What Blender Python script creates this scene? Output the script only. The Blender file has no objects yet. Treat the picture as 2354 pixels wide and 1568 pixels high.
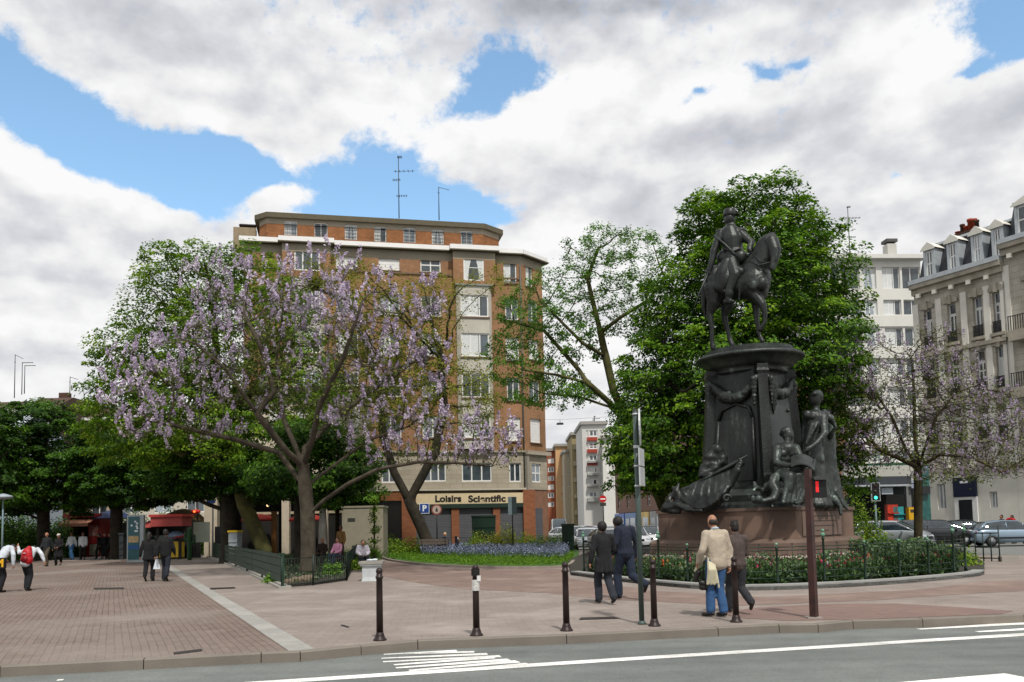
import bpy, bmesh, math, random
import numpy as np
from mathutils import Vector, Matrix
random.seed(7)
RNG = np.random.default_rng(7)
SC = bpy.context.scene
COL = SC.collection
PI = math.pi
rad = math.radians
# ---------------------------------------------------------------- camera model (photo laid out on a 2353 px wide grid)
FOC, CX, CY, EYE = 1961.0, 1176.5, 1072.0, 1.6
PIT, ROL = rad(4.0), rad(1.2)
_fw = Vector((0, math.cos(PIT), math.sin(PIT)))
_u0 = Vector((0, -math.sin(PIT), math.cos(PIT)))
_x = Vector((1, 0, 0))
_R = _x * math.cos(ROL) - _u0 * math.sin(ROL)
_U = _u0 * math.cos(ROL) + _x * math.sin(ROL)
CAMP = Vector((0, 0, EYE))
def ray(px, py):
    return _fw + _R * ((px - CX) / FOC) - _U * ((py - CY) / FOC)
def G(px, py, z=0.0):
    d = ray(px, py)
    return CAMP + d * ((z - EYE) / d.z)
def A(px, py, Y):
    d = ray(px, py)
    return CAMP + d * (Y / d.y)
def pxm(Y):
    return FOC / Y
def HZ(px):
    return 1209 - 0.021 * (px - 1176)
# ---------------------------------------------------------------- mesh builder
class MB:
    def __init__(s, M=None):
        s.v, s.f, s.sm, s.M = [], [], [], M
    def add(s, vs, fs, smooth=False, M=None):
        b = len(s.v)
        for v in vs:
            v = Vector(v)
            if M is not None: v = M @ v
            if s.M is not None: v = s.M @ v
            s.v.append(v)
        for f in fs:
            s.f.append([i + b for i in f]); s.sm.append(smooth)
        return s
    def box(s, x0, x1, y0, y1, z0, z1, M=None):
        return s.add([(x0,y0,z0),(x1,y0,z0),(x1,y1,z0),(x0,y1,z0),(x0,y0,z1),(x1,y0,z1),(x1,y1,z1),(x0,y1,z1)],
              [(0,3,2,1),(4,5,6,7),(0,1,5,4),(1,2,6,5),(2,3,7,6),(3,0,4,7)], M=M)
    def tube(s, pts, rads, n=8, caps=True, smooth=True):
        pts = [Vector(p) for p in pts]
        if not hasattr(rads, '__len__'): rads = [rads] * len(pts)
        vs, fs = [], []
        ref = None
        for i, p in enumerate(pts):
            d = (pts[min(i+1, len(pts)-1)] - pts[max(i-1, 0)])
            d = d.normalized() if d.length > 1e-9 else Vector((0,0,1))
            if ref is None:
                ref = Vector((1,0,0)) if abs(d.x) < .8 else Vector((0,1,0))
            a = (ref - d * ref.dot(d)); a = a.normalized() if a.length > 1e-6 else d.orthogonal().normalized()
            ref = a; b = d.cross(a)
            for k in range(n):
                t = 2*PI*k/n
                vs.append(p + a*(math.cos(t)*rads[i]) + b*(math.sin(t)*rads[i]))
        for i in range(len(pts)-1):
            for k in range(n):
                k2 = (k+1) % n
                fs.append((i*n+k, i*n+k2, (i+1)*n+k2, (i+1)*n+k))
        s.add(vs, fs, smooth)
        if caps:
            b = len(s.v) - len(vs)
            s.f.append([b+k for k in reversed(range(n))]); s.sm.append(False)
            s.f.append([b+(len(pts)-1)*n+k for k in range(n)]); s.sm.append(False)
        return s
    def cyl(s, p0, p1, r0, r1=None, n=12, caps=True, smooth=True):
        return s.tube([p0, p1], [r0, r0 if r1 is None else r1], n, caps, smooth)
    def lathe(s, prof, c=(0,0,0), n=24, smooth=True, sx=1., sy=1., rot=0.):
        vs, fs = [], []
        c = Vector(c)
        for r, z in prof:
            for k in range(n):
                t = 2*PI*k/n
                x, y = r*math.cos(t)*sx, r*math.sin(t)*sy
                vs.append((c.x + x*math.cos(rot) - y*math.sin(rot), c.y + x*math.sin(rot) + y*math.cos(rot), c.z + z))
        m = len(prof)
        for i in range(m-1):
            for k in range(n):
                k2 = (k+1) % n
                fs.append((i*n+k, i*n+k2, (i+1)*n+k2, (i+1)*n+k))
        fs.append(tuple(reversed(range(n)))); fs.append(tuple((m-1)*n+k for k in range(n)))
        return s.add(vs, fs, smooth)
    def sphere(s, c, r, nu=14, nv=9, M=None):
        if not hasattr(r, '__len__'): r = (r, r, r)
        vs, fs = [(0,0,-1)], []
        for j in range(1, nv):
            ph = -PI/2 + PI*j/nv
            for k in range(nu):
                t = 2*PI*k/nu
                vs.append((math.cos(ph)*math.cos(t), math.cos(ph)*math.sin(t), math.sin(ph)))
        vs.append((0,0,1))
        for k in range(nu): fs.append((0, 1+(k+1)%nu, 1+k))
        for j in range(nv-2):
            for k in range(nu):
                a, b = 1+j*nu+k, 1+j*nu+(k+1)%nu
                fs.append((a, b, b+nu, a+nu))
        L = len(vs)-1
        for k in range(nu): fs.append((L, 1+(nv-2)*nu+k, 1+(nv-2)*nu+(k+1)%nu))
        T = Matrix.Translation(Vector(c)) @ Matrix.Diagonal((r[0], r[1], r[2], 1))
        if M is not None: T = Matrix.Translation(Vector(c)) @ M.to_4x4() @ Matrix.Diagonal((r[0], r[1], r[2], 1))
        return s.add(vs, fs, True, M=T)
    def cap(s, p0, p1, r0, r1=None, n=10):
        """tapered capsule (closed) for remeshed bodies"""
        r1 = r0 if r1 is None else r1
        p0, p1 = Vector(p0), Vector(p1)
        s.sphere(p0, r0, n, 7); s.sphere(p1, r1, n, 7)
        if (p1-p0).length > 1e-5: s.tube([p0, p1], [r0, r1], n)
        return s
    def chain(s, pts, rads, n=10):
        for i in range(len(pts)-1): s.cap(pts[i], pts[i+1], rads[i], rads[i+1], n)
        return s
    def prism(s, poly, z0, z1):
        n = len(poly)
        vs = [(p[0], p[1], z0) for p in poly] + [(p[0], p[1], z1) for p in poly]
        fs = [tuple(reversed(range(n))), tuple(range(n, 2*n))] + [(i, (i+1)%n, n+(i+1)%n, n+i) for i in range(n)]
        return s.add(vs, fs)
    def mesh(s, name, mat):
        me = bpy.data.meshes.new(name)
        me.from_pydata([tuple(v) for v in s.v], [], s.f)
        me.polygons.foreach_set('use_smooth', s.sm)
        if mat is not None: me.materials.append(mat)
        me.update()
        return me
    def build(s, name, mat, parent=None, world=False, **kw):
        o = bpy.data.objects.new(name, s.mesh(name, mat))
        COL.objects.link(o)
        setpar(o, parent, world); props(o, **kw)
        return o
def wm(o):
    m = o.matrix_basis.copy()
    if o.parent is not None: m = wm(o.parent) @ o.matrix_parent_inverse @ m
    return m
def setpar(o, parent, world=False):
    if parent is not None:
        o.parent = parent
        if world: o.matrix_parent_inverse = wm(parent).inverted()
def props(o, label=None, cat=None, group=None, kind=None):
    if label: o['label'] = label
    if cat: o['category'] = cat
    if group: o['group'] = group
    if kind: o['kind'] = kind
    return o
def thing(name, label, cat, loc=(0,0,0), rz=0.0, group=None):
    o = bpy.data.objects.new(name, None); COL.objects.link(o)
    o.location = loc; o.rotation_euler = (0,0,rz); o.empty_display_size = .2
    return props(o, label, cat, group)
def dup(o, parent=None):
    c = o.copy(); COL.objects.link(c)
    if parent is not None: c.parent = parent
    for ch in list(o.children): dup(ch, c)
    return c
def dupat(o, loc, rz=0.0, label=None, group=None, sc=None):
    c = dup(o); c.location = loc; c.rotation_euler = (0,0,rz)
    if sc: c.scale = (sc, sc, sc)
    if label: c['label'] = label
    if group: c['group'] = group
    return c
def remesh(mb, name, mat, parent=None, vox=0.02, smooth=3, world=False, disp=None, **kw):
    """union of closed pieces -> one continuous skin"""
    me = mb.mesh(name + '_src', None)
    o = bpy.data.objects.new(name + '_src', me); COL.objects.link(o)
    m = o.modifiers.new('r', 'REMESH'); m.mode = 'VOXEL'; m.voxel_size = vox; m.use_smooth_shade = True
    if smooth:
        m2 = o.modifiers.new('s', 'SMOOTH'); m2.factor = .6; m2.iterations = smooth
    if disp:
        tx = bpy.data.textures.new('t', 'CLOUDS'); tx.noise_scale = disp[0]
        m3 = o.modifiers.new('d', 'DISPLACE'); m3.texture = tx; m3.strength = disp[1]; m3.mid_level = .5
    JOBS.append((o, name, mat, parent, world, kw))
JOBS = []
def flush():
    """evaluate all waiting bodies in one go"""
    dg = bpy.context.evaluated_depsgraph_get(); dg.update()
    res = []
    for o, name, mat, parent, world, kw in JOBS:
        me = bpy.data.meshes.new_from_object(o.evaluated_get(dg))
        res.append((o, me, name, mat, parent, world, kw))
    for o, me, name, mat, parent, world, kw in res:
        src = o.data
        bpy.data.objects.remove(o); bpy.data.meshes.remove(src)
        me.name = name; me.materials.clear(); me.materials.append(mat)
        me.polygons.foreach_set('use_smooth', [True]*len(me.polygons))
        n = bpy.data.objects.new(name, me); COL.objects.link(n)
        setpar(n, parent, world); props(n, **kw)
    JOBS.clear()
def text_mesh(name, body, size, mat, parent, M, depth=.01, align='CENTER', bold=0., sx=1.):
    cu = bpy.data.curves.new(name, 'FONT'); cu.body = body; cu.size = size; cu.align_x = align; cu.align_y = 'CENTER'
    cu.extrude = depth; cu.offset = bold
    o = bpy.data.objects.new(name, cu); COL.objects.link(o)
    dg = bpy.context.evaluated_depsgraph_get()
    me = bpy.data.meshes.new_from_object(o.evaluated_get(dg))
    bpy.data.objects.remove(o)
    me.transform(Matrix.Diagonal((sx,1,1,1)))
    me.transform(M); me.materials.clear(); me.materials.append(mat)
    n = bpy.data.objects.new(name, me); COL.objects.link(n); setpar(n, parent, True)
    return n
# ---------------------------------------------------------------- materials
_mc = {}
def lin(c):
    return tuple((x/12.92 if x <= .04045 else ((x+.055)/1.055)**2.4) for x in c)
def hexc(h):
    return lin(tuple(int(h[i:i+2], 16)/255 for i in (0,2,4)))
def node_mat(name):
    m = bpy.data.materials.new(name); m.use_nodes = True
    nt = m.node_tree; b = nt.nodes['Principled BSDF']
    return m, nt, b
def N(nt, typ, **kw):
    n = nt.nodes.new(typ)
    for k, v in kw.items():
        if k.startswith('i_'): n.inputs[k[2:].replace('_', ' ')].default_value = v
        else: setattr(n, k, v)
    return n
def mat(name, col, rough=.7, metal=0., var=.12, scale=3., bump=0., bscale=30., spec=.4, col2=None, coat=0., obj=True):
    if name in _mc: return _mc[name]
    m, nt, b = node_mat(name)
    if isinstance(col, str): col = hexc(col)
    if isinstance(col2, str): col2 = hexc(col2)
    b.inputs['Roughness'].default_value = rough; b.inputs['Metallic'].default_value = metal
    b.inputs['Specular IOR Level'].default_value = spec; b.inputs['Coat Weight'].default_value = coat
    tc = N(nt, 'ShaderNodeTexCoord')
    vec = tc.outputs['Object']
    nz = N(nt, 'ShaderNodeTexNoise'); nz.inputs['Scale'].default_value = scale; nz.inputs['Detail'].default_value = 6; nz.inputs['Roughness'].default_value = .65
    nt.links.new(vec, nz.inputs['Vector'])
    r = N(nt, 'ShaderNodeValToRGB'); r.color_ramp.elements[0].position = .3; r.color_ramp.elements[1].position = .7
    c1 = tuple(x*(1-var) for x in col); c2 = col2 if col2 else tuple(min(1, x*(1+var)) for x in col)
    r.color_ramp.elements[0].color = (*c1, 1); r.color_ramp.elements[1].color = (*c2, 1)
    nt.links.new(nz.outputs['Fac'], r.inputs['Fac']); nt.links.new(r.outputs['Color'], b.inputs['Base Color'])
    if bump:
        n2 = N(nt, 'ShaderNodeTexNoise'); n2.inputs['Scale'].default_value = bscale; n2.inputs['Detail'].default_value = 4
        nt.links.new(vec, n2.inputs['Vector'])
        bp = N(nt, 'ShaderNodeBump'); bp.inputs['Strength'].default_value = bump; bp.inputs['Distance'].default_value = .02
        nt.links.new(n2.outputs['Fac'], bp.inputs['Height']); nt.links.new(bp.outputs['Normal'], b.inputs['Normal'])
    _mc[name] = m
    return m
def brick_mat(name, c1, c2, mortar, bw, bh, msize=.01, rot=0., vertical=True, var=.3, scale=.25, rough=.85, off=.5, bump=.3, stain=None, warp=0.):
    """vertical: wall bricks in (s,z) taken from object coords with any heading; else ground pavers"""
    if name in _mc: return _mc[name]
    m, nt, b = node_mat(name)
    c1, c2, mortar = [hexc(c) if isinstance(c, str) else c for c in (c1, c2, mortar)]
    tc = N(nt, 'ShaderNodeTexCoord'); mp = N(nt, 'ShaderNodeMapping')
    if vertical:
        mp.inputs['Rotation'].default_value = (rad(-90), 0, -rot)
        mp.vector_type = 'TEXTURE'
        # TEXTURE mapping: inverse transform brings world xz into texture xy
        mp.inputs['Rotation'].default_value = (rad(90), 0, rot)
    else:
        mp.vector_type = 'TEXTURE'; mp.inputs['Rotation'].default_value = (0, 0, rot)
    nt.links.new(tc.outputs['Object'], mp.inputs['Vector'])
    vec = mp.outputs['Vector']
    if warp:
        nw = N(nt, 'ShaderNodeTexNoise'); nw.inputs['Scale'].default_value = .7
        nt.links.new(vec, nw.inputs['Vector'])
        mx = N(nt, 'ShaderNodeMix', data_type='VECTOR'); mx.inputs['Factor'].default_value = warp
        va = N(nt, 'ShaderNodeVectorMath', operation='ADD')
        vs = N(nt, 'ShaderNodeVectorMath', operation='SCALE'); vs.inputs['Scale'].default_value = warp
        nt.links.new(nw.outputs['Color'], vs.inputs[0]); nt.links.new(vec, va.inputs[0]); nt.links.new(vs.outputs[0], va.inputs[1])
        vec = va.outputs[0]
    br = N(nt, 'ShaderNodeTexBrick'); br.offset = off
    br.inputs['Scale'].default_value = 1; br.inputs['Brick Width'].default_value = bw; br.inputs['Row Height'].default_value = bh
    br.inputs['Mortar Size'].default_value = msize; br.inputs['Mortar Smooth'].default_value = .3; br.inputs['Bias'].default_value = -.1
    br.inputs['Color1'].default_value = (*c1, 1); br.inputs['Color2'].default_value = (*c2, 1); br.inputs['Mortar'].default_value = (*mortar, 1)
    nt.links.new(vec, br.inputs['Vector'])
    nz = N(nt, 'ShaderNodeTexNoise'); nz.inputs['Scale'].default_value = scale; nz.inputs['Detail'].default_value = 8; nz.inputs['Roughness'].default_value = .7
    nt.links.new(tc.outputs['Object'], nz.inputs['Vector'])
    rp = N(nt, 'ShaderNodeMapRange'); rp.inputs[1].default_value = .3; rp.inputs[2].default_value = .7; rp.inputs[3].default_value = 1-var; rp.inputs[4].default_value = 1+var*.5
    nt.links.new(nz.outputs['Fac'], rp.inputs[0])
    mul = N(nt, 'ShaderNodeVectorMath', operation='SCALE')
    nt.links.new(br.outputs['Color'], mul.inputs[0]); nt.links.new(rp.outputs[0], mul.inputs['Scale'])
    outc = mul.outputs[0]
    if stain:
        n3 = N(nt, 'ShaderNodeTexNoise'); n3.inputs['Scale'].default_value = stain[1]; n3.inputs['Detail'].default_value = 5
        nt.links.new(tc.outputs['Object'], n3.inputs['Vector'])
        r3 = N(nt, 'ShaderNodeMapRange'); r3.inputs[1].default_value = .5; r3.inputs[2].default_value = .68
        nt.links.new(n3.outputs['Fac'], r3.inputs[0])
        mx = N(nt, 'ShaderNodeMix', data_type='RGBA')
        nt.links.new(r3.outputs[0], mx.inputs['Factor']); nt.links.new(outc, mx.inputs[6]); mx.inputs[7].default_value = (*hexc(stain[0]), 1)
        outc = mx.outputs[2]
    nt.links.new(outc, b.inputs['Base Color'])
    b.inputs['Roughness'].default_value = rough; b.inputs['Specular IOR Level'].default_value = .3
    if bump:
        bp = N(nt, 'ShaderNodeBump'); bp.inputs['Strength'].default_value = bump; bp.inputs['Distance'].default_value = .01; bp.invert = True
        nt.links.new(br.outputs['Fac'], bp.inputs['Height']); nt.links.new(bp.outputs['Normal'], b.inputs['Normal'])
    _mc[name] = m
    return m
def leaf_mat(name, cols, trans=.3, rough=.55, pos=None):
    """leaves: random colour per leaf island through the vertex attribute 'tint'"""
    if name in _mc: return _mc[name]
    m, nt, b = node_mat(name)
    at = N(nt, 'ShaderNodeAttribute'); at.attribute_name = 'tint'
    r = N(nt, 'ShaderNodeValToRGB'); cr = r.color_ramp
    while len(cr.elements) < len(cols): cr.elements.new(.5)
    for i, c in enumerate(cols):
        cr.elements[i].position = (pos[i] if pos else i/(len(cols)-1)); cr.elements[i].color = (*(hexc(c) if isinstance(c, str) else c), 1)
    nt.links.new(at.outputs['Fac'], r.inputs['Fac'])
    nt.links.new(r.outputs['Color'], b.inputs['Base Color'])
    b.inputs['Roughness'].default_value = rough; b.inputs['Specular IOR Level'].default_value = .25
    tr = N(nt, 'ShaderNodeBsdfTranslucent'); nt.links.new(r.outputs['Color'], tr.inputs['Color'])
    mx = N(nt, 'ShaderNodeMixShader'); mx.inputs[0].default_value = trans
    nt.links.new(b.outputs[0], mx.inputs[1]); nt.links.new(tr.outputs[0], mx.inputs[2])
    nt.links.new(mx.outputs[0], nt.nodes['Material Output'].inputs['Surface'])
    _mc[name] = m
    return m
def emis(name, col, st=1.):
    if name in _mc: return _mc[name]
    m, nt, b = node_mat(name)
    c = hexc(col) if isinstance(col, str) else col
    b.inputs['Base Color'].default_value = (*c, 1); b.inputs['Emission Color'].default_value = (*c, 1); b.inputs['Emission Strength'].default_value = st
    _mc[name] = m
    return m
def glassm(name, col, rough=.06, var=.5, scale=.5):
    if name in _mc: return _mc[name]
    m = mat(name, col, rough=rough, var=var, scale=scale, spec=.9)
    return m
# ---------------------------------------------------------------- camera, light, sky
cam = bpy.data.cameras.new('camera'); camo = bpy.data.objects.new('camera', cam); COL.objects.link(camo)
cam.sensor_width = 36; cam.lens = FOC/2353*36; cam.shift_y = (CY-784)/2353; cam.shift_x = 0
cam.clip_end = 5000; cam.clip_start = .1
Mx = Matrix((( _R.x, _U.x, -_fw.x, 0), (_R.y, _U.y, -_fw.y, 0), (_R.z, _U.z, -_fw.z, EYE), (0,0,0,1)))
camo.matrix_world = Mx
SC.camera = camo
SUN_EL, SUN_AZ = rad(56), rad(165)   # azimuth clockwise from +Y: behind the camera to the right
sun = bpy.data.lights.new('sun', 'SUN'); sun.energy = 3.4; sun.angle = rad(3); sun.color = (1, .95, .88)
so = bpy.data.objects.new('sun', sun); COL.objects.link(so)
sd = Vector((math.sin(SUN_AZ)*math.cos(SUN_EL), math.cos(SUN_AZ)*math.cos(SUN_EL), math.sin(SUN_EL)))
so.rotation_euler = sd.to_track_quat('Z', 'Y').to_euler()
so.location = (0, -20, 60)
w = bpy.data.worlds.new('World'); SC.world = w; w.use_nodes = True
nt = w.node_tree; nt.nodes.clear()
out = N(nt, 'ShaderNodeOutputWorld'); bg = N(nt, 'ShaderNodeBackground'); bg.inputs['Strength'].default_value = .12
sky = N(nt, 'ShaderNodeTexSky'); sky.sky_type = 'NISHITA'; sky.sun_disc = False
sky.sun_elevation = SUN_EL; sky.sun_rotation = SUN_AZ; sky.altitude = 30; sky.air_density = 1.0; sky.dust_density = 1.0; sky.ozone_density = 2.0
tc = N(nt, 'ShaderNodeTexCoord')
def MATH(op, a, b=None, c=None, clamp=False):
    n = N(nt, 'ShaderNodeMath', operation=op); n.use_clamp = clamp
    for i, x in enumerate((a, b, c)):
        if x is None: continue
        if isinstance(x, (int, float)): n.inputs[i].default_value = x
        else: nt.links.new(x, n.inputs[i])
    return n.outputs[0]
# direction -> azimuth, elevation (degrees / 10)
sep = N(nt, 'ShaderNodeSeparateXYZ'); nt.links.new(tc.outputs['Generated'], sep.inputs[0])
az = MATH('MULTIPLY', MATH('ARCTAN2', sep.outputs[0], sep.outputs[1]), 5.7296)
el = MATH('MULTIPLY', MATH('ARCSINE', sep.outputs[2]), 5.7296)
comb = N(nt, 'ShaderNodeCombineXYZ'); nt.links.new(az, comb.inputs[0]); nt.links.new(el, comb.inputs[1])
# clouds flatten towards the horizon: stretched noise
def NOISE(scale, detail, rough, sy=1.6, off=0., dist=0.):
    mp = N(nt, 'ShaderNodeMapping'); mp.inputs['Scale'].default_value = (1, sy, 1); mp.inputs['Location'].default_value = (off, off*.7, off)
    nt.links.new(comb.outputs[0], mp.inputs['Vector'])
    n = N(nt, 'ShaderNodeTexNoise', noise_dimensions='2D'); n.inputs['Scale'].default_value = scale; n.inputs['Detail'].default_value = detail; n.inputs['Roughness'].default_value = rough
    n.inputs['Distortion'].default_value = dist
    nt.links.new(mp.outputs[0], n.inputs['Vector'])
    return n
def azel(px, py):
    d = ray(px, py).normalized()
    return math.degrees(math.atan2(d.x, d.y))/10, math.degrees(math.asin(d.z))/10
# domain warp
nw = NOISE(1.1, 3, .6, off=3.3)
wv = N(nt, 'ShaderNodeVectorMath', operation='SUBTRACT'); wv.inputs[1].default_value = (.5,.5,.5); nt.links.new(nw.outputs['Color'], wv.inputs[0])
wsx = N(nt, 'ShaderNodeVectorMath', operation='SCALE'); wsx.inputs['Scale'].default_value = .38; nt.links.new(wv.outputs[0], wsx.inputs[0])
wad = N(nt, 'ShaderNodeVectorMath', operation='ADD'); nt.links.new(comb.outputs[0], wad.inputs[0]); nt.links.new(wsx.outputs[0], wad.inputs[1])
wfl = N(nt, 'ShaderNodeVectorMath', operation='MULTIPLY'); wfl.inputs[1].default_value = (1,1,0); nt.links.new(wad.outputs[0], wfl.inputs[0]); wflat = wfl.outputs[0]
def blob(px, py, rx, ry, wgt, rot=0.):
    """soft patch of sky; centre and size given as the direction they have in the photo"""
    a, e = azel(px, py); a1, _ = azel(px+rx, py); _, e1 = azel(px, py-ry)
    sa, se = abs(a1-a), abs(e1-e)
    mp = N(nt, 'ShaderNodeMapping', vector_type='TEXTURE'); mp.inputs['Location'].default_value = (a, e, 0); mp.inputs['Rotation'].default_value = (0,0,rad(rot)); mp.inputs['Scale'].default_value = (sa*2., se*2., 1)
    nt.links.new(wflat, mp.inputs['Vector'])
    g = N(nt, 'ShaderNodeTexGradient', gradient_type='QUADRATIC_SPHERE'); nt.links.new(mp.outputs[0], g.inputs[0])
    return (g.outputs['Fac'], wgt)
def total(lst, base):
    r = base
    for x, wt in lst: r = MATH('MULTIPLY_ADD', x, wt*1.25, r)
    return r
HOLES = [(40,190,120,95,-1.25,-25),(160,285,190,85,-1.6,-25),(330,350,190,75,-1.6,-12),(450,440,120,90,-1.7,0),(640,395,240,45,-.9,0),(820,480,220,80,-1.35,0),
         (1020,485,200,85,-1.4,0),(1140,500,90,40,-.7,0),(1175,180,95,55,-1.3,0),(1090,240,90,34,-.9,20),(870,350,120,60,-.85,0),(2270,50,140,85,-1.35,0),(2345,110,90,50,-.9,0),(2240,165,45,28,-1.0,0),(1750,160,32,18,-.8,0),
         (1615,214,45,16,-.7,0),(1820,140,30,18,-.7,0),(2040,385,80,24,-.45,0),(1310,455,60,20,-.4,0),(10,110,60,40,-.8,0)]
CLOUDS = [(625,450,95,36,1.35,15),(500,190,380,95,.8,-12),(1320,255,210,80,.7,10),(1260,340,330,55,.8,8),(2110,120,170,80,1.0,0),(90,450,210,80,1.1,-15),(230,540,150,80,.5,0),(55,160,70,24,.6,-35),(2340,160,60,30,.7,0),
          (430,590,90,50,.8,0),(1260,570,200,90,.8,0)]
dens = total([blob(*h) for h in HOLES] + [blob(*c) for c in CLOUDS], .52)
fb = NOISE(1.6, 7, .6, sy=1.3, off=1.7)
lowc = MATH('MULTIPLY', MATH('SUBTRACT', 2.6, el, clamp=True), .8)
dens = MATH('ADD', dens, lowc)
fb2 = NOISE(7., 5, .65, sy=1.3, off=7.1)
dens = MATH('ADD', dens, MATH('MULTIPLY', MATH('SUBTRACT', fb.outputs['Fac'], .5), .75))
dens = MATH('ADD', dens, MATH('MULTIPLY', MATH('SUBTRACT', fb2.outputs['Fac'], .5), 1.1))
mr = N(nt, 'ShaderNodeMapRange', interpolation_type='SMOOTHSTEP'); mr.inputs[1].default_value = -.12; mr.inputs[2].default_value = .52
nt.links.new(dens, mr.inputs[0])
cover = mr.outputs[0]
# cloud brightness
BR = [(1420,40,520,90,-.52,0),(1200,10,500,50,-.15,0),(500,130,460,90,-.14,0),(1900,330,420,75,-.26,-4),(2110,115,130,75,.34,0),(1290,220,120,55,.30,0),(1020,350,260,60,.16,10),(80,390,240,60,.34,-12),(640,450,110,50,.2,0),
      (130,560,330,50,-.22,0),(600,310,240,50,.12,-10),(1700,220,220,55,.14,0),(2200,440,320,55,-.24,0),(60,700,300,50,.10,0),(80,620,250,40,-.12,0),(1330,560,200,60,.12,0),(1950,10,300,40,-.1,0),(1500,420,300,45,-.14,5),
      (1350,640,180,50,.14,0),(1700,470,300,50,-.12,0),(2000,440,100,30,.14,0)]
br = total([blob(*b_) for b_ in BR], .82)
nb = NOISE(1.15, 5, .5, sy=1.5, off=5.5, dist=.15)
br = MATH('ADD', br, MATH('MULTIPLY', MATH('SUBTRACT', nb.outputs['Fac'], .5), .8))
br = MATH('ADD', br, MATH('MULTIPLY', MATH('SUBTRACT', fb.outputs['Fac'], .5), .25))
# lit tops and shaded bases of the billows
def NOISEO(de):
    mp = N(nt, 'ShaderNodeMapping'); mp.inputs['Scale'].default_value = (1, 1.7, 1); mp.inputs['Location'].default_value = (2.2, 4.1+de*1.7, 0)
    nt.links.new(comb.outputs[0], mp.inputs['Vector'])
    n = N(nt, 'ShaderNodeTexNoise', noise_dimensions='2D'); n.inputs['Scale'].default_value = 1.5; n.inputs['Detail'].default_value = 5; n.inputs['Roughness'].default_value = .52
    nt.links.new(mp.outputs[0], n.inputs['Vector']); return n.outputs['Fac']
rel = MATH('SUBTRACT', NOISEO(0), NOISEO(.12))
br = MATH('ADD', br, MATH('MULTIPLY', rel, 1.0))
# thin cloud edges are bright
br = MATH('ADD', br, MATH('MULTIPLY', MATH('SUBTRACT', 1.0, cover), .15))
ramp = N(nt, 'ShaderNodeValToRGB'); cr = ramp.color_ramp
cr.elements[0].position = 0.; cr.elements[0].color = (*hexc('9b9da3'), 1)
cr.elements[1].position = 1.; cr.elements[1].color = (*hexc('fbfbfb'), 1)
e = cr.elements.new(.33); e.color = (*hexc('c1c4cb'), 1)
e = cr.elements.new(.6); e.color = (*hexc('d9dadf'), 1)
e = cr.elements.new(.8); e.color = (*hexc('eeeeef'), 1)
nt.links.new(br, ramp.inputs['Fac'])
cs = N(nt, 'ShaderNodeVectorMath', operation='SCALE'); cs.inputs['Scale'].default_value = 1/.12; nt.links.new(ramp.outputs[0], cs.inputs[0])
# clear air: nishita, lifted a little towards milky near the horizon
sk = N(nt, 'ShaderNodeVectorMath', operation='MULTIPLY'); nt.links.new(sky.outputs[0], sk.inputs[0]); sk.inputs[1].default_value = SKYMUL = (1.95, 2.15, 2.0)
mixc = N(nt, 'ShaderNodeMix', data_type='RGBA'); nt.links.new(cover, mixc.inputs['Factor']); nt.links.new(sk.outputs[0], mixc.inputs[6]); nt.links.new(cs.outputs[0], mixc.inputs[7])
nt.links.new(mixc.outputs[2], bg.inputs['Color']); nt.links.new(bg.outputs[0], out.inputs['Surface'])
w.cycles.sampling_method = 'MANUAL'; w.cycles.sample_map_resolution = 512
SC.view_settings.view_transform = 'Standard'; SC.view_settings.look = 'None'; SC.view_settings.exposure = 0; SC.view_settings.gamma = 1
SC.cycles.max_bounces = 6; SC.cycles.diffuse_bounces = 3; SC.cycles.glossy_bounces = 2; SC.cycles.transmission_bounces = 3; SC.cycles.transparent_max_bounces = 6
SC.cycles.use_denoising = True
SC.cycles.caustics_reflective = False; SC.cycles.caustics_refractive = False
# ---------------------------------------------------------------- ground, road, kerbs
def poly_obj(name, pts, z, m, thick=0., **kw):
    mb = MB(); n = len(pts)
    P = [(p[0], p[1]) for p in pts]
    if thick: mb.prism(P, z-thick, z)
    else: mb.add([(x, y, z) for x, y in P], [tuple(range(n))])
    o = mb.build(name, m, **kw)
    me = o.data
    if not thick and me.polygons[0].normal.z < 0: me.flip_normals()
    return o
def gp(lst, z=0.): return [G(x, y, z) for x, y in lst]
PAVA = math.atan2(0.4236, 0.906)   # pavers run towards the far left
m_dirt = mat('earth', '5d5f5c', rough=.95, var=.2, scale=.3)
m_red = brick_mat('red brick pavers', '7b6c63', '6f6057', '473d38', .22, .11, .007, rot=PAVA+PI/2, vertical=False, var=.16, scale=.35, off=.5, bump=.25, warp=.06, stain=('81776f', .22))
m_pink = brick_mat('pink grey pavers', '8d837b', '827872', '716862', .3, .1, .006, rot=rad(4), vertical=False, var=.12, scale=.5, off=.5, bump=.12, warp=.1, stain=('938a83', .5))
m_path = brick_mat('reddish path pavers', '826f67', '78665e', '685750', .2, .1, .005, rot=rad(4), vertical=False, var=.14, scale=.5, off=.5, bump=.12, warp=.1, stain=('8b7970', .6))
m_strip = brick_mat('pale stone slabs', '9b9994', '8f8e89', '7b7a76', .9, .5, .01, rot=PAVA+PI/2, vertical=False, var=.12, scale=1.2, bump=.15)
m_road = mat('asphalt', '646866', rough=.85, var=.1, scale=.35, bump=.25, bscale=220, col2='717572')
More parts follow.
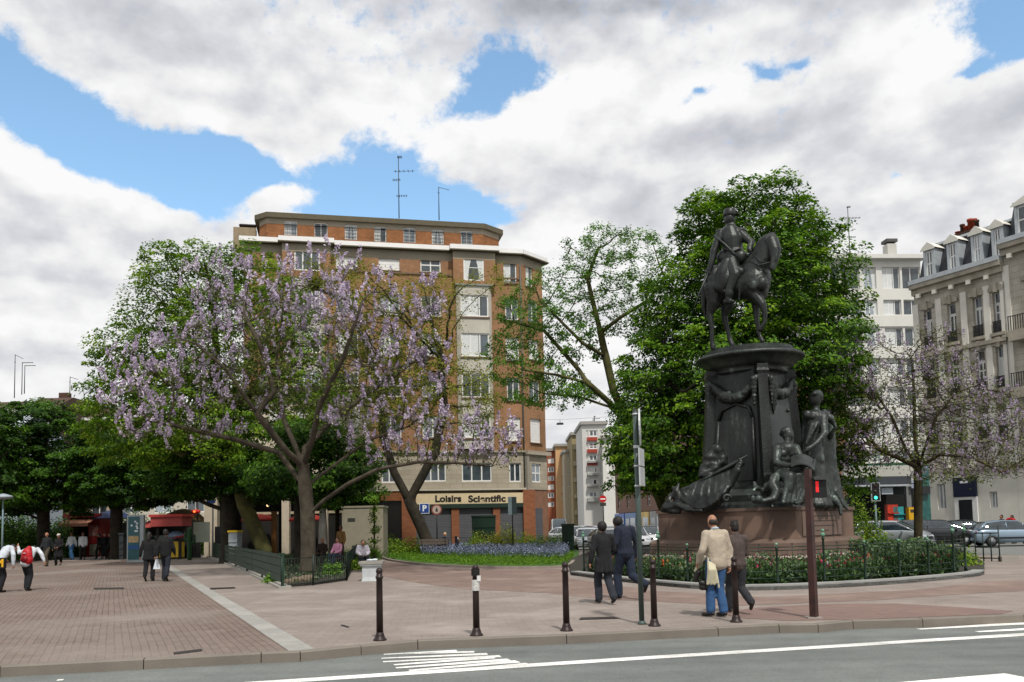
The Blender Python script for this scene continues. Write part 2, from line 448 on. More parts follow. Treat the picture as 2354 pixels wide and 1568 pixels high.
def wear(m, dirx, spots=True, streak=True, amt=.16, ycol='2e2c2a'):
    nt = m.node_tree; b = nt.nodes['Principled BSDF']; src = b.inputs['Base Color'].links[0].from_socket
    tc = N(nt,'ShaderNodeTexCoord'); cur = src
    def mul(fac_socket, lo, hi, a=.35, c=.65):
        nonlocal cur
        mr = N(nt,'ShaderNodeMapRange'); mr.inputs[1].default_value = a; mr.inputs[2].default_value = c; mr.inputs[3].default_value = lo; mr.inputs[4].default_value = hi
        nt.links.new(fac_socket, mr.inputs[0]); v = N(nt,'ShaderNodeVectorMath', operation='SCALE'); nt.links.new(cur, v.inputs[0]); nt.links.new(mr.outputs[0], v.inputs['Scale']); cur = v.outputs[0]
    if streak:
        mp = N(nt,'ShaderNodeMapping'); mp.inputs['Rotation'].default_value = (0,0,-dirx); mp.inputs['Scale'].default_value = (.05,1.6,1); nt.links.new(tc.outputs['Object'], mp.inputs[0])
        n = N(nt,'ShaderNodeTexNoise'); n.inputs['Scale'].default_value = 1.; n.inputs['Detail'].default_value = 5; nt.links.new(mp.outputs[0], n.inputs[0]); mul(n.outputs['Fac'], 1-amt, 1+amt*.6)
    n = N(nt,'ShaderNodeTexNoise'); n.inputs['Scale'].default_value = 2.2; n.inputs['Detail'].default_value = 7; n.inputs['Roughness'].default_value = .7; nt.links.new(tc.outputs['Object'], n.inputs[0]); mul(n.outputs['Fac'], 1-amt*.7, 1+amt*.5)
    n = N(nt,'ShaderNodeTexNoise'); n.inputs['Scale'].default_value = 45; n.inputs['Detail'].default_value = 3; nt.links.new(tc.outputs['Object'], n.inputs[0]); mul(n.outputs['Fac'], 1-amt*.8, 1+amt*.8)
    if spots:
        v = N(nt,'ShaderNodeTexVoronoi'); v.inputs['Scale'].default_value = 1.3; v.feature = 'F1'; nt.links.new(tc.outputs['Object'], v.inputs[0]); mul(v.outputs['Distance'], .72, 1., .02, .05)
        v = N(nt,'ShaderNodeTexVoronoi'); v.inputs['Scale'].default_value = .22; nt.links.new(tc.outputs['Object'], v.inputs[0]); mul(v.outputs['Distance'], .86, 1., .03, .14)
    nt.links.new(cur, b.inputs['Base Color'])
for m_, dx, st in ((m_road, rad(8), True),(m_red, 0, False),(m_pink, 0, False),(m_path, 0, False),(m_strip, 0, False)): wear(m_, dx, True, st)
m_kerb = mat('kerb stone', '736c63', rough=.85, var=.14, scale=1.3, bump=.2, bscale=40)
m_white = mat('road paint', 'e6e5e0', rough=.7, var=.06, scale=5)
wear(m_white, rad(8), False, True, .3)
m_far = mat('far asphalt', '6f706d', rough=.9, var=.12, scale=.2)
ZR = -.12
# ground sheet reaching the horizon
MB().add([(-900,-60,-.16),(900,-60,-.16),(900,1500,-.16),(-900,1500,-.16)], [(0,1,2,3)]).build('ground', m_dirt, kind='structure')
# kerb top outer edge (road side) in the photo, left to right
kerb_px = [(-500,1552),(-200,1541),(0,1534),(330,1517),(600,1503),(690,1500),(830,1486),(960,1474),(1302,1461),(1650,1444),(1790,1437),(1880,1436),(1960,1428),(2120,1424),(2353,1414),(2700,1398),(3300,1372)]
KO = gp(kerb_px)
def offset(P, d):
    out_ = []
    for i, p in enumerate(P):
        a, b = P[max(i-1,0)], P[min(i+1,len(P)-1)]
        t = (b-a); t.z = 0; t.normalize(); nrm = Vector((-t.y, t.x, 0))
        out_.append(p + nrm*d)
    return out_
KI = offset(KO, .14)
road = [Vector((-60,-20,0)), Vector((90,-20,0)), Vector((90, KO[-1].y+14,0))] + [KO[i] + Vector((0,.05,0)) for i in reversed(range(len(KO)))] + [Vector((-60,KO[0].y-1,0))]
poly_obj('road', road, ZR, m_road, kind='structure')
# pavement: pink everywhere from the kerb to the far side
pav = KI + [Vector((45, 20, 0)), Vector((45, 34, 0)), Vector((20.5, 34.5, 0)), Vector((16, 40, 0)), Vector((16, 52, 0)), Vector((-60, 72, 0)), Vector((-90, 72, 0)), Vector((-40, 10, 0))]
poly_obj('pavement', pav, 0.0, m_pink, kind='structure')
far_road = [Vector((45.2,20,0)), Vector((120,16,0)), Vector((160,60,0)), Vector((200,400,0)), Vector((-200,400,0)), Vector((-200,73,0)), Vector((-60,72.2,0)), Vector((16.2,52.2,0)), Vector((16.2,40,0)), Vector((20.7,34.8,0)), Vector((45.2,34.2,0))]
poly_obj('far_street', far_road, -.06, m_far, kind='structure')
# left plaza of red pavers
s0, s1 = G(668, 1500), G(418, 1330)
sdir = (s1-s0); sdir.z = 0; sdir.normalize(); sn = Vector((sdir.y, -sdir.x, 0))
SW = (G(722,1497)-s0).dot(sn); SW = .34
far_pt = s0 + sdir*46
plaza = [p for p in KI if p.x < s0.x-.05] + [s0, far_pt, Vector((-80, far_pt.y+4, 0)), Vector((-34, 9.5, 0))]
poly_obj('plaza_paving', plaza, .004, m_red, kind='structure')
st = [s0, s0 + sn*SW, far_pt + sn*SW, far_pt]
poly_obj('stone_strip', st, .008, m_strip, kind='structure')
# kerb stones: one continuous kerb with joints every metre
kb = MB()
acc = 0
for i in range(len(KO)-1):
    a, b, ai, bi = KO[i], KO[i+1], KI[i], KI[i+1]
    L = (b-a).length; n = max(1, int(round(L/1.6)))
    for k in range(n):
        g_ = .006/ (L/n)
        t0, t1 = k/n + g_/n, (k+1)/n - g_/n
        q = [a.lerp(b, t0), a.lerp(b, t1), ai.lerp(bi, t1), ai.lerp(bi, t0)]
        zt = .012 + random.uniform(-.003,.003); bz = .014
        o_ = [(q[3]-q[0]).normalized()*.02, (q[2]-q[1]).normalized()*.02]
        vs = [(q[0].x,q[0].y,-.15),(q[1].x,q[1].y,-.15),(q[2].x,q[2].y,-.15),(q[3].x,q[3].y,-.15),
              (q[0].x,q[0].y,zt-bz),(q[1].x,q[1].y,zt-bz),(q[0].x+o_[0].x,q[0].y+o_[0].y,zt),(q[1].x+o_[1].x,q[1].y+o_[1].y,zt),(q[2].x,q[2].y,zt),(q[3].x,q[3].y,zt)]
        kb.add(vs, [(0,1,5,4),(4,5,7,6),(6,7,8,9),(1,2,8,7,5),(2,3,9,8),(3,0,4,6,9)])
kb.build('kerb', m_kerb, kind='structure')
# gutter line and road markings
def strokes(name, segs, z, m, **kw):
    mb = MB()
    for (x0,y0),(x1,y1),w0,w1 in segs:
        a, b = G(x0,y0,z), G(x1,y1,z); t = (b-a).normalized(); n_ = Vector((-t.y, t.x, 0))
        K = 6
        for k in range(K):
            p, q = a.lerp(b,k/K), a.lerp(b,(k+1)/K); wa, wb = w0+(w1-w0)*k/K, w0+(w1-w0)*(k+1)/K
            mb.add([p-n_*wa/2, q-n_*wb/2, q+n_*wb/2, p+n_*wa/2], [(0,1,2,3)])
    return mb.build(name, m, **kw)
ZM = ZR+.004
strokes('lane_line_marking', [((560,1572),(1400,1517),.24,.24),((1400,1517),(2353,1458),.24,.24),((2353,1458),(2800,1432),.24,.24)], ZM, m_white, kind='structure')
strokes('edge_line_marking', [((2080,1580),(2353,1556),.5,.5)], ZM, m_white, kind='structure')
strokes('kerbside_hatch_marking', [((1930,1435),(2500,1408),.12,.36),((2110,1446),(2500,1424),.1,.4),((2245,1452),(2600,1433),.1,.4)], ZM+.001, m_white, kind='structure')
strokes('worn_hatch_marking', [((882,1504),(1050,1496),.08,.2),((925,1503),(1090,1498),.08,.16),((876,1513),(1120,1503),.08,.2),((880,1521),(1150,1508),.1,.18),((905,1528),(1135,1511),.1,.18),((910,1535),(1170,1516),.1,.2),((940,1541),(1190,1520),.1,.2),((985,1546),(1215,1526),.1,.2)], ZM+.001, m_white, kind='structure')
strokes('small_tick_marking', [((131,1563),(146,1562),.1,.1)], ZM, m_white, kind='structure')
# reddish path areas
def patch(name, px, z, m): return poly_obj(name, gp(px, z), z, m, kind='structure')
patch('garden_path', [(884,1290),(960,1302),(1100,1309),(1290,1308),(1312,1330),(1500,1358),(1760,1372),(2100,1356),(2280,1335),(2500,1330),(2500,1352),(2260,1362),(2000,1380),(1700,1392),(1400,1378),(1250,1362),(1080,1355),(960,1340),(870,1322)], .004, m_path)
m_dark = brick_mat('dark pavers', '806b63', '76625b', '65544d', .2, .1, .005, rot=rad(4), vertical=False, var=.12, scale=.8, bump=.1)
patch('darker_paving', [(1650,1409),(1740,1396),(1900,1388),(2060,1387),(2200,1395),(2330,1404),(2300,1411),(1960,1424),(1800,1426),(1700,1420)], .005, m_dark)  # patch of slightly darker, redder pavers
for px, lab in [([(215,1351),(285,1350),(286,1354),(216,1355)],'a'),([(482,1351),(540,1349),(541,1352),(483,1355)],'b'),([(398,1499),(463,1491),(465,1496),(400,1504)],'c'),([(785,1435),(803,1440),(800,1442),(783,1437)],'d'),([(1335,1419),(1410,1417),(1425,1421),(1330,1424)],'e')]:
    patch('drain_grate', px, .010, mat('drain iron', '38322f', rough=.6, metal=.5))
# garden lawn with stone edging
lawn_px = [(884,1284),(960,1296),(1080,1303),(1200,1305),(1300,1302),(1330,1290),(1330,1266),(1100,1262),(900,1262),(862,1264),(862,1270)]
LP = gp(lawn_px)
m_soil = mat('garden soil', '33302a', rough=1, var=.3, scale=4)
poly_obj('garden_soil', [p for p in LP], .05, mat('lawn ground', '3c5c1a', rough=1, var=.3, scale=2), thick=.05, kind='structure')
def edging(name, P, wd, h, m, closed=False, **kw):
    mb = MB(); Q = offset(P, wd)
    for i in range(len(P)-1):
        a, b, c, d = P[i], P[i+1], Q[i+1], Q[i]
        mb.add([(a.x,a.y,-.02),(b.x,b.y,-.02),(c.x,c.y,-.02),(d.x,d.y,-.02),(a.x,a.y,h),(b.x,b.y,h),(c.x,c.y,h),(d.x,d.y,h)],
               [(0,1,5,4),(1,2,6,5),(2,3,7,6),(3,0,4,7),(4,5,6,7)])
    return mb.build(name, m, **kw)
def smooth_pts(P, n=6):
    out_ = []
    for i in range(len(P)-1):
        p0, p1, p2, p3 = P[max(i-1,0)], P[i], P[i+1], P[min(i+2,len(P)-1)]
        for k in range(n):
            t = k/n
            out_.append(.5*((2*p1)+(p2-p0)*t+(2*p0-5*p1+4*p2-p3)*t*t+(3*p1-p0-3*p2+p3)*t**3))
    out_.append(P[-1]); return out_
m_edge = mat('garden edging stone', '8b8078', rough=.9, var=.2, scale=2, bump=.3, bscale=25)
edging('lawn_edging', smooth_pts(gp([(862,1272),(884,1287),(960,1299),(1080,1306),(1200,1308),(1300,1305),(1322,1292)])), .14, .10, m_edge, kind='structure')
# left garden bed
bedL_px = [(652,1350),(720,1345),(797,1334),(822,1290),(835,1262),(700,1250),(520,1246),(500,1262),(506,1278),(560,1310)]
poly_obj('left_garden_soil', gp(bedL_px), .06, m_soil, thick=.06, kind='structure')
edging('left_garden_edging', smooth_pts(gp([(466,1274),(478,1283),(505,1292),(560,1316),(640,1354)])), .35, .07, mat('pale kerb slab', '98958d', rough=.9, var=.15, scale=2, bump=.3), kind='structure')
# monument enclosure bed with kerb
ENC_px = [(1312,1322),(1400,1334),(1510,1346),(1640,1356),(1760,1357),(1900,1352),(2040,1344),(2150,1335),(2240,1326),(2262,1320)]
ENC = smooth_pts(gp(ENC_px), 5)
back_px = [(2262,1298),(2200,1262),(2000,1250),(1600,1250),(1380,1262),(1305,1290)]
ENCF = ENC + gp(back_px)
poly_obj('monument_garden_soil', [p for p in ENCF], .09, m_soil, thick=.09, kind='structure')
edging('monument_garden_kerb', ENC, .28, .13, mat('grey kerb granite', '8f908d', rough=.8, var=.15, scale=1.5, bump=.2), kind='structure')
# zebra stripe of the far right road
strokes('far_road_marking', [((2200,1281),(2500,1286),.1,.1)], -.05, m_white, kind='structure')
# ---------------------------------------------------------------- buildings
class Fr:
    """facade frame: s along the wall, y into the building, z up"""
    def __init__(s, o, ang):
        s.o = Vector((o[0], o[1], 0)); s.a = ang
        s.M = Matrix.Translation(s.o) @ Matrix.Rotation(ang, 4, 'Z'); s.Mi = s.M.inverted()
    def sz(s, px, py, y=0.):
        d = s.Mi.to_3x3() @ ray(px, py); c = s.Mi @ CAMP
        t = (y-c.y)/d.y; p = c + d*t
        return p.x, p.z
    def rect(s, x0, y0, x1, y1, y=0.):
        a, b = s.sz(x0, y1, y); c, d = s.sz(x1, y0, y)
        e, f = s.sz(x0, y0, y); g, h = s.sz(x1, y1, y)
        return ((a+e)/2, (c+g)/2, (b+h)/2, (d+f)/2)
    def sub(s, s0, dang):
        p = s.M @ Vector((s0, 0, 0))
        return Fr(p, s.a+dang)
    def mb(s): return MB(s.M)
def holes_wall(mb, s0, s1, z0, z1, ops, y=0., rev=.2):
    xs = sorted({s0, s1, *[min(max(o[i], s0), s1) for o in ops for i in (0,1)]})
    zs = sorted({z0, z1, *[min(max(o[i], z0), z1) for o in ops for i in (2,3)]})
    for i in range(len(xs)-1):
        # merge runs vertically
        run = None
        for j in range(len(zs)-1):
            cx, cz = (xs[i]+xs[i+1])/2, (zs[j]+zs[j+1])/2
            hole = any(o[0] < cx < o[1] and o[2] < cz < o[3] for o in ops)
            if not hole:
                if run is None: run = zs[j]
                end = zs[j+1]
            if (hole or j == len(zs)-2) and run is not None:
                mb.add([(xs[i],y,run),(xs[i+1],y,run),(xs[i+1],y,end),(xs[i],y,end)], [(0,1,2,3)]); run = None
    for a, b, c, d in ops:
        mb.add([(a,y,c),(b,y,c),(b,y,d),(a,y,d),(a,y+rev,c),(b,y+rev,c),(b,y+rev,d),(a,y+rev,d)],
               [(0,4,5,1),(1,5,6,2),(2,6,7,3),(3,7,4,0)])
    return mb
m_pvc = mat('white window frame', 'd9d9d6', rough=.5, var=.05)
m_pane = mat('dark window glass', '2b3134', rough=.08, var=.6, scale=.6, spec=.9, col2='59646b')
m_pane2 = mat('pale window glass', '6b7780', rough=.1, var=.4, scale=.9, spec=.9, col2='a9b4bb')
m_curt = mat('net curtain', 'c9ccca', rough=.9, var=.12, scale=8)
m_rshut = mat('white roller shutter', 'dcdcd6', rough=.6, var=.05)
_wr = random.Random(5)
def window(fr, r, y, parent, style='pair', name='window', fm=None, bw=.09, pane=None):
    pane = pane or _wr.choice([m_pane, m_pane, m_pane2])
    a, b, c, d = r; fm = fm or m_pvc
    p = Vector((a, y, c)); T = fr.M @ Matrix.Translation(p)
    mb = MB(T); W_, H_ = b-a, d-c; t = .07
    mb.box(0,W_,0,t,0,bw); mb.box(0,W_,0,t,H_-bw,H_); mb.box(0,bw,0,t,bw,H_-bw); mb.box(W_-bw,W_,0,t,bw,H_-bw)
    if style == 'shutter':
        mb.box(bw,W_-bw,.02,t-.01,bw,H_-bw)
        for k in range(1, int(H_/.25)): mb.box(bw,W_-bw,.012,.02,k*.25,k*.25+.03)
    if style == 'drape': mb.box(bw,W_-bw,.006,t-.004,H_*.55,H_*.55+.05)
    if style in ('pair','cross','french','curtain','half'): mb.box(W_/2-bw/2,W_/2+bw/2,.004,t-.004,bw,H_-bw)
    if style == 'cross': mb.box(bw,W_-bw,.008,t-.008,H_*.5-bw/2,H_*.5+bw/2)
    if style == 'french': mb.box(bw,W_-bw,.008,t-.008,H_*.70-bw/2,H_*.70+bw/2)
    if style in ('triple','triplec'):
        for q in (1/3, 2/3): mb.box(W_*q-bw/2,W_*q+bw/2,.004,t-.004,bw,H_-bw)
    if style == 'slide': mb.box(W_*.5-bw/2,W_*.5+bw/2,.004,t-.004,bw,H_-bw)
    o = mb.build(name, fm, parent, True)
    if style != 'shutter':
        g = MB(T).box(bw*.8,W_-bw*.8,.03,.045,bw*.8,H_-bw*.8).build('pane', pane or m_pane, o, True)
        if style in ('curtain','drape','triplec','french','half'):
            cu = MB(T)
            if style in ('curtain','drape'):
                n = 7
                for side in (0,1):
                    cu = MB(T)
                    for k in range(n):
                        z0, z1 = bw+(H_-2*bw)*k/n, bw+(H_-2*bw)*(k+1)/n
                        w0, w1 = W_*(.17+.16*(k/n)**2), W_*(.17+.16*((k+1)/n)**2)
                        if side == 0: cu.add([(bw,.022,z0),(bw+w0,.022,z0),(bw+w1,.022,z1),(bw,.022,z1)], [(0,1,2,3)])
                        else: cu.add([(W_-bw-w0,.022,z0),(W_-bw,.022,z0),(W_-bw,.022,z1),(W_-bw-w1,.022,z1)], [(0,1,2,3)])
                    if side == 0: cu.build('curtain', m_curt, o, True)
            elif style == 'french': cu.add([(bw,.022,bw),(W_-bw,.022,bw),(W_-bw,.022,H_*.42),(bw,.022,H_*.42)], [(0,1,2,3)])
            elif style == 'half': cu.add([(bw,.022,bw),(W_*.48,.022,bw),(W_*.48,.022,H_-bw),(bw,.022,H_-bw)], [(0,1,2,3)])
            else: cu.add([(bw,.022,bw),(W_*.62,.022,bw),(W_*.62,.022,H_-bw),(bw,.022,H_-bw)], [(0,1,2,3)])
            cu.build('curtain', m_curt, o, True)
    return o
def sill(fr, mb, r, y, d=.12, h=.08, e=.1):
    mb.box(r[0]-e, r[1]+e, y-d, y+.02, r[2]-h, r[2]-.003)
# ================= main brick apartment building
P0 = A(1080, 1209, 65.2)
MF = Fr(P0, rad(12.1))
m_brick = brick_mat('orange brick', '9a6c4b', '87593c', '988468', .22, .075, .010, rot=MF.a, var=.42, scale=.35, stain=('8a6a4a', .3))
m_brick_att = brick_mat('attic brick', '90592f', '7a4825', '7c6248', .24, .09, .014, rot=MF.a, var=.45, scale=.7)
m_rend = mat('beige render', '8f8676', rough=.9, var=.12, scale=.5, bump=.1)
m_conc = mat('light render', 'b4b0a4', rough=.9, var=.12, scale=.6)
m_corn = mat('white painted cornice', 'dfdfdd', rough=.6, var=.05, scale=1)
m_slab = mat('dark roof edge and shadow strip', '57503f', rough=.8, var=.15)
m_darkr = mat('roofing felt', '3a3733', rough=.95, var=.2)
m_stone = brick_mat('stone blocks', 'a89f8e', '9a917f', '82796a', .9, .35, .012, rot=MF.a, var=.2, scale=.5)
bt = thing('apartment_building', 'orange brick apartment block with white cornice and set-back attic above the shop sign', 'building', MF.o)
s_at0, z_at1 = MF.sz(622, 487)      # attic roof top-left
s_atl = MF.sz(592, 520)[0]; s_at1 = MF.sz(1114, 514)[0]
s_L = MF.sz(560, 600)[0]; s_R = MF.sz(1199, 700)[0]
z_roof = MF.sz(860, 500, .6)[1]; z_sl = z_roof-.38
z_ct = MF.sz(860, 556, -.38)[1]; z_cb = MF.sz(860, 567, -.38)[1]           # white cornice
z_cap = [MF.sz(1145, y)[1] for y in (572, 583)]
z_sign_t = MF.sz(1080, 1134)[1]; z_sign_b = MF.sz(1080, 1158)[1]
z_first = MF.sz(1080, 1036)[1]
# attic set back slightly
AY = .9
att_ops = []
for x0, x1, yt, yb in [(653,683,508,541),(722,753,512,545),(792,821,516,551),(860,888,520,556),(927,955,523,558),(992,1020,527,562),(1059,1086,530,562)]:
    att_ops.append(MF.rect(x0, yt, x1, yb, AY))
zb_at = z_cb-.1
w_ = MF.mb(); z_mid = MF.sz(860, 526, AY)[1]
holes_wall(w_, s_atl+.6, s_at1, zb_at, z_mid, [(a,b,c,min(d,z_mid)) for a,b,c,d in att_ops], AY, .2)
# splayed attic ends
sR2 = MF.sz(1146, 560, 2.)[0]
w_.add([(s_at1,AY,zb_at),(sR2,AY+1.1,zb_at),(sR2,AY+1.1,z_mid),(s_at1,AY,z_mid),(sR2,12,zb_at),(sR2,12,z_mid)], [(0,1,2,3),(1,4,5,2)])
w_.add([(s_atl+.6,AY,zb_at),(s_atl,AY+.8,zb_at),(s_atl,AY+.8,z_mid),(s_atl+.6,AY,z_mid),(s_atl,12,zb_at),(s_atl,12,z_mid)], [(1,0,3,2),(4,1,2,5)])
w_.build('attic_wall', m_brick_att, bt, True)
w_ = MF.mb(); holes_wall(w_, s_atl+.6, s_at1, z_mid, z_sl, [(a,b,z_mid,d) for a,b,c,d in att_ops], AY, .2)
w_.add([(s_at1,AY,z_mid),(sR2,AY+1.1,z_mid),(sR2,AY+1.1,z_sl),(s_at1,AY,z_sl),(sR2,12,z_mid),(sR2,12,z_sl)], [(0,1,2,3),(1,4,5,2)])
w_.add([(s_atl+.6,AY,z_mid),(s_atl,AY+.8,z_mid),(s_atl,AY+.8,z_sl),(s_atl+.6,AY,z_sl),(s_atl,12,z_mid),(s_atl,12,z_sl)], [(1,0,3,2),(4,1,2,5)])
w_.build('attic_frieze', m_rend, bt, True)
pl = [(s_atl-.3,12),(s_atl-.35,AY+.6),(s_atl+.6,AY-.3),(s_at1+.1,AY-.3),(sR2+.35,AY+.95),(sR2+.35,12)]
MF.mb().prism(pl, z_sl, z_roof).build('roof', m_slab, bt, True)
MF.mb().prism([(s_atl,12),(s_atl,AY+.9),(s_atl+.7,AY+.1),(s_at1-.1,AY+.1),(sR2,AY+1.3),(sR2,12)], z_roof+.002, z_roof+.08).build('roof_felt', m_darkr, bt, True)
for i, r in enumerate(att_ops):
    wdw = window(MF, r, AY+.12, bt, ['half','pair','curtain','half','pair','curtain','pair'][i], bw=.07)
    rl = MB(MF.M)
    for k in range(3): rl.box(r[0], r[1], AY+.02, AY+.04, r[2]+.15+k*.28, r[2]+.18+k*.28)
    for k in range(9): q = r[0]+(r[1]-r[0])*k/8; rl.box(q-.012, q+.012, AY+.022, AY+.038, r[2], r[2]+.74)
    rl.build('window_railing', mat('dark iron', '1c1d1e', rough=.5, var=.1), bt, True)
# body: projecting parapet bays
top_rows = []   # (x0,x1,ytop,ybot,style,y)
zt5 = z_cb
z_lo = z_first
cols = [(772,822,583,619,'shutter'),(870,918,586,622,'shutter'),(966,1013,592,626,'cross')]
ops = [MF.rect(a,c,b,d) for a,b,c,d,_ in cols]
low = []
rowz = []
for yt, yb in [(683,732),(770,823),(862,916),(955,1008),(1064,1108)]:
    z1_ = MF.sz(1090, yt)[1]; z0_ = MF.sz(1090, yb)[1]; rowz.append((z0_, z1_))
for zi, (z0_, z1_) in enumerate(rowz):
    for a, b, c, d, _ in cols:
        r = MF.rect(a,c,b,d); low.append(((r[0]+.0, r[1]-.0, z0_+.05, z1_-.05), ['pair','half','cross','pair','pair'][zi]))
colR = [MF.rect(x0,yt,x1,yb) for x0,x1,yt,yb in [(1157,1187,600,651),(1161,1191,686,736),(1162,1193,776,829),(1165,1194,869,921),(1167,1196,960,1014)]]
stR = ['half','pair','shutter','pair','shutter']
bayL = (MF.sz(676,600,-.6)[0], MF.sz(738,600,-.6)[0]); bayR = (MF.sz(1050,700,-.6)[0], MF.sz(1131,700,-.6)[0])
upper = [o for o in ops] + [l[0] for l in low if l[0][2] > z_lo] + colR
w_ = MF.mb(); holes_wall(w_, s_L, s_R, z_lo, zt5-.75, upper, 0, .22)
w_.build('brick_wall', m_brick, bt, True)
MF.mb().box(s_L, s_R, 0, .3, zt5-.75, zt5).build('frieze', m_rend, bt, True)
for (o_, (a,b,c,d,st)) in zip(ops, cols): window(MF, o_, .12, bt, st)
for r, st in low:
    if r[2] > z_lo: window(MF, r, .12, bt, st)
for r, st in zip(colR, stR): window(MF, r, .12, bt, st)
# sills and string courses
sb = MF.mb()
for r in upper: sill(MF, sb, r, 0)
zc_ = MF.sz(860, 624)[1]
sb.box(s_L, bayR[0]-.05, -.10, -.002, zc_-.12, zc_)
sb.box(bayR[1]+.05, s_R, -.10, -.002, zc_-.2, zc_-.08)
sb.build('sill_course', mat('dark sills', '6d5a4a', rough=.9), bt, True)
# bays
def bay(name, s0, s1, dep, rows, wallm, panelm, zb, zt, styles):
    mb = MF.mb(); op = [(s0+.18, s1-.18, a, b) for a, b in rows]
    holes_wall(mb, s0+.25, s1-.25, zb, zt, [(max(a,s0+.25+.04),min(b,s1-.25-.04),c,d) for a,b,c,d in op], -dep, .16)
    # chamfered cheeks
    for e, f in ((s0, s0+.25), (s1, s1-.25)):
        q = [(e,-dep+.3,zb),(f,-dep,zb),(f,-dep,zt),(e,-dep+.3,zt),(e,.02,zb),(e,.02,zt)]
        mb.add(q, [(0,1,2,3),(4,0,3,5)] if e == s0 else [(1,0,3,2),(0,4,5,3)])
    mb.add([(s0,0,zb),(s0,-dep+.3,zb),(s0+.25,-dep,zb),(s1-.25,-dep,zb),(s1,-dep+.3,zb),(s1,0,zb)], [(0,5,4,3,2,1)])
    mb.add([(s0,0,zt),(s0,-dep+.3,zt),(s0+.25,-dep,zt),(s1-.25,-dep,zt),(s1,-dep+.3,zt),(s1,0,zt)], [(0,1,2,3,4,5)])
    mb.build(name, panelm, bt, True)
    for (a, b), st in zip(rows, styles):
        window(MF, (s0+.29, s1-.29, a, b), -dep+.08, bt, st, bw=.1)
        MF.mb().box(s0+.2, s1-.2, -dep-.08, -dep-.004, a-.14, a-.02).build('sill', mat('dark sills', '6d5a4a'), bt, True)
z_bt = MF.sz(1090, 657, -.6)[1]
bay('bay', bayR[0], bayR[1], .6, rowz[:4], None, m_conc, z_lo+.1, z_bt, ['triplec','triplec','triple','triplec'])
MF.mb().box(bayR[0]-.1, bayR[1]+.1, -.72, 0, z_bt+.003, z_bt+.12).build('bay_coping', mat('lead coping', '7c837c', rough=.6), bt, True)
bay('bay', bayL[0]-.2, bayL[1]+.2, .6, rowz[:4], None, m_conc, z_lo+.1, z_bt, ['triple','triplec','triple','triplec'])
# top-floor brick bays carrying the parapets
for (xa, xb, wx0, wx1, yt, yb, st) in [(1041,1138,1065,1112,592,645,'drape'),(648,760,676,735,572,622,'triple')]:
    a, b = MF.sz(xa,600,-.55)[0], MF.sz(xb,600,-.55)[0]
    r = MF.rect(wx0,yt,wx1,yb,-.55)
    zb = z_bt+.13
    mb = MF.mb(); holes_wall(mb, a, b, zb, zt5-.7, [r], -.55, .15); mb.box(a, a+.003, -.545, -.003, zb, zt5-.7); mb.box(b-.003, b, -.545, -.003, zb, zt5-.7)
    mb.build('top_bay', m_brick, bt, True)
    MF.mb().box(a, b, -.55, -.003, zt5-.7, zt5-.002).build('top_bay_frieze', m_rend, bt, True)
    window(MF, r, -.5, bt, st, bw=.1)
    MF.mb().box(a-.25, b+.25, -.85, -.4, zt5, zt5+.36).build('parapet', m_corn, bt, True)
    MF.mb().box(a-.28, b+.28, -.9, -.4, zt5-.1, zt5-.003).build('parapet_shadow_strip', m_slab, bt, True)  # dark strip standing in for the shadow under the parapet
# long white cornice
MF.mb().box(s_L-.3, s_R+.1, -.38, AY+.1, zt5+.003, zt5+.355).build('white_cornice', m_corn, bt, True)
MF.mb().box(s_L-.3, s_R+.1, -.45, -.02, zt5-.09, zt5).build('cornice_shadow_strip', m_slab, bt, True)  # dark strip painting the shadow line below the cornice
# right chamfer of the corner
BF = MF.sub(s_R, rad(38))
lenB = BF.sz(1249, 800)[0]
m_brickB = brick_mat('orange brick corner', '9a6c4b', '87593c', '988468', .22, .075, .010, rot=BF.a, var=.35, scale=.35, stain=('8a6a4a', .3))
opB = [BF.rect(x0,yt,x1,yb) for x0,x1,yt,yb in [(1208,1224,606,660),(1213,1236,690,742),(1215,1239,782,828),(1216,1241,876,925),(1219,1243,963,1018)]]
mb = BF.mb(); holes_wall(mb, 0, lenB, z_lo, zt5-.75, opB, 0, .2)
mb.add([(lenB,0,z_lo),(lenB+1.5,5,z_lo),(lenB+1.5,5,zt5-.75),(lenB,0,zt5-.75)], [(0,1,2,3)])
mb.add([(lenB+1.5,5,0),(lenB-2,14,0),(lenB-2,14,zt5),(lenB+1.5,5,zt5)], [(0,1,2,3)])
mb.build('corner_wall', m_brickB, bt, True)
for r, st in zip(opB, ['half','pair','shutter','pair','shutter']):
    window(BF, r, .12, bt, st); m_ = BF.mb(); sill(BF, m_, r, 0); m_.build('sill', mat('dark sills', '6d5a4a'), bt, True)
BF.mb().prism([(0,0),(lenB,0),(lenB+1.5,5),(0,6)], zt5-.75, zt5).build('corner_frieze', m_rend, bt, True)
BF.mb().prism([(-.1,-.38),(lenB+.3,-.38),(lenB+2,5),(0,6)], zt5+.003, zt5+.34).build('corner_cornice', m_corn, bt, True)
BF.mb().prism([(0,-.46),(lenB+.38,-.46),(lenB+2.1,5),(0,6)], zt5-.1, zt5).build('corner_shadow_strip', m_slab, bt, True)  # shadow line below the corner cornice, put in as a dark strip
# drain pipe
MF.mb().cyl((s_R-.1,-.1,3.2),(s_R-.1,-.1,zt5-.8),.06).build('drain_pipe', mat('zinc pipe', '5d5f5c', metal=.3), bt, True)
# back block so the roofs are closed
MF.mb().prism([(s_L,.4),(s_R-.2,.4),(s_R+1.5,3),(s_R+1,12),(s_L,12)], 0, zt5+.1).build('rear_block', m_rend, bt, True)
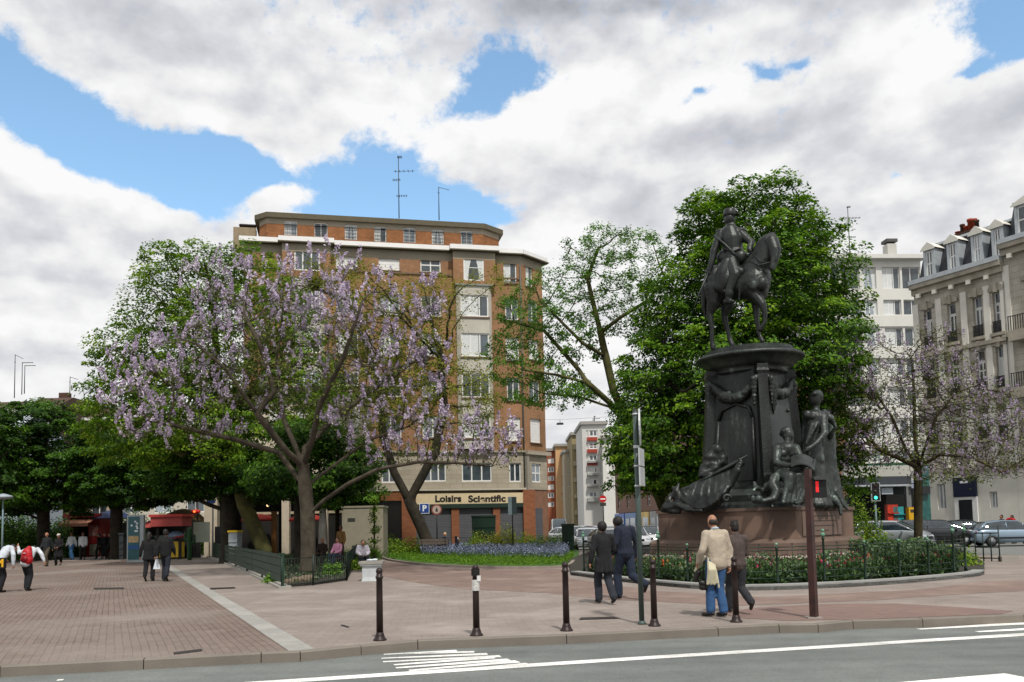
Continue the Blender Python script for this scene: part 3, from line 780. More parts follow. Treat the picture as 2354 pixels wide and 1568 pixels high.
# first floor in stone + signs
st_ops = [MF.rect(a,c,b,d) for a,b,c,d in [(775,818,1060,1110),(877,912,1060,1110),(972,1025,1064,1107),(1061,1130,1064,1107),(1170,1197,1064,1108)]]
mb = MF.mb(); zs = z_sign_t+.25
holes_wall(mb, s_L, s_R, zs, z_lo-.15, st_ops, -.06, .22)
mb.build('first_floor_wall', m_stone, bt, True)
for r in st_ops: window(MF, r, .06, bt, 'triple' if r[1]-r[0] > 1.5 else 'pair', bw=.1)
MF.mb().box(s_L, s_R, -.25, -.062, z_lo-.15, z_lo).build('string_course', m_stone, bt, True)
MF.mb().box(s_L, s_R, -.2, -.064, zs-.02, zs+.12).build('balcony_course', mat('pale stone band', 'b1ab9b'), bt, True)
opb = [BF.rect(1221,1066,1242,1109)]
mb = BF.mb(); holes_wall(mb, 0, lenB, zs, z_lo-.15, opb, -.06, .2); mb.add([(lenB,-.06,0),(lenB+1.5,5,0),(lenB+1.5,5,z_lo-.15),(lenB,-.06,z_lo-.15)],[(0,1,2,3)]); mb.build('corner_stone_wall', m_stone, bt, True)
window(BF, opb[0], .04, bt, 'cross', bw=.1)
BF.mb().box(-.1, lenB+.25, -.35, -.062, z_lo-.3, z_lo).build('corner_string_course', m_stone, bt, True)
BF.mb().box(-.05, .2, -.25, -.065, 0, z_lo-.3).build('corner_pilaster', mat('grey stone pilaster', '8d877b'), bt, True)
# shop front
sg0, sg1 = MF.sz(956,1146,-.25)[0], MF.sz(1202,1146,-.25)[0]
MF.mb().box(sg0, sg1, -.25, -.02, z_sign_b, z_sign_t).build('shop_sign', mat('cream sign board', 'c9b794', rough=.7, var=.06), bt, True)
m_txt = mat('black sign letters', '17130f', rough=.6)
def ftext(fr, body, x0, x1, yt, yb, y, mt, parent, bold=.0, name='lettering'):
    r = fr.rect(x0,yt,x1,yb,y)
    T = fr.M @ Matrix.Translation(((r[0]+r[1])/2, y, (r[2]+r[3])/2)) @ Matrix.Rotation(PI/2, 4, 'X')
    h = (r[3]-r[2])
    o = text_mesh(name, body, 1., mt, None, Matrix.Identity(4), bold=bold)
    xs = [v.co.x for v in o.data.vertices]; ys = [v.co.y for v in o.data.vertices]
    sx = (r[1]-r[0])/(max(xs)-min(xs)); sy = h/(max(ys)-min(ys)); cx, cy = (max(xs)+min(xs))/2, (max(ys)+min(ys))/2
    o.data.transform(T @ Matrix.Diagonal((sx, sy, 1, 1)) @ Matrix.Translation((-cx,-cy,0)))
    setpar(o, parent, True); return o
ftext(MF, 'Loisirs', 1000,1060,1138,1154,-.262, m_txt, bt, .035, 'sign_lettering')
ftext(MF, 'Scientific', 1076,1162,1138,1154,-.262, m_txt, bt, .035, 'sign_lettering')
MF.mb().box(sg0, sg1, -.3, -.02, z_sign_b-.32, z_sign_b-.004).build('awning_box', mat('dark green box', '15291f', rough=.6), bt, True)
m_pil = brick_mat('shop pillar brick', '8f5a3c', '7f4d33', '6d4a37', .3, .1, .01, rot=MF.a, var=.2)
m_shut = brick_mat('grey shutter slats', '55565a', '505155', '3b3c40', 20., .12, .012, rot=MF.a, var=.1, rough=.6)
zsb = z_sign_b-.33
for x0, x1 in [(923,956),(1037,1055),(1133,1149),(1202,1229)]:
    a, b = MF.sz(x0,1190,-.1)[0], MF.sz(x1,1190,-.1)[0]
    MF.mb().box(a, b, -.18 if x0 < 1200 else -.3, .3, 0, zsb if 956 < x0 < 1200 else z_sign_t+.2).build('shop_pillar', m_pil, bt, True)
for x0, x1 in [(956,1037),(1055,1133),(1149,1202)]:
    a, b = MF.sz(x0,1190)[0], MF.sz(x1,1190)[0]
    MF.mb().box(a+.01, b-.01, .02, .1, .2, zsb-.005).build('roller_shutter', m_shut, bt, True)
a, b = MF.sz(867,1190)[0], MF.sz(923,1190)[0]
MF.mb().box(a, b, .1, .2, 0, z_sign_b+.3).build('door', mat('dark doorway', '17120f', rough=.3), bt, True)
MF.mb().box(a-.2, b+1.1, -.12, .09, z_sign_b+.32, z_sign_t+.22).build('brick_lintel', brick_mat('brick lintel', '8e5a35', '7a4a2c', '5c4330', .35, .14, .015, rot=MF.a, var=.3), bt, True)
a0 = MF.sz(845,1190)[0]
MF.mb().box(a0, a-.01, -.1, .3, 0, z_sign_t).build('shop_pillar', m_pil, bt, True)
a, b = BF.sz(1229,1190)[0], BF.sz(1246,1190)[0]
BF.mb().box(max(a,.22), b, -.05, .05, 0, BF.sz(1235,1168)[1]).build('roller_shutter', m_shut, bt, True)
BF.mb().box(.1, lenB+.1, 0, .3, 0, zs).build('corner_base', mat('corner plinth', '7d5a45', var=.2), bt, True)
MF.mb().box(s_L, a0-.01, 0, .3, 0, zs).build('ground_floor_wall', mat('pale shop wall', 'a9a493'), bt, True)
# roof things: chimney stack left, small vents
cs0, cz0 = MF.sz(536, 552, 3); cs1, cz1 = MF.sz(588, 524, 3)
MF.mb().box(cs0, cs1, 3, 3.8, zt5, cz1).build('chimney', mat('rendered chimney', '8a7b62', var=.2), bt, True)
mb = MF.mb()
for k in range(9):
    q = cs0+.5+(cs1-cs0-.6)*k/8
    mb.lathe([(.09,cz1+.002),(.09,cz1+.25),(.14,cz1+.27),(.13,cz1+.33),(.05,cz1+.4)], (q,3.4,0), 8)
mb.build('chimney_pot', mat('sooty clay', '2a211d'), bt, True)
MF.mb().box(sR2-.2, sR2+.55, 2.2, 3., zt5+.3, zt5+1.1).build('roof_chimney', m_brick, bt, True)
mb = MF.mb()
for px, y in ((936,4),(990,5)):
    q, _ = MF.sz(px, 500, y); mb.lathe([(.1,z_roof+.1),(.1,z_roof+.45),(.16,z_roof+.47),(.02,z_roof+.56)], (q,y,0), 8)
mb.build('roof_vent', m_darkr, bt, True)
m_ant = mat('antenna metal', '3c3f42', rough=.5, metal=.6)
def antenna(px, ytop, ybase, Y, kind=0, label=''):
    b = A(px, ybase, Y); t = A(px, ytop, Y); h = t.z-b.z
    o = thing('roof_antenna', label, 'antenna', b)
    r = max(.035, Y*.0006)
    MB().cyl((0,0,0),(0,0,h),r,r*.7,6).build('mast', m_ant, o)
    mb = MB()
    if kind == 0:
        for zf, L, d in ((.99,.3,1),(.76,1.3,1),(.62,.5,-1),(.36,.7,1)):
            mb.cyl((-.3*L*d,0,h*zf),(L*d,0,h*zf),r*.5,n=5)
            for k in range(5):
                q = (-.2+1.1*k/4)*L*d; mb.cyl((q,-.25,h*zf),(q,.25,h*zf),r*.35,n=4); mb.cyl((q,0,h*zf-.1),(q,0,h*zf+.1),r*.3,n=4)
    elif kind == 1:
        mb.cyl((0,0,h*.99),(.9,0,h*.9),r*.5,n=5); mb.cyl((-.1,0,h*.82),(.1,0,h*.82),r*.5,n=5)
    else:
        mb.cyl((-.05,0,h*.99),(1.2,0,h*.985),r*.6,n=5)
        for k in range(4): mb.cyl((.1+.3*k,-.2,h*.985),(.1+.3*k,.2,h*.985),r*.4,n=4)
    mb.build('aerial', m_ant, o)
antenna(917,360,502,69,0,'tallest roof antenna with several crossed arms on the brick block')
antenna(1009,430,506,69,1,'short thin roof antenna with one bent tip on the brick block')
# ================= white modern apartment building (right)
def block(name, label, P, ang, x0, x1, ytop, wallm, depth=14, zb=0., roofm=None, P_is=None):
    pass
WF = Fr(A(2113, 1190, 85), rad(4))
m_ww = mat('white facade panels', 'c9c8c2', rough=.7, var=.08, scale=.3)
m_wg = mat('pale grey render', 'aeada6', rough=.8, var=.1, scale=.4)
t = thing('apartment_building', 'white modern apartment building with long window bands behind the dense green tree', 'building', WF.o)
sL, sR_ = WF.sz(1840, 700)[0], WF.sz(2120, 700)[0]
zr = WF.sz(2030, 598)[1]
rows = [(614,664,True),(689,724,True),(754,796,True),(823,863,True),(894,934,True),(966,1008,True),(1036,1062,False)]
ops_all = []
MFb = WF.mb()
for k, (yt, yb, b_) in enumerate(rows):
    z1_ = WF.sz(2060, yt)[1]; z0_ = WF.sz(2060, yb)[1]
    n = 6; st = (sR_-sL)/n
    for i in range(n):
        a = sL+i*st+.12; b = sL+(i+1)*st-(.12 if i % 3 else .5)
        ops_all.append((a, b, z0_, z1_))
holes_wall(MFb, sL, sR_, 3.4, zr, ops_all, 0, .35)
MFb.build('wall', m_ww, t, True)
for i, r in enumerate(ops_all):
    window(WF, r, .2, t, ['slide','pair','triplec','curtain','slide','half'][(i*5) % 6], bw=.08, pane=[m_pane, m_pane2][(i*7 % 3) == 0])
WF.mb().box(sL, sR_, .4, 12, 0, zr-.05).build('core_wall', m_wg, t, True)
WF.mb().box(sL-.3, sR_+.3, -.7, 12, zr+.003, zr+.4).build('roof', m_ww, t, True)
a, b = WF.sz(1950,600)[0], WF.sz(2001,600)[0]
WF.mb().box(a, b, 2, 6, zr+.41, WF.sz(1980,583,2)[1]).build('penthouse', m_wg, t, True)
for k, (yt, yb, b_) in enumerate(rows[1:]):
    z0_ = WF.sz(2060, yb)[1]
    WF.mb().box(sL, sR_, -.12, -.003, z0_-1.2, z0_-.1).build('balcony_front', m_ww if k != 5 else mat('green awning band','1d4d38'), t, True)
a, b = WF.sz(2040,580,3)[0], WF.sz(2061,580,3)[0]
WF.mb().box(a, b, 3, 4, zr+.41, WF.sz(2050,560,3)[1]).build('chimney', m_wg, t, True)
WF.mb().box(a-.1, b+.1, 2.9, 4.1, WF.sz(2050,560,3)[1]+.2, WF.sz(2050,549,3)[1]).build('chimney_cap', mat('dark chimney cap', '4a4a48'), t, True)
antenna(1953,475,585,88,0,'thin roof antenna with crossed arms above the white apartment building')
# ================= stone townhouses (right)
ja = A(2100, 1190, 63); jb = A(2353, 1184, 55.8)
TF = Fr(ja, math.atan2(jb.y-ja.y, jb.x-ja.x))
m_sto = brick_mat('weathered limestone', 'b8b3a8', 'aca699', '87817a', 1.1, .42, .014, rot=TF.a, var=.32, scale=.45, stain=('8b8375', .35), bump=.3)
m_sto2 = mat('white painted stone', 'cfccc2', rough=.8, var=.12, scale=.6)
m_trim = mat('stone moulding', '9a9386', rough=.9, var=.3, scale=1.2)
m_slate = mat('dark slate roof', '33353a', rough=.6, var=.25, scale=2, bump=.2)
m_zinc = mat('zinc dormer', 'a9afb3', rough=.45, metal=.2, var=.12)
def townhouse(label, s0, s1, zc, winx, floors, dorm, ground, wallm, nm='townhouse', bal=()):
    t = thing(nm, label, 'building', TF.M @ Vector((s0,0,0)))
    ops = []
    for wi, (a, b) in enumerate(winx):
        for fi, (zb_, zt_) in enumerate(floors): ops.append((a, b, zb_, zt_))
    gops = ground
    mb = TF.mb(); holes_wall(mb, s0, s1, 4.9, zc, ops, 0, .35); mb.build('wall', wallm, t, True)
    mb = TF.mb(); holes_wall(mb, s0, s1, 0, 4.897, gops, 0, .3); mb.build('ground_floor_wall', m_sto2, t, True)
    TF.mb().box(s0, s1, .6, 11, 0, zc-.1).build('core_wall', m_trim, t, True)
    for i, r in enumerate(ops): 
        window(TF, (r[0],r[1],r[2]+(r[3]-r[2])*.72,r[3]), .26, t, 'plain', bw=.08, pane=m_pane); window(TF, (r[0],r[1],r[2],r[2]+(r[3]-r[2])*.715), .25, t, ['pair','pair','half','french'][i*5 % 4], bw=.10, pane=m_pane)
        # brow moulding and jambs
        mb = TF.mb(); n = 6; a, b, c, d = r
        for k in range(n):
            q0, q1 = k/n, (k+1)/n; f = lambda q: .32*math.sin(PI*q)
            x0_, x1_ = a-.22+(b-a+.44)*q0, a-.22+(b-a+.44)*q1
            mb.add([(x0_,-.14,d+.05),(x1_,-.14,d+.05),(x1_,-.14,d+.28+f(q1)),(x0_,-.14,d+.28+f(q0)),(x0_,-.004,d+.28+f(q0)),(x1_,-.004,d+.28+f(q1)),(x0_,-.004,d+.05),(x1_,-.004,d+.05)],
                   [(0,1,2,3),(3,2,5,4),(6,7,1,0)])
        mb.box((a+b)/2-.12, (a+b)/2+.12, -.24, -.145, d-.05, d+.6)
        mb.build('window_brow', m_trim, t, True)
        ir = TF.mb(); zb_ = c
        for k in range(11): q = a+(b-a)*k/10; ir.box(q-.02,q+.02,-.08,-.05,zb_,zb_+.75)
        ir.box(a-.05,b+.05,-.09,-.04,zb_+.75,zb_+.8); ir.box(a-.05,b+.05,-.09,-.04,zb_+.1,zb_+.14)
        ir.build('window_railing', mat('dark iron', '1c1d1e'), t, True)
        TF.mb().box(a-.2, b+.2, -.2, -.003, c-.22, c-.01).build('sill', m_trim, t, True)
    for r in gops: window(TF, r, .2, t, 'pair', bw=.1)
    # pilaster strips
    xs = [s0+.12] + [(winx[i][1]+winx[i+1][0])/2 for i in range(len(winx)-1)] + [s1-.12]
    for x in xs: TF.mb().box(x-.22, x+.22, -.1, -.002, 4.95, zc-1.4).build('pilaster', m_sto2, t, True)
    # string courses
    for z in [4.9] + [f[0]-.55 for f in floors[1:]]:
        TF.mb().box(s0+.003, s1-.003, -.28, -.101, z-.12, z+.14).build('string_course', m_trim, t, True)
    mb = TF.mb(); mb.box(s0, s1, -.55, .02, zc-.32, zc); mb.box(s0+.003, s1-.003, -.3, -.004, zc-.75, zc-.323)
    mb.build('cornice', m_trim, t, True)
    TF.mb().box(s0+.01, s1-.01, -.62, .6, zc+.003, zc+.32).build('gutter', m_zinc, t, True)
    for k in range(int((s1-s0)/1.3)):
        x = s0+.5+k*1.3; TF.mb().box(x, x+.28, -.5, -.31, zc-1.05, zc-.76).build('cornice_bracket', m_sto2, t, True)
    # mansard
    zm = zc+3.0
    mb = TF.mb(); mb.add([(s0+.02,.5,zc+.1),(s1-.02,.5,zc+.1),(s1-.02,1.5,zm),(s0+.02,1.5,zm),(s0+.02,10,zm+.4),(s1-.02,10,zm+.4),(s0+.02,10,zc),(s1-.02,10,zc)],
                         [(0,1,2,3),(3,2,5,4),(1,7,5,2),(0,3,4,6)])
    mb.build('roof', m_slate, t, True)
    TF.mb().box(s0+.02, s1-.02, 1.3, 1.7, zm-.02, zm+.14).build('roof_ridge', m_zinc, t, True)
    for a, b in dorm:
        d = TF.mb(); c = (a+b)/2; zb_, zt_ = zc+.35, zc+2.55; w2 = (b-a)/2+.18
        holes_wall(d, c-w2, c+w2, zb_, zt_, [(a, b, zb_+.2, zt_-.15)], .3, .15)
        d.add([(c-w2,.3,zb_),(c-w2,.3,zt_),(c-w2,1.9,zt_),(c-w2,1.9,zb_),(c+w2,.3,zb_),(c+w2,.3,zt_),(c+w2,1.9,zt_),(c+w2,1.9,zb_)], [(0,1,2,3),(4,7,6,5)])
        dm = d.build('dormer', m_zinc, t, True)
        p = TF.mb(); n = 8; pts = [(c-w2-.15+(2*w2+.3)*k/n, zt_+.5*(1-abs(2*k/n-1))**.8) for k in range(n+1)]
        vs = [(x,.18,z) for x, z in pts] + [(x,2.0,z+.0) for x, z in pts] + [(pts[0][0],.18,zt_-.1),(pts[-1][0],.18,zt_-.1)]
        p.add(vs, [tuple(range(n+1))+(2*n+3, 2*n+2)] + [(i, n+1+i, n+2+i, i+1) for i in range(n)]); p.build('dormer_pediment', m_sto2, dm, True)
        window(TF, (a, b, zb_+.2, zt_-.15), .38, dm, 'cross', bw=.09)
    return t
sT = lambda px, py: TF.sz(px, py)
zc = (sT(2225, 626)[1] + sT(2115, 652)[1])/2
s_a, s_b = sT(2101, 700)[0], sT(2291, 700)[0]
wx = [(sT(x0,y)[0], sT(x1,y)[0]) for x0, x1, y in [(2124,2142,750),(2177,2197,730),(2236,2257,720),(2281,2303,700)]]
fl = [(sT(2246,775)[1], sT(2246,682)[1]), (sT(2246,900)[1], sT(2246,806)[1]), (sT(2246,1010)[1], sT(2246,935)[1])]
fl = [(min(a,b), max(a,b)) for a, b in fl][::-1]
gz = lambda x0, x1, yt, yb: (lambda r: r)(TF.rect(x0, yt, x1, yb))
gr = [gz(2154,2173,1112,1171), gz(2274,2292,1130,1168)]
dr = [(sT(x0,y)[0], sT(x1,y)[0]) for x0, x1, y in [(2122,2137,620),(2176,2191,605),(2232,2247,590),(2279,2294,575)]]
sBb = (sT(2312, 700)[0]); 
h1 = townhouse('pale limestone townhouse with four zinc dormers beside the white apartment building', s_a, sBb, zc, wx, fl, dr, gr, m_sto)
# door of the first house
r = gz(2200,2246,1142,1215)
o = TF.mb().box(r[0]-.1, r[1]+.1, -.14, -.01, 0, r[3]).build('door_surround', m_pvc, h1, True)
TF.mb().box(r[0]+.25, r[1]-.25, -.16, -.143, .1, r[3]-.2).build('door', mat('dark door glass', '1d2226', rough=.15), o, True)
TF.mb().box(r[0]-.1, r[1]+.1, -.2, -.01, r[3]+.01, r[3]+1.35).build('blue_fascia', mat('navy fascia', '141d33', rough=.4), h1, True)
m_fw = mat('white lettering', 'd5d8dc')
TF.mb().box(r[0]+.45, r[1]-.45, -.21, -.203, r[3]+.95, r[3]+1.1).build('fascia_stripe', m_fw, h1, True)
s_end = s_b+9.5
wx2 = [(sT(2340,700)[0], sT(2340,700)[0]+1.5), (sT(2340,700)[0]+3.4, sT(2340,700)[0]+4.9)]
wx2 = [(sBb+1.3, sBb+2.7), (sBb+4.6, sBb+6.0)]
h2 = townhouse('taller soot stained limestone townhouse with stone bay and red chimney at the picture edge', sBb+.01, sBb+8, zc+1.0, wx2, [(a+.2,b+.2) for a,b in fl], [(sBb+.9, sBb+2.6), (sBb+4.6,sBb+6.1)], [(sBb+1.3,sBb+2.2,1.5,3.6),(sBb+4.5,sBb+5.5,1.5,3.6)], m_sto)
TF.mb().box(sBb+.6, sBb+3.4, -1.0, -.283, fl[2][0]-.95, fl[2][0]-.25).build('stone_balcony', m_trim, h2, True)
TF.mb().box(sBb+.6, sBb+3.4, -1.0, -.283, fl[1][0]-.95, fl[1][0]-.25).build('stone_balcony', m_trim, h2, True)
for zz in (fl[2][0]-.25, fl[1][0]-.25):
    ir = TF.mb()
    for k in range(18): q = sBb+.65+2.7*k/17; ir.box(q-.02,q+.02,-.98,-.94,zz,zz+.9)
    ir.box(sBb+.6,sBb+3.4,-.99,-.93,zz+.9,zz+.95)
    ir.build('balcony_railing', mat('dark iron','1c1d1e'), h2, True)
# chimneys with clay pots
m_pot = mat('terracotta pot', '8e3a22', rough=.8, var=.2); m_chb = mat('sooty brick', '4b352b', rough=.9, var=.3, scale=3)
def chim(par, s0, s1, y, z0, z1, pots):
    TF.mb().box(s0, s1, y, y+.9, z0, z1).build('chimney', m_chb, par, True)
    TF.mb().box(s0-.1, s1+.1, y-.1, y+1, z1+.002, z1+.18).build('chimney_cap', m_chb, par, True)
    for q, h, r_ in pots:
        TF.mb().lathe([(r_,0),(r_*.9,h*.8),(r_*1.15,h*.82),(r_*1.1,h),(r_*.6,h),(r_*.6,h-.05)], (s0+(s1-s0)*q, y+.45, z1+.184), 10).build('chimney_pot', m_pot if r_ != .17 else m_chb, par, True)
a, za = TF.sz(2190, 560, 4); b, zb_ = TF.sz(2240, 545, 4)
chim(h1, a, b, 4, zc+2.5, TF.sz(2215,546,4)[1]+.25, [(.08,.3,.2),(.3,.75,.17),(.48,.5,.2),(.66,.95,.2),(.84,.85,.2),(.95,.7,.17)])
a, za = TF.sz(2337, 530, 4); 
chim(h2, a, a+1.8, 4, zc+3.5, TF.sz(2345,520,4)[1], [(.15,1.6,.26),(.45,1.5,.26),(.8,1.4,.26)])
# ================= kiosk shop with canopy under the white building
KF = Fr(A(2120, 1190, 58), rad(2))
t = thing('corner_shop', 'low dark shop with a wide grey canopy behind the parked cars', 'shop', KF.o)
def kb(x0,x1,yt,yb,y0,y1,nm,m): 
    r = KF.rect(x0,yt,x1,yb,y0); return KF.mb().box(r[0],r[1],y0,y1,r[2],r[3]).build(nm,m,t,True)
kb(1963,2096,1114,1118,-1.5,2,'canopy_edge',mat('canopy white edge','9fa6ab'))
kb(1988,2094,1095,1113,-.9,3,'canopy',mat('dark canopy','33373c'))
kb(1950,2138,1119,1137,0,.2,'fascia',mat('dark fascia','25282b'))
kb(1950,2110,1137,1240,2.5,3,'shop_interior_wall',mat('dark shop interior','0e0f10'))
kb(1950,1965,1137,1240,0,.3,'pillar',mat('dark fascia','25282b'))
kb(2085,2096,1118,1240,-.1,.3,'pillar',mat('grey post','6d706f'))
kb(2112,2138,1070,1240,.3,.6,'teal_shopfront',mat('teal glass','2a5a56',rough=.2,var=.4))
kb(1940,2140,1070,1118,4.2,4.6,'upper_wall',m_wg)
kb(2094,2106,1105,1122,-.4,-.3,'lit_sign',mat('pale sign','8d97ab'))
kb(2026,2052,1121,1136,-1.2,-1.1,'hanging_sign',mat('blue white sign','a9b3bb'))
def simple_thing(mb, name, label, cat, m, **kw):
    return mb.build(name, m, **kw)
# goods on display in front of the shop
def at_sz(x, yb, yt, y=0, fr=None):
    a, z0 = (fr or KF).sz(x, yb, y); _, z1 = (fr or KF).sz(x, yt, y); return a, z0, z1
for (x, yb, yt, colr, lab) in [(2049,1187,1160,'b0331c','red display rack standing under the shop canopy'),(2062,1187,1165,'2f8f93','turquoise display rack standing under the shop canopy')]:
    a, z0, z1 = at_sz(x, 1190, yt, -.6)
    t2 = thing('display_rack', lab, 'display rack', KF.M @ Vector((a,-.6,0)), KF.a)
    m_ = mat('rack '+colr, colr, rough=.6, var=.3, scale=6)
    MB().box(-.35,.35,-.2,.2,.1,z1).build('rack_body', m_, t2)
    for k in range(4): MB().box(-.38,.38,-.34,-.2,.4+k*z1/5,.46+k*z1/5).build('shelf', m_, t2)
a, z0, z1 = at_sz(2096, 1190, 1166, -1.5)
t2 = thing('newspaper_box', 'yellow newspaper box beside the shop pillar', 'newspaper box', KF.M @ Vector((a,-1.5,0)), KF.a)
MB().box(-.3,.3,-.2,.2,.5,z1).build('box_body', mat('yellow paint','c79a12'), t2); MB().box(-.05,.05,-.05,.05,0,.5).build('leg', m_darkr, t2)
MB().box(-.2,.2,-.212,-.203,z1-.35,z1-.15).build('label_panel', m_darkr, t2)
# ================= street canyon between brick block and tree
def slab_building(label, px0, px1, ytop, Y, wallm, rows, wins, ang=0., styles=('pair',), extras=None, depth=18, band=None):
    fr = Fr(A(px0, 1205, Y), ang)
    s1, zt = fr.sz(px1, ytop); zt = fr.sz((px0+px1)/2, ytop)[1]
    t = thing('apartment_building', label, 'building', fr.o)
    ops = []
    for (yt, yb) in rows:
        for (a, b) in wins:
            ops.append(fr.rect(a, yt, b, yb))
    mb = fr.mb(); holes_wall(mb, 0, s1, 0, zt, ops, 0, .4)
    mb.add([(0,0,0),(0,depth,0),(0,depth,zt),(0,0,zt),(s1,0,0),(s1,depth,0),(s1,depth,zt),(s1,0,zt)], [(0,3,2,1),(4,5,6,7),(3,7,6,2)])
    mb.build('wall', wallm, t, True)
    fr.mb().box(-.4, s1+.4, -.6, depth, zt+.01, zt+.7).build('roof', mat('grey roof edge','8f8d88'), t, True)
    for i, r in enumerate(ops): window(fr, r, .2, t, styles[i % len(styles)], bw=.22)
    if band:
        for (yt, yb, m_) in band:
            a = fr.rect(px0, yt, px1, yb); fr.mb().box(band_x[0] if False else 0.02, s1-.02, -.25, -.01, a[2], a[3]).build('facade_band', m_, t, True)
    if extras: extras(fr, t, s1, zt)
    return t
m_b2 = mat('red brown street brick', '8a5038', rough=.9, var=.2, scale=.1)
m_peach = mat('peach render', 'c09a70', rough=.9, var=.12, scale=.1)
m_olive = mat('olive beige render', '8f8262', rough=.9, var=.2, scale=.1)
m_wst = mat('white street facade', 'bdbcb8', rough=.8, var=.1, scale=.1)
m_rpan = mat('red facade panel', '96392b', rough=.8, var=.1)
z6x = lambda x: 1235.6+x*.197
z6y = lambda y: 941.4+y*.197
def R6(*r): return [(z6y(a), z6y(b)) for a, b in r]
slab_building('narrow red brick block with small white windows in the side street', 1230, 1281, 1037, 230, m_b2, R6((565,628),(665,730),(772,830),(870,935),(965,1030),(1075,1135)), [(1259,1273)], styles=('shutter','pair','half'))
slab_building('peach coloured apartment block with dark windows in the side street', 1281, 1322, 1026, 225, m_peach, R6((515,580),(615,685),(710,770),(800,860),(900,960),(1000,1060)), [(1291,1301)], styles=('slide',))
def bal(fr, t, s1, zt):
    z = 4.
    while z < zt-2:
        fr.mb().box(s1*.1, s1*1.0, -1.6, -.02, z, z+1.0).build('balcony', mat('balcony front','9c937c'), t, True); z += 3.9
slab_building('olive beige apartment block with stacked balconies in the side street', 1319, 1346, 1000, 205, m_olive, R6((365,410),(475,525),(610,665),(730,760),(850,910),(960,1020)), [(1325,1337)], styles=('pair','slide'), extras=bal)
slab_building('low grey beige block with roof box between peach and olive blocks', 1300, 1330, 1040, 215, mat('grey beige render','a59c88'), R6((520,600),(680,760),(840,900)), [(1306,1316)], styles=('cross',))
def wx_(fr, t, s1, zt):
    for yt, yb in R6((325,365),(465,505),(628,650)):
        r = fr.rect(1349,yt,1372,yb); fr.mb().box(r[0],r[1],-.5,-.01,r[2],r[3]).build('red_panel', m_rpan, t, True)
    for yt, yb in R6((600,625),(745,770),(880,900),(1030,1075)):
        r = fr.rect(1349,yt,1374,yb); fr.mb().box(r[0],r[1],-1.2,-.01,r[2],r[3]).build('balcony', mat('grey balcony','8f8f8c'), t, True)
    r = fr.rect(1384,1000,1390,1200); fr.mb().box(r[0],r[1],-.6,-.01,0,r[3]).build('pilaster', m_sto2, t, True)
slab_building('tall white apartment block with red panels under its windows in the side street', 1343, 1392, 976, 185, m_wst, R6((240,315),(385,460),(525,600),(665,740),(810,880),(955,1025)), [(1347,1351),(1354,1373),(1379,1383)], styles=('triplec','pair','slide','half','cross'), extras=wx_)
slab_building('narrow white stair block stepping down beside the tall white block', 1389, 1419, 1008, 178, m_ww, R6((435,545),(610,720),(790,900)), [(1378+16,1400),(1405,1410)], styles=('pair',), ang=rad(-8))
antenna(1366,957,980,190,0,'small roof antenna on the tall white block in the side street')
# row of old houses on the right side of the street, receding
SF = Fr(A(1416, 1203, 150), math.atan2(-70, 6))
t = thing('street_house', 'old brown terraced house row partly hidden by the dense tree', 'building', SF.o)
oo = []
for k in range(9):
    for z in (4.2, 7.6, 11.): oo.append((2+k*7, 3.6+k*7, z, z+2))
mb = SF.mb(); holes_wall(mb, 0, 68, 3.4, 14.5, oo, 0, .3); mb.build('wall', mat('brown old brick','6e4f3f',var=.25,scale=.1), t, True)
for r in oo: window(SF, r, .2, t, 'cross', bw=.12)
SF.mb().box(0,68,.5,9,0,14.6).build('core_wall', mat('brown old brick','6e4f3f'), t, True)
SF.mb().prism([(0,-.4),(68,-.4),(68,9),(0,9)],14.7,15.3).build('roof', m_slate, t, True)
for k, c in enumerate(['2456a8','3d6a9c','c4a23a','7b7b78','9a3e36','4a4d50','b7b2a4','39506b']):
    SF.mb().box(k*8.4+.2, k*8.4+8, -.3, -.01, 0, 3.3).build('shopfront', mat('shopfront '+c, c, rough=.4, var=.3, scale=.6), t, True)
    SF.mb().box(k*8.4+1, k*8.4+3.6, -.34, -.31, 0, 2.4).build('shop_door', m_pane, t, True)
    SF.mb().box(k*8.4+4.4, k*8.4+7.6, -.34, -.31, .6, 2.5).build('shop_window', m_pane2, t, True)
# left side of the street
SL = Fr(A(1262, 1207, 215), math.atan2(-135, -8))
# far closing block
slab_building('distant pale block closing the end of the side street', 1330, 1350, 1100, 330, mat('distant pale wall','a3a09a'), [(1110,1116),(1125,1131),(1140,1146),(1155,1161)], [(1333,1337),(1341,1345)])
# hanging street lamp on a wire
p = A(1287, 976, 120)
t = thing('hanging_lamp', 'flat dark street lamp hanging on a wire above the side street', 'lamp', p)
MB().tube([(-.45,0,0),(-.36,0,.12),(.36,0,.12),(.45,0,0)], [.12,.16,.16,.12], 8).build('lamp_housing', mat('dark lamp','1f2124'), t)
MB().cyl((0,0,.2),(0,0,.7),.03,n=6).build('hanger', mat('dark lamp','1f2124'), t)
MB().tube([(-16,0,1.7),(-8,0,1.0),(0,0,.7),(8,0,1.0),(16,0,1.9)], .015, 4).build('wire', mat('dark lamp','1f2124'), t)
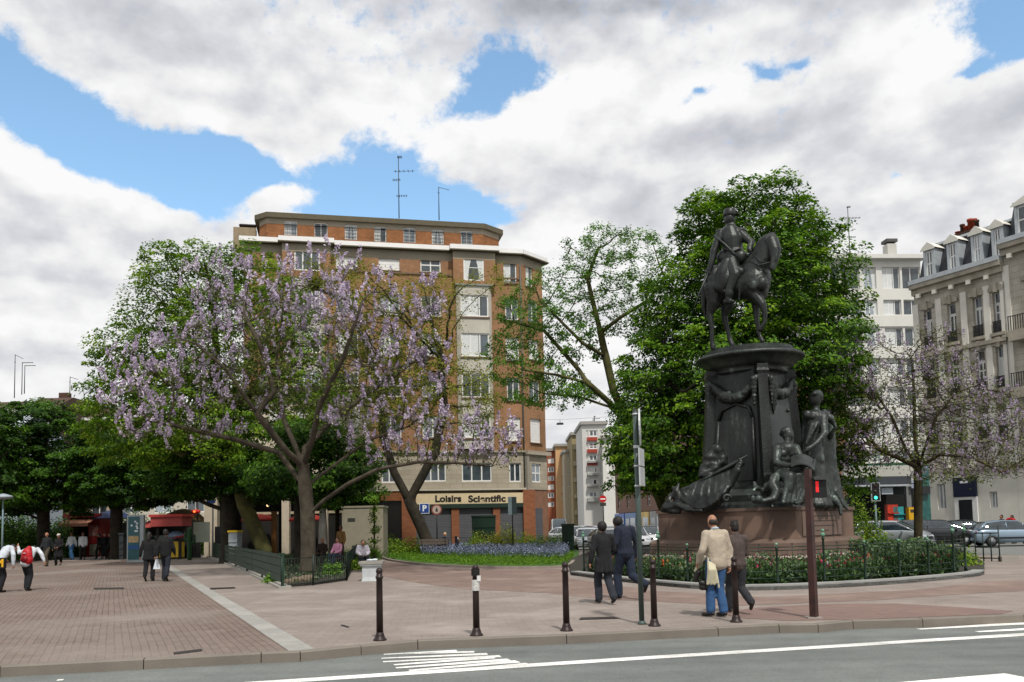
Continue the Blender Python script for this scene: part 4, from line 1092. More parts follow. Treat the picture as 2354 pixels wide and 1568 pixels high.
# ================= left background
LF = Fr(A(0, 1232, 92), rad(0))
def lblock(label, x0, x1, ytop, wallm, roofm, Y, rows=(), ang=0, nw=4, gable=0):
    fr = Fr(A(x0, 1232, Y), ang); s1 = fr.sz(x1, 1000)[0]; zt = fr.sz((x0+x1)/2, ytop)[1]
    t = thing('background_building', label, 'building', fr.o)
    ops = []
    n = max(1, int(s1/2.6))
    z = 3.6
    while z < zt-3.6:
        for k in range(n): ops.append((k*s1/n+.7, (k+1)*s1/n-.7, z, z+1.5))
        z += 3.1
    mb = fr.mb(); holes_wall(mb, 0, s1, 0, zt-1.4, ops, 0, .3)
    mb.add([(0,0,0),(0,12,0),(0,12,zt-1.4),(0,0,zt-1.4),(s1,0,0),(s1,12,0),(s1,12,zt-1.4),(s1,0,zt-1.4)], [(0,3,2,1),(4,5,6,7)])
    mb.build('wall', wallm, t, True)
    fr.mb().box(-.3, s1+.3, -.8, -.01, zt-1.7, zt-1.4).build('cornice', m_corn, t, True)
    for i, r in enumerate(ops): window(fr, r, .15, t, ['pair','half','shutter'][i*3 % 7 % 3], bw=.1)
    fr.mb().add([(-.3,-.3,zt-1.39),(s1+.3,-.3,zt-1.39),(s1+.3,3,zt),(-.3,3,zt),(-.3,12,zt),(s1+.3,12,zt),(-.3,12,zt-1.39),(s1+.3,12,zt-1.39)], [(0,1,2,3),(3,2,5,4),(1,7,5,2),(0,3,4,6),(0,6,7,1)]).build('roof', roofm, t, True)
    return t
m_rf = mat('brown tiled roof', '4d3b31', rough=.9, var=.25, scale=.6)
b1 = lblock('long grey building with brown roof behind the trees at the plaza edge', -90, 60, 915, mat('grey wall','8d8c88'), m_rf, 92)
b2 = lblock('gabled brown roofed house behind the round green trees', 60, 128, 905, mat('brown wall','55443a'), m_rf, 90)
b3 = lblock('beige building with white cornice lines between two green trees', 128, 262, 934, mat('beige wall','a8957a'), m_rf, 96)
b4 = lblock('cream building behind the plaza kiosks seen through leaves', 262, 560, 975, mat('cream wall','b9b2a4'), m_rf, 84)
p = A(134, 914, 92); MB().box(p.x-.5,p.x+.5,p.y+1,p.y+1.8,p.z-1.6,p.z+.7).build('chimney', m_chb, b3, True)
antenna(33,815,915,93,1,'tall plain mast antenna at the far left above the roofs')
antenna(50,833,907,93,2,'antenna mast with forked double head on the brown roof')
antenna(56,840,905,93.5,2,'thin second mast right beside the forked antenna')
antenna(160,866,934,97,1,'slim antenna between the left trees and the big tree')
# pale glazed roof in front
fr = Fr(A(-60, 1232, 80), 0); z0_ = fr.sz(10, 985)[1]; z1_ = fr.sz(10, 945)[1]; s1 = fr.sz(45, 950)[0]
t = thing('glazed_hall', 'pale blue glazed roof hall rising behind the leftmost tree', 'building', fr.o)
fr.mb().box(0, s1, 0, 8, 0, z0_).build('wall', mat('pale blue panels','aab6c2',rough=.4), t, True)
fr.mb().add([(0,-.2,z0_+.01),(s1,-.2,z0_+.01),(s1,3,z1_),(0,3,z1_),(s1,8,z0_+.01),(0,6,z0_+.01)], [(0,1,2,3),(3,2,4,5)]).build('roof', mat('pale roof panels','b9c2ca',rough=.35), t, True)
# ================= cafe terrace building behind the gardens
CF = Fr(A(468, 1225, 55.5), rad(2))
t = thing('cafe_building', 'cream cafe building with pillars and a dark terrace behind the garden trees', 'building', CF.o)
s1 = CF.sz(850, 1200)[0]
ops = []
for k in range(6):
    for z in (4.8, 8.): ops.append((k*s1/6+.6, (k+1)*s1/6-.6, z, z+1.8))
mb = CF.mb(); holes_wall(mb, 0, s1, 3.9, 10.6, ops, 0, .3); mb.add([(0,0,3.9),(0,5,3.9),(0,5,10.6),(0,0,10.6)],[(0,3,2,1)]); mb.build('wall', mat('cream cafe wall','c4baa6',var=.1), t, True)
for i, r in enumerate(ops): window(CF, r, .15, t, ['pair','triplec','shutter'][i % 3])
CF.mb().box(-.3,s1+.3,-.5,5,10.61,10.95).build('roof', m_darkr, t, True)
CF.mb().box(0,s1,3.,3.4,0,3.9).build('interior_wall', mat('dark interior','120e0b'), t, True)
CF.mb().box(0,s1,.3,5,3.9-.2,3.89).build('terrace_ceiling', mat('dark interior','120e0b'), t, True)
for x0, x1 in [(470,500),(648,665),(735,753)]:
    a, b = CF.sz(x0,1200)[0], CF.sz(x1,1200)[0]
    CF.mb().box(a,b,-.1,.5,0,3.88).build('pillar', mat('cream pillar','b9ae9a'), t, True)
for x0, x1 in [(555,640),(668,734),(755,850)]:
    a, b = CF.sz(x0,1200)[0], CF.sz(x1,1200)[0]; z = CF.sz(600,1180)[1]
    CF.mb().box(a,b,-.05,.0,z-.08,z+.08).build('counter_rail', mat('cream rail','a89b82'), t, True)
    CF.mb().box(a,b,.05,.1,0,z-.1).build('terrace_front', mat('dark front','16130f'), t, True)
m_lampw = emis('warm lamp glow', 'ffd9a0', 2)
for x in (664-53, 706, 757, 548, 820):
    a, z = CF.sz(x+4, 1162, 1.2); CF.mb().sphere((a,1.2,z),.08,8,6).build('lamp_globe', m_lampw, t, True)
# beige utility panel wall in the garden
r0, r1 = G(786,1236), A(880,1236,G(786,1236).y+.5)
UF = Fr(A(786,1215,46), rad(2)); a = 0; b, z1_ = UF.sz(880,1166)
t = thing('utility_kiosk', 'beige rendered utility kiosk wall with a small plate beside the dark shop door', 'kiosk', UF.o)
UF.mb().box(0,b,0,2.2,0,z1_).build('kiosk_body', mat('beige kiosk render','87806f',var=.08), t, True)
UF.mb().box(-.05,b+.05,-.05,2.25,z1_+.003,z1_+.1).build('kiosk_roof', mat('beige kiosk render','87806f'), t, True)
r = UF.rect(799,1191,816,1198); UF.mb().box(r[0],r[1],-.03,-.004,r[2],r[3]).build('name_plate', mat('dark plate','2f3128'), t, True)
# ---------------------------------------------------------------- trees
def colonize(seeds, att, step=.35, infl=3.2, kill=.55, maxit=220, up=.06, wob=.12):
    """seeds: list of (points, parent_seed, index) polylines; grows towards the attractors"""
    nodes, par = [], []
    ends = []
    for pts, ps, pi in seeds:
        pts = [Vector(p) for p in pts]; prev = ends[ps][pi] if ps is not None else -1
        ids = []
        # densify
        last = Vector(nodes[prev]) if prev >= 0 else None
        for p in pts:
            if last is not None:
                d = (p-last).length; n = max(1, int(d/step))
                for k in range(1, n+1):
                    q = last.lerp(p, k/n); nodes.append(tuple(q)); par.append(prev); prev = len(nodes)-1
            else:
                nodes.append(tuple(p)); par.append(prev); prev = len(nodes)-1
            ids.append(prev); last = p
        ends.append(ids)
    nseed = len(nodes)
    P = np.array(nodes); att = np.array(att)
    best = np.full(len(att), 1e9); bi = np.zeros(len(att), int)
    def upd(start):
        for s in range(start, len(P), 400):
            e = min(len(P), s+400)
            d = np.linalg.norm(att[:,None,:]-P[None,s:e,:], axis=2)
            j = d.argmin(1); m = d[np.arange(len(att)), j]
            w_ = m < best; best[w_] = m[w_]; bi[w_] = j[w_]+s
    upd(0)
    for it in range(maxit):
        alive = best > kill
        att, best, bi = att[alive], best[alive], bi[alive]
        if len(att) == 0: break
        near = best < infl
        if not near.any():
            near = best < best.min()+.5
        idx = bi[near]; dirs = att[near]-P[idx]; dirs /= np.linalg.norm(dirs, axis=1)[:,None]+1e-9
        uq, inv = np.unique(idx, return_inverse=True)
        acc = np.zeros((len(uq),3)); np.add.at(acc, inv, dirs)
        acc /= np.linalg.norm(acc, axis=1)[:,None]+1e-9
        acc += RNG.normal(0, wob, acc.shape); acc[:,2] += up
        acc /= np.linalg.norm(acc, axis=1)[:,None]+1e-9
        new = P[uq]+acc*step
        st = len(P); P = np.vstack([P, new]); par += list(uq)
        upd(st)
    return P, np.array(par), nseed
def pipe(P, par, tip, expo, rmax):
    r = np.zeros(len(P))
    ch = np.zeros(len(P), int)
    for i in range(len(P)-1, -1, -1):
        if r[i] == 0: r[i] = tip**expo
        if par[i] >= 0: r[par[i]] += r[i]; ch[par[i]] += 1
    r = r**(1/expo)
    r = tip + (r-tip)*((rmax-tip)/(r[0]-tip))
    return r, ch
def wood(P, par, r, mb, minr=0.):
    kids = [[] for _ in P]
    for i, p in enumerate(par):
        if p >= 0: kids[p].append(i)
    for k in kids: k.sort(key=lambda i: -r[i])
    starts = [(0, None)]
    while starts:
        i, base = starts.pop()
        path, rr = [], []
        if base is not None: path.append(P[base]); rr.append(min(r[base], r[i]*1.25))
        while True:
            path.append(P[i]); rr.append(r[i])
            ks = kids[i]
            for k in ks[1:]: starts.append((k, i))
            if not ks: break
            i = ks[0]
        if len(path) > 1 and max(rr) >= minr:
            R_ = max(rr); n = 10 if R_ > .15 else 6 if R_ > .05 else 4 if R_ > .02 else 3
            mb.tube(path, rr, n)
def leaf_obj(name, pts, size, tint, m, parent, flat=.0, aspect=.55, jit=.35, world=True, ud=None, fold=0., **kw):
    """one mesh of small diamond leaves"""
    n = len(pts); pts = np.asarray(pts)
    nrm = RNG.normal(0, 1, (n,3)); nrm[:,2] = np.abs(nrm[:,2])+flat
    if ud is not None: nrm = nrm*.8 + ud*1.0
    nrm /= np.linalg.norm(nrm, axis=1)[:,None]
    t = RNG.normal(0, 1, (n,3)); u = np.cross(nrm, t); u /= np.linalg.norm(u, axis=1)[:,None]+1e-9
    v = np.cross(nrm, u)
    s = size*(1+RNG.uniform(-jit, jit, n))[:,None]
    V = np.empty((n,4,3)); V[:,0] = pts-u*s*.5; V[:,1] = pts+v*s*aspect*.5-u*s*.05; V[:,2] = pts+u*s*.5; V[:,3] = pts-v*s*aspect*.5-u*s*.05
    me = bpy.data.meshes.new(name)
    me.vertices.add(4*n); me.loops.add(4*n); me.polygons.add(n)
    me.vertices.foreach_set('co', V.reshape(-1)); me.loops.foreach_set('vertex_index', np.arange(4*n))
    me.polygons.foreach_set('loop_start', np.arange(n)*4); me.polygons.foreach_set('loop_total', np.full(n,4))
    a = me.attributes.new('tint', 'FLOAT', 'FACE'); a.data.foreach_set('value', np.clip(tint,0,1).astype(np.float32))
    me.materials.append(m); me.update(calc_edges=True)
    o = bpy.data.objects.new(name, me); COL.objects.link(o); setpar(o, parent, world); props(o, **kw)
    return o
def lobe_pts(lobes, Y, n, shell=.0, zmin=2.2):
    """points inside ellipsoids given by their place in the photo: (px,py,rx,ry,dY,rY)"""
    vol = np.array([l[2]*l[3]*(l[5]*40) for l in lobes], float)**.8; cnt = (vol/vol.sum()*n).astype(int)
    out_ = []
    for l, c in zip(lobes, cnt):
        px, py, rx, ry, dY, rY = l; C0 = A(px, py, Y+dY); s = FOC/(Y+dY)
        q = RNG.normal(0,1,(c,3)); q /= np.linalg.norm(q, axis=1)[:,None]; rr = RNG.uniform(shell**3,1,c)**(1/3)
        q *= rr[:,None]
        out_.append(np.stack([C0.x+q[:,0]*rx/s, C0.y+q[:,1]*rY, C0.z+q[:,2]*ry/s], 1))
    p = np.vstack(out_); return p[p[:,2] > zmin]
m_bark = mat('grey brown bark', '38322a', rough=.95, var=.35, scale=3, bump=.6, bscale=14, col2='564e40')
m_barkd = mat('dark bark', '241f19', rough=.95, var=.35, scale=3, bump=.6, bscale=14, col2='3a3529')
m_barkm = mat('mossy bark', '3c3a22', rough=.95, var=.35, scale=2, bump=.6, bscale=14, col2='5c5a30')
def tree(name, label, seeds, lobes, Y, natt, nleaf, lsize, lm, bm, trunk_r, step=.4, infl=3.5, kill=.6, tip=.012, sig=.28, thin=.03, group=None, tintbias=0., expo=2.3, flat=.2, zmin=2.2, nshell=0., clump=1, post=None, droop=0., minr=0., fill=0):
    base = Vector(seeds[0][0][0]); base.z = max(0, base.z)
    t = thing(name, label, 'tree', base, 0, group)
    g0 = Vector(seeds[0][0][0]); g0.z = -.05; seeds = [([g0]+list(seeds[0][0]), seeds[0][1], seeds[0][2])]+[(a, p_, (i_+1 if p_ == 0 else i_)) for a, p_, i_ in seeds[1:]]
    att = lobe_pts(lobes, Y, natt, nshell, zmin)
    P, par, ns = colonize(seeds, att, step, infl, kill)
    r, ch = pipe(P, par, tip, expo, trunk_r)
    # root flare
    P0z = P[0][2]
    for i in range(len(P)):
        if P[i][2] < P0z+.9 and i < ns and abs(P[i][0]-P[0][0]) < 1.2: r[i] *= 1+.35*(1-(P[i][2]-P0z)/.9)**2
    mb = MB(); wood(P, par, r, mb, minr); mb.build('trunk', bm, t, True)
    tw = np.where((r < thin) & (np.arange(len(P)) >= ns))[0]
    if len(tw) < 3: tw = np.arange(max(1,ns), len(P)) if len(P) > ns else np.arange(len(P))
    tips = np.where((ch == 0) & (np.arange(len(P)) >= ns))[0]
    ct = RNG.uniform(0,1,len(P))
    if nleaf:
        w_ = np.ones(len(tw)); w_[np.isin(tw, tips)] = 3; w_ /= w_.sum()
        ii = RNG.choice(tw, nleaf, p=w_)
        off = RNG.normal(0, sig, (nleaf,3)); off[:,2] = off[:,2]*.75-droop
        if clump > 1:
            # leaves sit on the outer upper shell of each spray
            dd = RNG.normal(0, 1, (nleaf,3)); dd[:,2] = np.abs(dd[:,2])*1.0-.25; dd /= np.linalg.norm(dd, axis=1)[:,None]
            rr = RNG.uniform(.55, 1.0, nleaf)*(1+.35*np.sin(ct[ii]*40)); off = dd*(rr*sig*clump)[:,None]; off[:,2] *= .62
        pts = P[ii]+off
        c0 = np.array([P[:,0].mean(), P[:,1].mean(), P[:,2].mean()])
        ud = pts-c0; ud /= np.linalg.norm(ud, axis=1)[:,None]+1e-9; ud[:,2] += .5
        tint = .5*ct[ii]+.5*RNG.uniform(0,1,nleaf)+tintbias
        if fill:  # inner leaves take darker tints, painting the shade inside the crown
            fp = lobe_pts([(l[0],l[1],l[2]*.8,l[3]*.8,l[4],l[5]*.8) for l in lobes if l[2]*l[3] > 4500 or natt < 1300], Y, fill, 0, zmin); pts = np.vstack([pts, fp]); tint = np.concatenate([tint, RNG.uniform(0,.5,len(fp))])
            u2 = fp-c0; u2 /= np.linalg.norm(u2, axis=1)[:,None]+1e-9; ud = np.vstack([ud, u2])
        leaf_obj('crown', pts, lsize, tint, lm, t, flat=flat, ud=ud)
    if post: post(t, P, par, r, ch, tips, tw)
    return t
L_dense = leaf_mat('chestnut leaves', ['18330a','385c0f','628c18','9ab82c'], trans=.38)
L_mid = leaf_mat('linden leaves', ['2a420d','4b7014','76981e','a6b83c'], trans=.42)
L_dark = leaf_mat('dark plane leaves', ['152a09','294a0d','446b14','688e24'], trans=.35)
L_yel = leaf_mat('young yellow green leaves', ['525c16','747c1e','8f952c','a9ad44'], trans=.4)
L_light = leaf_mat('young light leaves', ['2f5212','4d7a1e','6c9a2e','92b54a'], trans=.4)
L_olive = leaf_mat('olive brown seed leaves', ['2f3416','44501c','5c6a24','7c8836'], trans=.3)
M_lil = leaf_mat('lilac flowers', ['8f7f98','b3a2bd','d2c4d8','eee4ee'], trans=.35)
M_lil2 = leaf_mat('faded lilac flowers', ['75657c','95839d','b2a3ba','cdc0d2'], trans=.3)
def flowers(pdens, size, lm, up=.55, per=26, cond=None, wd=.13, second=None):
    def f(t, P, par, r, ch, tips, tw):
        base = [i for i in tips if cond is None or cond(P[i])]
        extra = [i for i in tw if RNG.uniform() < pdens*.5 and (cond is None or cond(P[i]))]
        idx = np.array([i for i in base if RNG.uniform() < pdens]+extra)
        if len(idx) == 0: return
        hh = RNG.uniform(.6,1.2,len(idx)); cc = RNG.uniform(0,1,len(idx))
        I = np.repeat(np.arange(len(idx)), per); n = len(I)
        q = RNG.uniform(0,1,n); ang = RNG.uniform(0,2*PI,n); rad_ = wd*(1-q*.75)*hh[I]*np.sqrt(RNG.uniform(.2,1,n))
        b = P[idx[I]]
        dirx = RNG.normal(0,.25,(len(idx),2))
        pts = np.stack([b[:,0]+rad_*np.cos(ang)+dirx[I,0]*q*hh[I]*.5, b[:,1]+rad_*np.sin(ang)+dirx[I,1]*q*hh[I]*.5, b[:,2]+q*up*hh[I]], 1)
        leaf_obj('blossom', pts, size, .45*cc[I]+.6*RNG.uniform(0,1,n), lm, t, aspect=.8)
    return f
# ---- big paulownia in the left garden
Yp = G(707,1322).y
def S(lst, Y): return [A(x, y, Y+d) for x, y, d in lst]
seeds = [(S([(707,1322,0),(708,1250,0),(707,1185,0),(701,1120,.0),(697,1070,.1)], Yp), None, 0),
         (S([(745,1150,-.3),(800,1112,-.8),(870,1078,-1.2),(960,1062,-1.3),(1050,1064,-1.2),(1130,1072,-1)], Yp), 0, 2),
         (S([(672,1010,.6),(650,960,1.2),(640,860,2.)], Yp), 0, 4),
         (S([(718,1010,-.8),(735,930,-1.5),(790,820,-2.4),(830,700,-2.8)], Yp), 0, 4),
         (S([(700,1030,.5),(770,960,1.6),(850,900,2.6),(930,850,3.2)], Yp), 0, 4),
         (S([(660,1040,-.7),(590,950,-1.6),(520,850,-2.4),(450,790,-2.8)], Yp), 0, 4),
         (S([(640,1040,.2),(540,1010,.3),(430,985,.0),(340,965,-.3)], Yp), 0, 3),
         (S([(630,900,-1.6),(600,800,-2),(560,720,-2)], Yp), 5, 1),
         (S([(760,1075,.6),(850,1010,1.5),(940,980,2)], Yp), 0, 3)]
lob = [(640,810,250,150,0,4.6),(480,860,190,120,-.5,3.5),(350,930,115,100,-.5,2.5),(800,760,190,140,.3,4),(930,830,120,140,.5,3.),(740,640,130,70,0,2.5),(560,680,150,80,0,3),
       (930,990,130,60,0,3),(1060,1010,120,75,-.5,2.5),(1140,1020,75,75,-.5,2.2),(1000,1040,150,35,-.5,2.5),(720,900,250,60,0,4),(840,930,150,110,.5,3.5),(420,990,150,50,0,2.5),(300,850,60,60,-.3,1.6),(980,690,70,60,0,1.5)]
PCX = A(690,1000,Yp).x
def pa_cond(p):
    d_ = math.hypot((p[0]-PCX)/7.5, (p[2]-7.2)/4.2); cl_ = .5+.5*math.sin(p[0]*1.9+1.3*math.sin(p[2]*1.7))*math.sin(p[2]*2.3+p[1]*1.1); return RNG.uniform() < min(1., max(.18, (d_-.18)*1.7))*(.6+.8*cl_)
tree('paulownia_tree', 'spreading tree full of lilac blossom with a forked grey trunk in the left garden', seeds, lob, Yp, 4600, 15000, .11, L_olive, m_bark, .27, step=.28, infl=2.4, kill=.40, tip=.008, sig=.15, thin=.014,
     zmin=3.0, expo=1.88, post=flowers(.66, .08, M_lil, up=.46, per=40, cond=pa_cond, wd=.13))
# ---- sparse paulownia at right
m_twig = mat('dark brown twigs', '2c261c', rough=.95, var=.3, scale=2, bump=.5, bscale=14, col2='4a4228')
Yr = 35.
seeds = [(S([(2110,1240,0),(2110,1180,0),(2110,1120,0),(2109,1075,0)], Yr), None, 0),
         (S([(2080,1030,.6),(2050,960,1.),(2010,900,1.2)], Yr), 0, 3),(S([(2125,1030,-.6),(2150,960,-1),(2200,900,-1.4)], Yr), 0, 3),
         (S([(2160,1045,-1),(2230,1050,-1.6),(2300,1085,-1.8)], Yr), 0, 3),(S([(2102,1000,.3),(2100,900,.5),(2095,820,.6)], Yr), 0, 3),(S([(2060,1050,-.6),(1990,1020,-1)], Yr), 0, 3)]
lob = [(2110,900,140,110,0,3),(1990,880,100,110,0,2.5),(2230,960,110,90,0,2.5),(2300,1060,110,60,-.5,2.5),(2140,790,70,50,0,1.5),(1960,1010,80,80,0,2),(2120,1030,160,50,0,3),(2350,980,60,60,0,2),(2200,1110,120,35,-1,2)]
tree('paulownia_tree', 'sparse bare tree with brown twigs and faded mauve buds before the stone townhouses', seeds, lob, Yr, 5200, 16000, .10, L_olive, m_twig, .17, step=.25, infl=2.1, kill=.32, tip=.0105, sig=.16, thin=.016, zmin=3.,
     expo=1.9, post=flowers(.36, .07, M_lil2, up=.35, per=20, wd=.13))
# ---- dense chestnut behind the monument
Yd = 39.
seeds = [(S([(1690,1262,0),(1690,1150,0),(1692,1050,0),(1700,950,0),(1715,800,0),(1730,650,0)], Yd), None, 0), (S([(1640,980,-1),(1560,900,-2)], Yd), 0, 2), (S([(1800,900,-1),(1870,800,-1)], Yd), 0, 3)]
lob = [(1725,505,140,75,0,4.2),(1625,560,85,110,0,3.6),(1600,490,40,45,0,2),(1825,560,85,85,0,3.5),(1865,650,95,115,0,4),(1920,720,65,75,0,3),(1560,720,110,130,0,4.5),(1720,680,180,160,-.5,6),
       (1500,890,100,140,0,4),(1650,900,170,180,-.5,6.5),(1830,860,140,170,-.3,6),(1920,850,60,100,0,3),(1475,1035,80,125,-1,3.8),(1445,1080,42,80,-1,3),(1570,1090,110,75,0,4),(1880,1010,100,110,0,4),(1940,1090,40,60,0,2.5),(1700,1060,150,90,0,5),(1430,980,50,60,0,2)]
tree('chestnut_tree', 'huge dense green tree filling the space behind the horse statue', seeds, lob, Yd, 4200, 135000, .165, L_dense, m_barkd, .42, step=.45, infl=3., kill=.62, tip=.012, sig=.30, clump=1.9, thin=.03, zmin=2.6, nshell=.6, flat=.3, fill=60000)
# ---- twiggy leafy tree left of it
Yt = 43.
seeds = [(S([(1545,1262,0),(1525,1170,0),(1492,1080,0),(1452,990,0),(1410,900,0),(1392,820,0),(1380,765,0)], Yt), None, 0),
         (S([(1400,925,-.4),(1350,880,-1),(1280,862,-1.3),(1200,850,-1.5)], Yt), 0, 3),(S([(1400,935,.5),(1330,912,1),(1250,905,1.3)], Yt), 0, 3),(S([(1365,705,.3),(1350,640,.5),(1375,570,.5)], Yt), 0, 6),
         (S([(1425,730,-.5),(1490,690,-1),(1530,640,-1)], Yt), 0, 6),(S([(1340,790,-.8),(1290,740,-1),(1240,690,-1)], Yt), 0, 5),(S([(1330,850,.2),(1250,760,.3),(1180,740,.3)], Yt), 1, 1)]
lob = [(1190,740,70,90,0,2.5),(1270,700,90,90,0,3),(1360,620,90,90,0,3),(1460,590,90,70,0,3),(1480,700,80,90,0,3),(1200,840,90,60,0,2.5),(1300,900,80,50,0,2.5),(1230,900,90,50,0,2),(1380,540,35,40,0,1.2),(1330,780,80,60,0,2),(1160,790,50,60,0,1.5),(1390,700,60,80,0,2)]
tree('leafing_tree', 'airy tree with twisted dark limbs and small young leaves reaching across the brick block', seeds, lob, Yt, 3000, 27000, .135, L_light, m_barkm, .26, step=.36, infl=3., kill=.62, tip=.012, sig=.16, thin=.024, zmin=4, expo=2.0, tintbias=-.1)
# ---- yellowish tree with leaning trunk
Yy = 52.
seeds = [(S([(988,1262,0),(970,1215,0),(940,1150,0),(905,1085,0),(880,1000,0),(870,900,0)], Yy), None, 0),(S([(1000,1040,0),(1020,930,0),(1010,800,0)], Yy), 0, 2)]
lob = [(900,760,170,120,0,4),(1010,690,60,70,0,2),(980,860,100,120,0,3),(880,900,140,100,0,3),(1090,900,70,90,0,2.5),(1080,960,60,40,0,2),(780,640,90,60,0,2.5),(1130,640,50,30,0,1.5)]
tree('leafing_tree', 'yellow green tree on a dark leaning trunk between the blossom tree and the brick block', seeds, lob, Yy, 1500, 30000, .15, L_yel, m_barkd, .36, step=.45, infl=3.4, kill=.7, tip=.012, sig=.28, thin=.026, zmin=5)
# ---- big green tree behind at left
Yg = 43.
seeds = [(S([(606,1262,0),(585,1215,0),(562,1160,0),(545,1080,0),(520,960,0),(500,850,0),(490,720,0)], Yg), None, 0),(S([(460,920,0),(380,850,0)], Yg), 0, 4),(S([(600,880,0),(640,780,0)], Yg), 0, 4)]
lob = [(450,650,120,90,0,4),(560,640,120,80,0,3.5),(380,720,90,90,0,3.5),(370,820,130,110,0,4),(280,880,80,110,0,3),(560,780,170,140,0,5),(300,980,110,110,0,3.5),(440,960,190,150,0,5),(660,760,90,120,0,4),(700,900,100,120,0,4),(225,960,40,50,0,2),
       (600,1030,180,90,0,4.5),(350,600,35,35,0,1.5),(260,770,30,30,0,1.3)]
tree('linden_tree', 'broad green tree on a mossy leaning trunk behind the lilac blossom tree', seeds, lob, Yg, 3600, 80000, .16, L_mid, m_barkm, .40, step=.45, infl=3., kill=.64, tip=.012, sig=.30, clump=1.8, thin=.03, zmin=3., nshell=.5, fill=22000)
# ---- dark trees at the plaza edge
def simple_tree(nm, label, px, Y, lobes, n, lm, r_, size=.2, bm=None, zmin=2.3, natt=1200, sig=.35, group=None, lean=0):
    b = A(px, 1262, Y); b.z = 0
    mx = sum(l[0] for l in lobes)/len(lobes); my = min(l[1] for l in lobes); mid = A(px+lean, 1150, Y); top = A((px+lean+mx)/2, (my+1150)/2, Y)
    return tree(nm, label, [([b, b.lerp(mid,.5), mid, top], None, 0)], lobes, Y, natt, n, size, lm, bm or m_barkd, r_, step=.5, infl=3.5, kill=.8, sig=sig, thin=.035, zmin=zmin, nshell=.55, tip=.015, group=group, clump=1.8 if n > 2000 else 1, fill=n//4)
simple_tree('plane_tree', 'round dark green tree at the left edge of the plaza', 100, 56, [(90,1020,125,105,0,5),(40,1090,110,90,0,4.5),(170,1090,90,85,0,4),(75,970,75,62,0,3.5),(60,1150,120,42,0,4.5),(170,1150,80,38,0,4),(-40,1060,80,110,0,4)], 66000, L_dark, .38, .20)
simple_tree('plane_tree', 'dark green tree behind the red kiosk beside the round left tree', 268, 55, [(270,1090,110,85,0,4.5),(370,1080,80,90,0,4),(230,1030,60,70,0,3),(330,1130,110,50,0,4)], 46000, L_dark, .38, .20)
simple_tree('plane_tree', 'dark tree with thick black trunk at the garden gate', 526, 44, [(500,1080,90,80,0,3.5),(600,1100,80,70,0,3.5),(430,1110,60,60,0,3)], 20000, L_dark, .42, .19)
simple_tree('plane_tree', 'dark green tree with slim trunk close behind the blossom tree trunk', 683, 38, [(800,1080,80,75,0,3),(640,1110,80,55,0,3),(740,1120,70,50,0,3),(720,1010,90,60,0,3)], 24000, L_dark, .16, .16, natt=1000)
simple_tree('plane_tree', 'small dark green tree in the shade right of the garden terrace', 775, 48, [(800,1110,60,60,0,2.5),(850,1150,30,30,0,1.5),(760,1150,70,30,0,2.5)], 9000, L_dark, .12, .18, natt=500)
simple_tree('sapling', 'slim young tree in front of the beige utility kiosk', 860, 42, [(856,1190,14,18,0,.5),(866,1215,16,14,0,.5)], 900, L_mid, .04, .11, natt=120, zmin=.5, sig=.12)
# avenue of unseen-trunk dark trees left beyond the frame edge
simple_tree('plane_tree', 'dark tree at the far left edge over the hedge', -60, 50, [(-70,1020,110,110,0,4),(-20,1120,70,60,0,3)], 9000, L_dark, .3, .24)
def bush(name, label, px, py, Y, w_, h_, n, lm, size, cat='bush', group=None, depth=None):
    c = A(px, py, Y); c.z = .05
    q = RNG.normal(0,1,(n,3)); q /= np.linalg.norm(q, axis=1)[:,None]; q *= RNG.uniform(.5,1,n)[:,None]; q[:,2] = np.abs(q[:,2])
    k = 1+.25*np.sin(q[:,0]*7+px)+.15*np.sin(q[:,1]*9)
    pts = np.stack([c.x+q[:,0]*w_/2*k, c.y+q[:,1]*(depth or w_)/2, c.z+q[:,2]*h_*k], 1)
    t = thing(name, label, cat, c, 0, group)
    leaf_obj('foliage', pts, size, RNG.uniform(0,1,n), lm, t, ud=q)
    mb = MB()
    for i in range(9):
        a = 2*PI*i/9; mb.tube([(0,0,0),(math.cos(a)*w_*.15,math.sin(a)*w_*.15,h_*.45),(math.cos(a)*w_*.33,math.sin(a)*w_*.3,h_*.8)],[.015,.01,.006],4)
    mb.build('stem', m_barkd, t); return t
bush('shrub', 'bright yellow green shrub in front of the green bin', 1150, 1240, 53, 3.6, 1.45, 5200, L_yel, .10)
bush('shrub', 'yellow green shrub right behind the bench end of the lawn', 1095, 1243, 54, 2.2, 1.0, 2600, L_light, .09)
bush('shrub', 'dark green shrub beside the sign pole behind the lawn', 1215, 1243, 55, 3.0, 1.0, 3000, L_mid, .09)
bush('shrub', 'low dark hedge plant beside the dark green street bin', 1275, 1243, 55, 3.6, 1.1, 3600, L_dark, .09)
bush('shrub', 'low shrub left of the park bench', 915, 1245, 54, 4.4, 1.1, 3600, L_mid, .1)
bush('shrub', 'low dark plant beneath the beige utility kiosk', 830, 1250, 44, 3.6, .8, 3000, L_dark, .1)
bush('shrub', 'pale leafed plant at the foot of the blossom tree inside the wire fence', 765, 1318, 30, .8, .42, 900, L_light, .08)
bush('shrub', 'small green plant growing through the green railing', 625, 1338, 26.2, .6, .26, 600, L_light, .07)
bush('shrub', 'pale plant behind the low wire fence corner', 820, 1300, 33, .8, .4, 700, L_mid, .08)
bush('hedge', 'dark hedge at the left plaza edge below the trees', 35, 1258, 58, 7.5, 2.6, 12000, L_dark, .16, cat='hedge', depth=2)
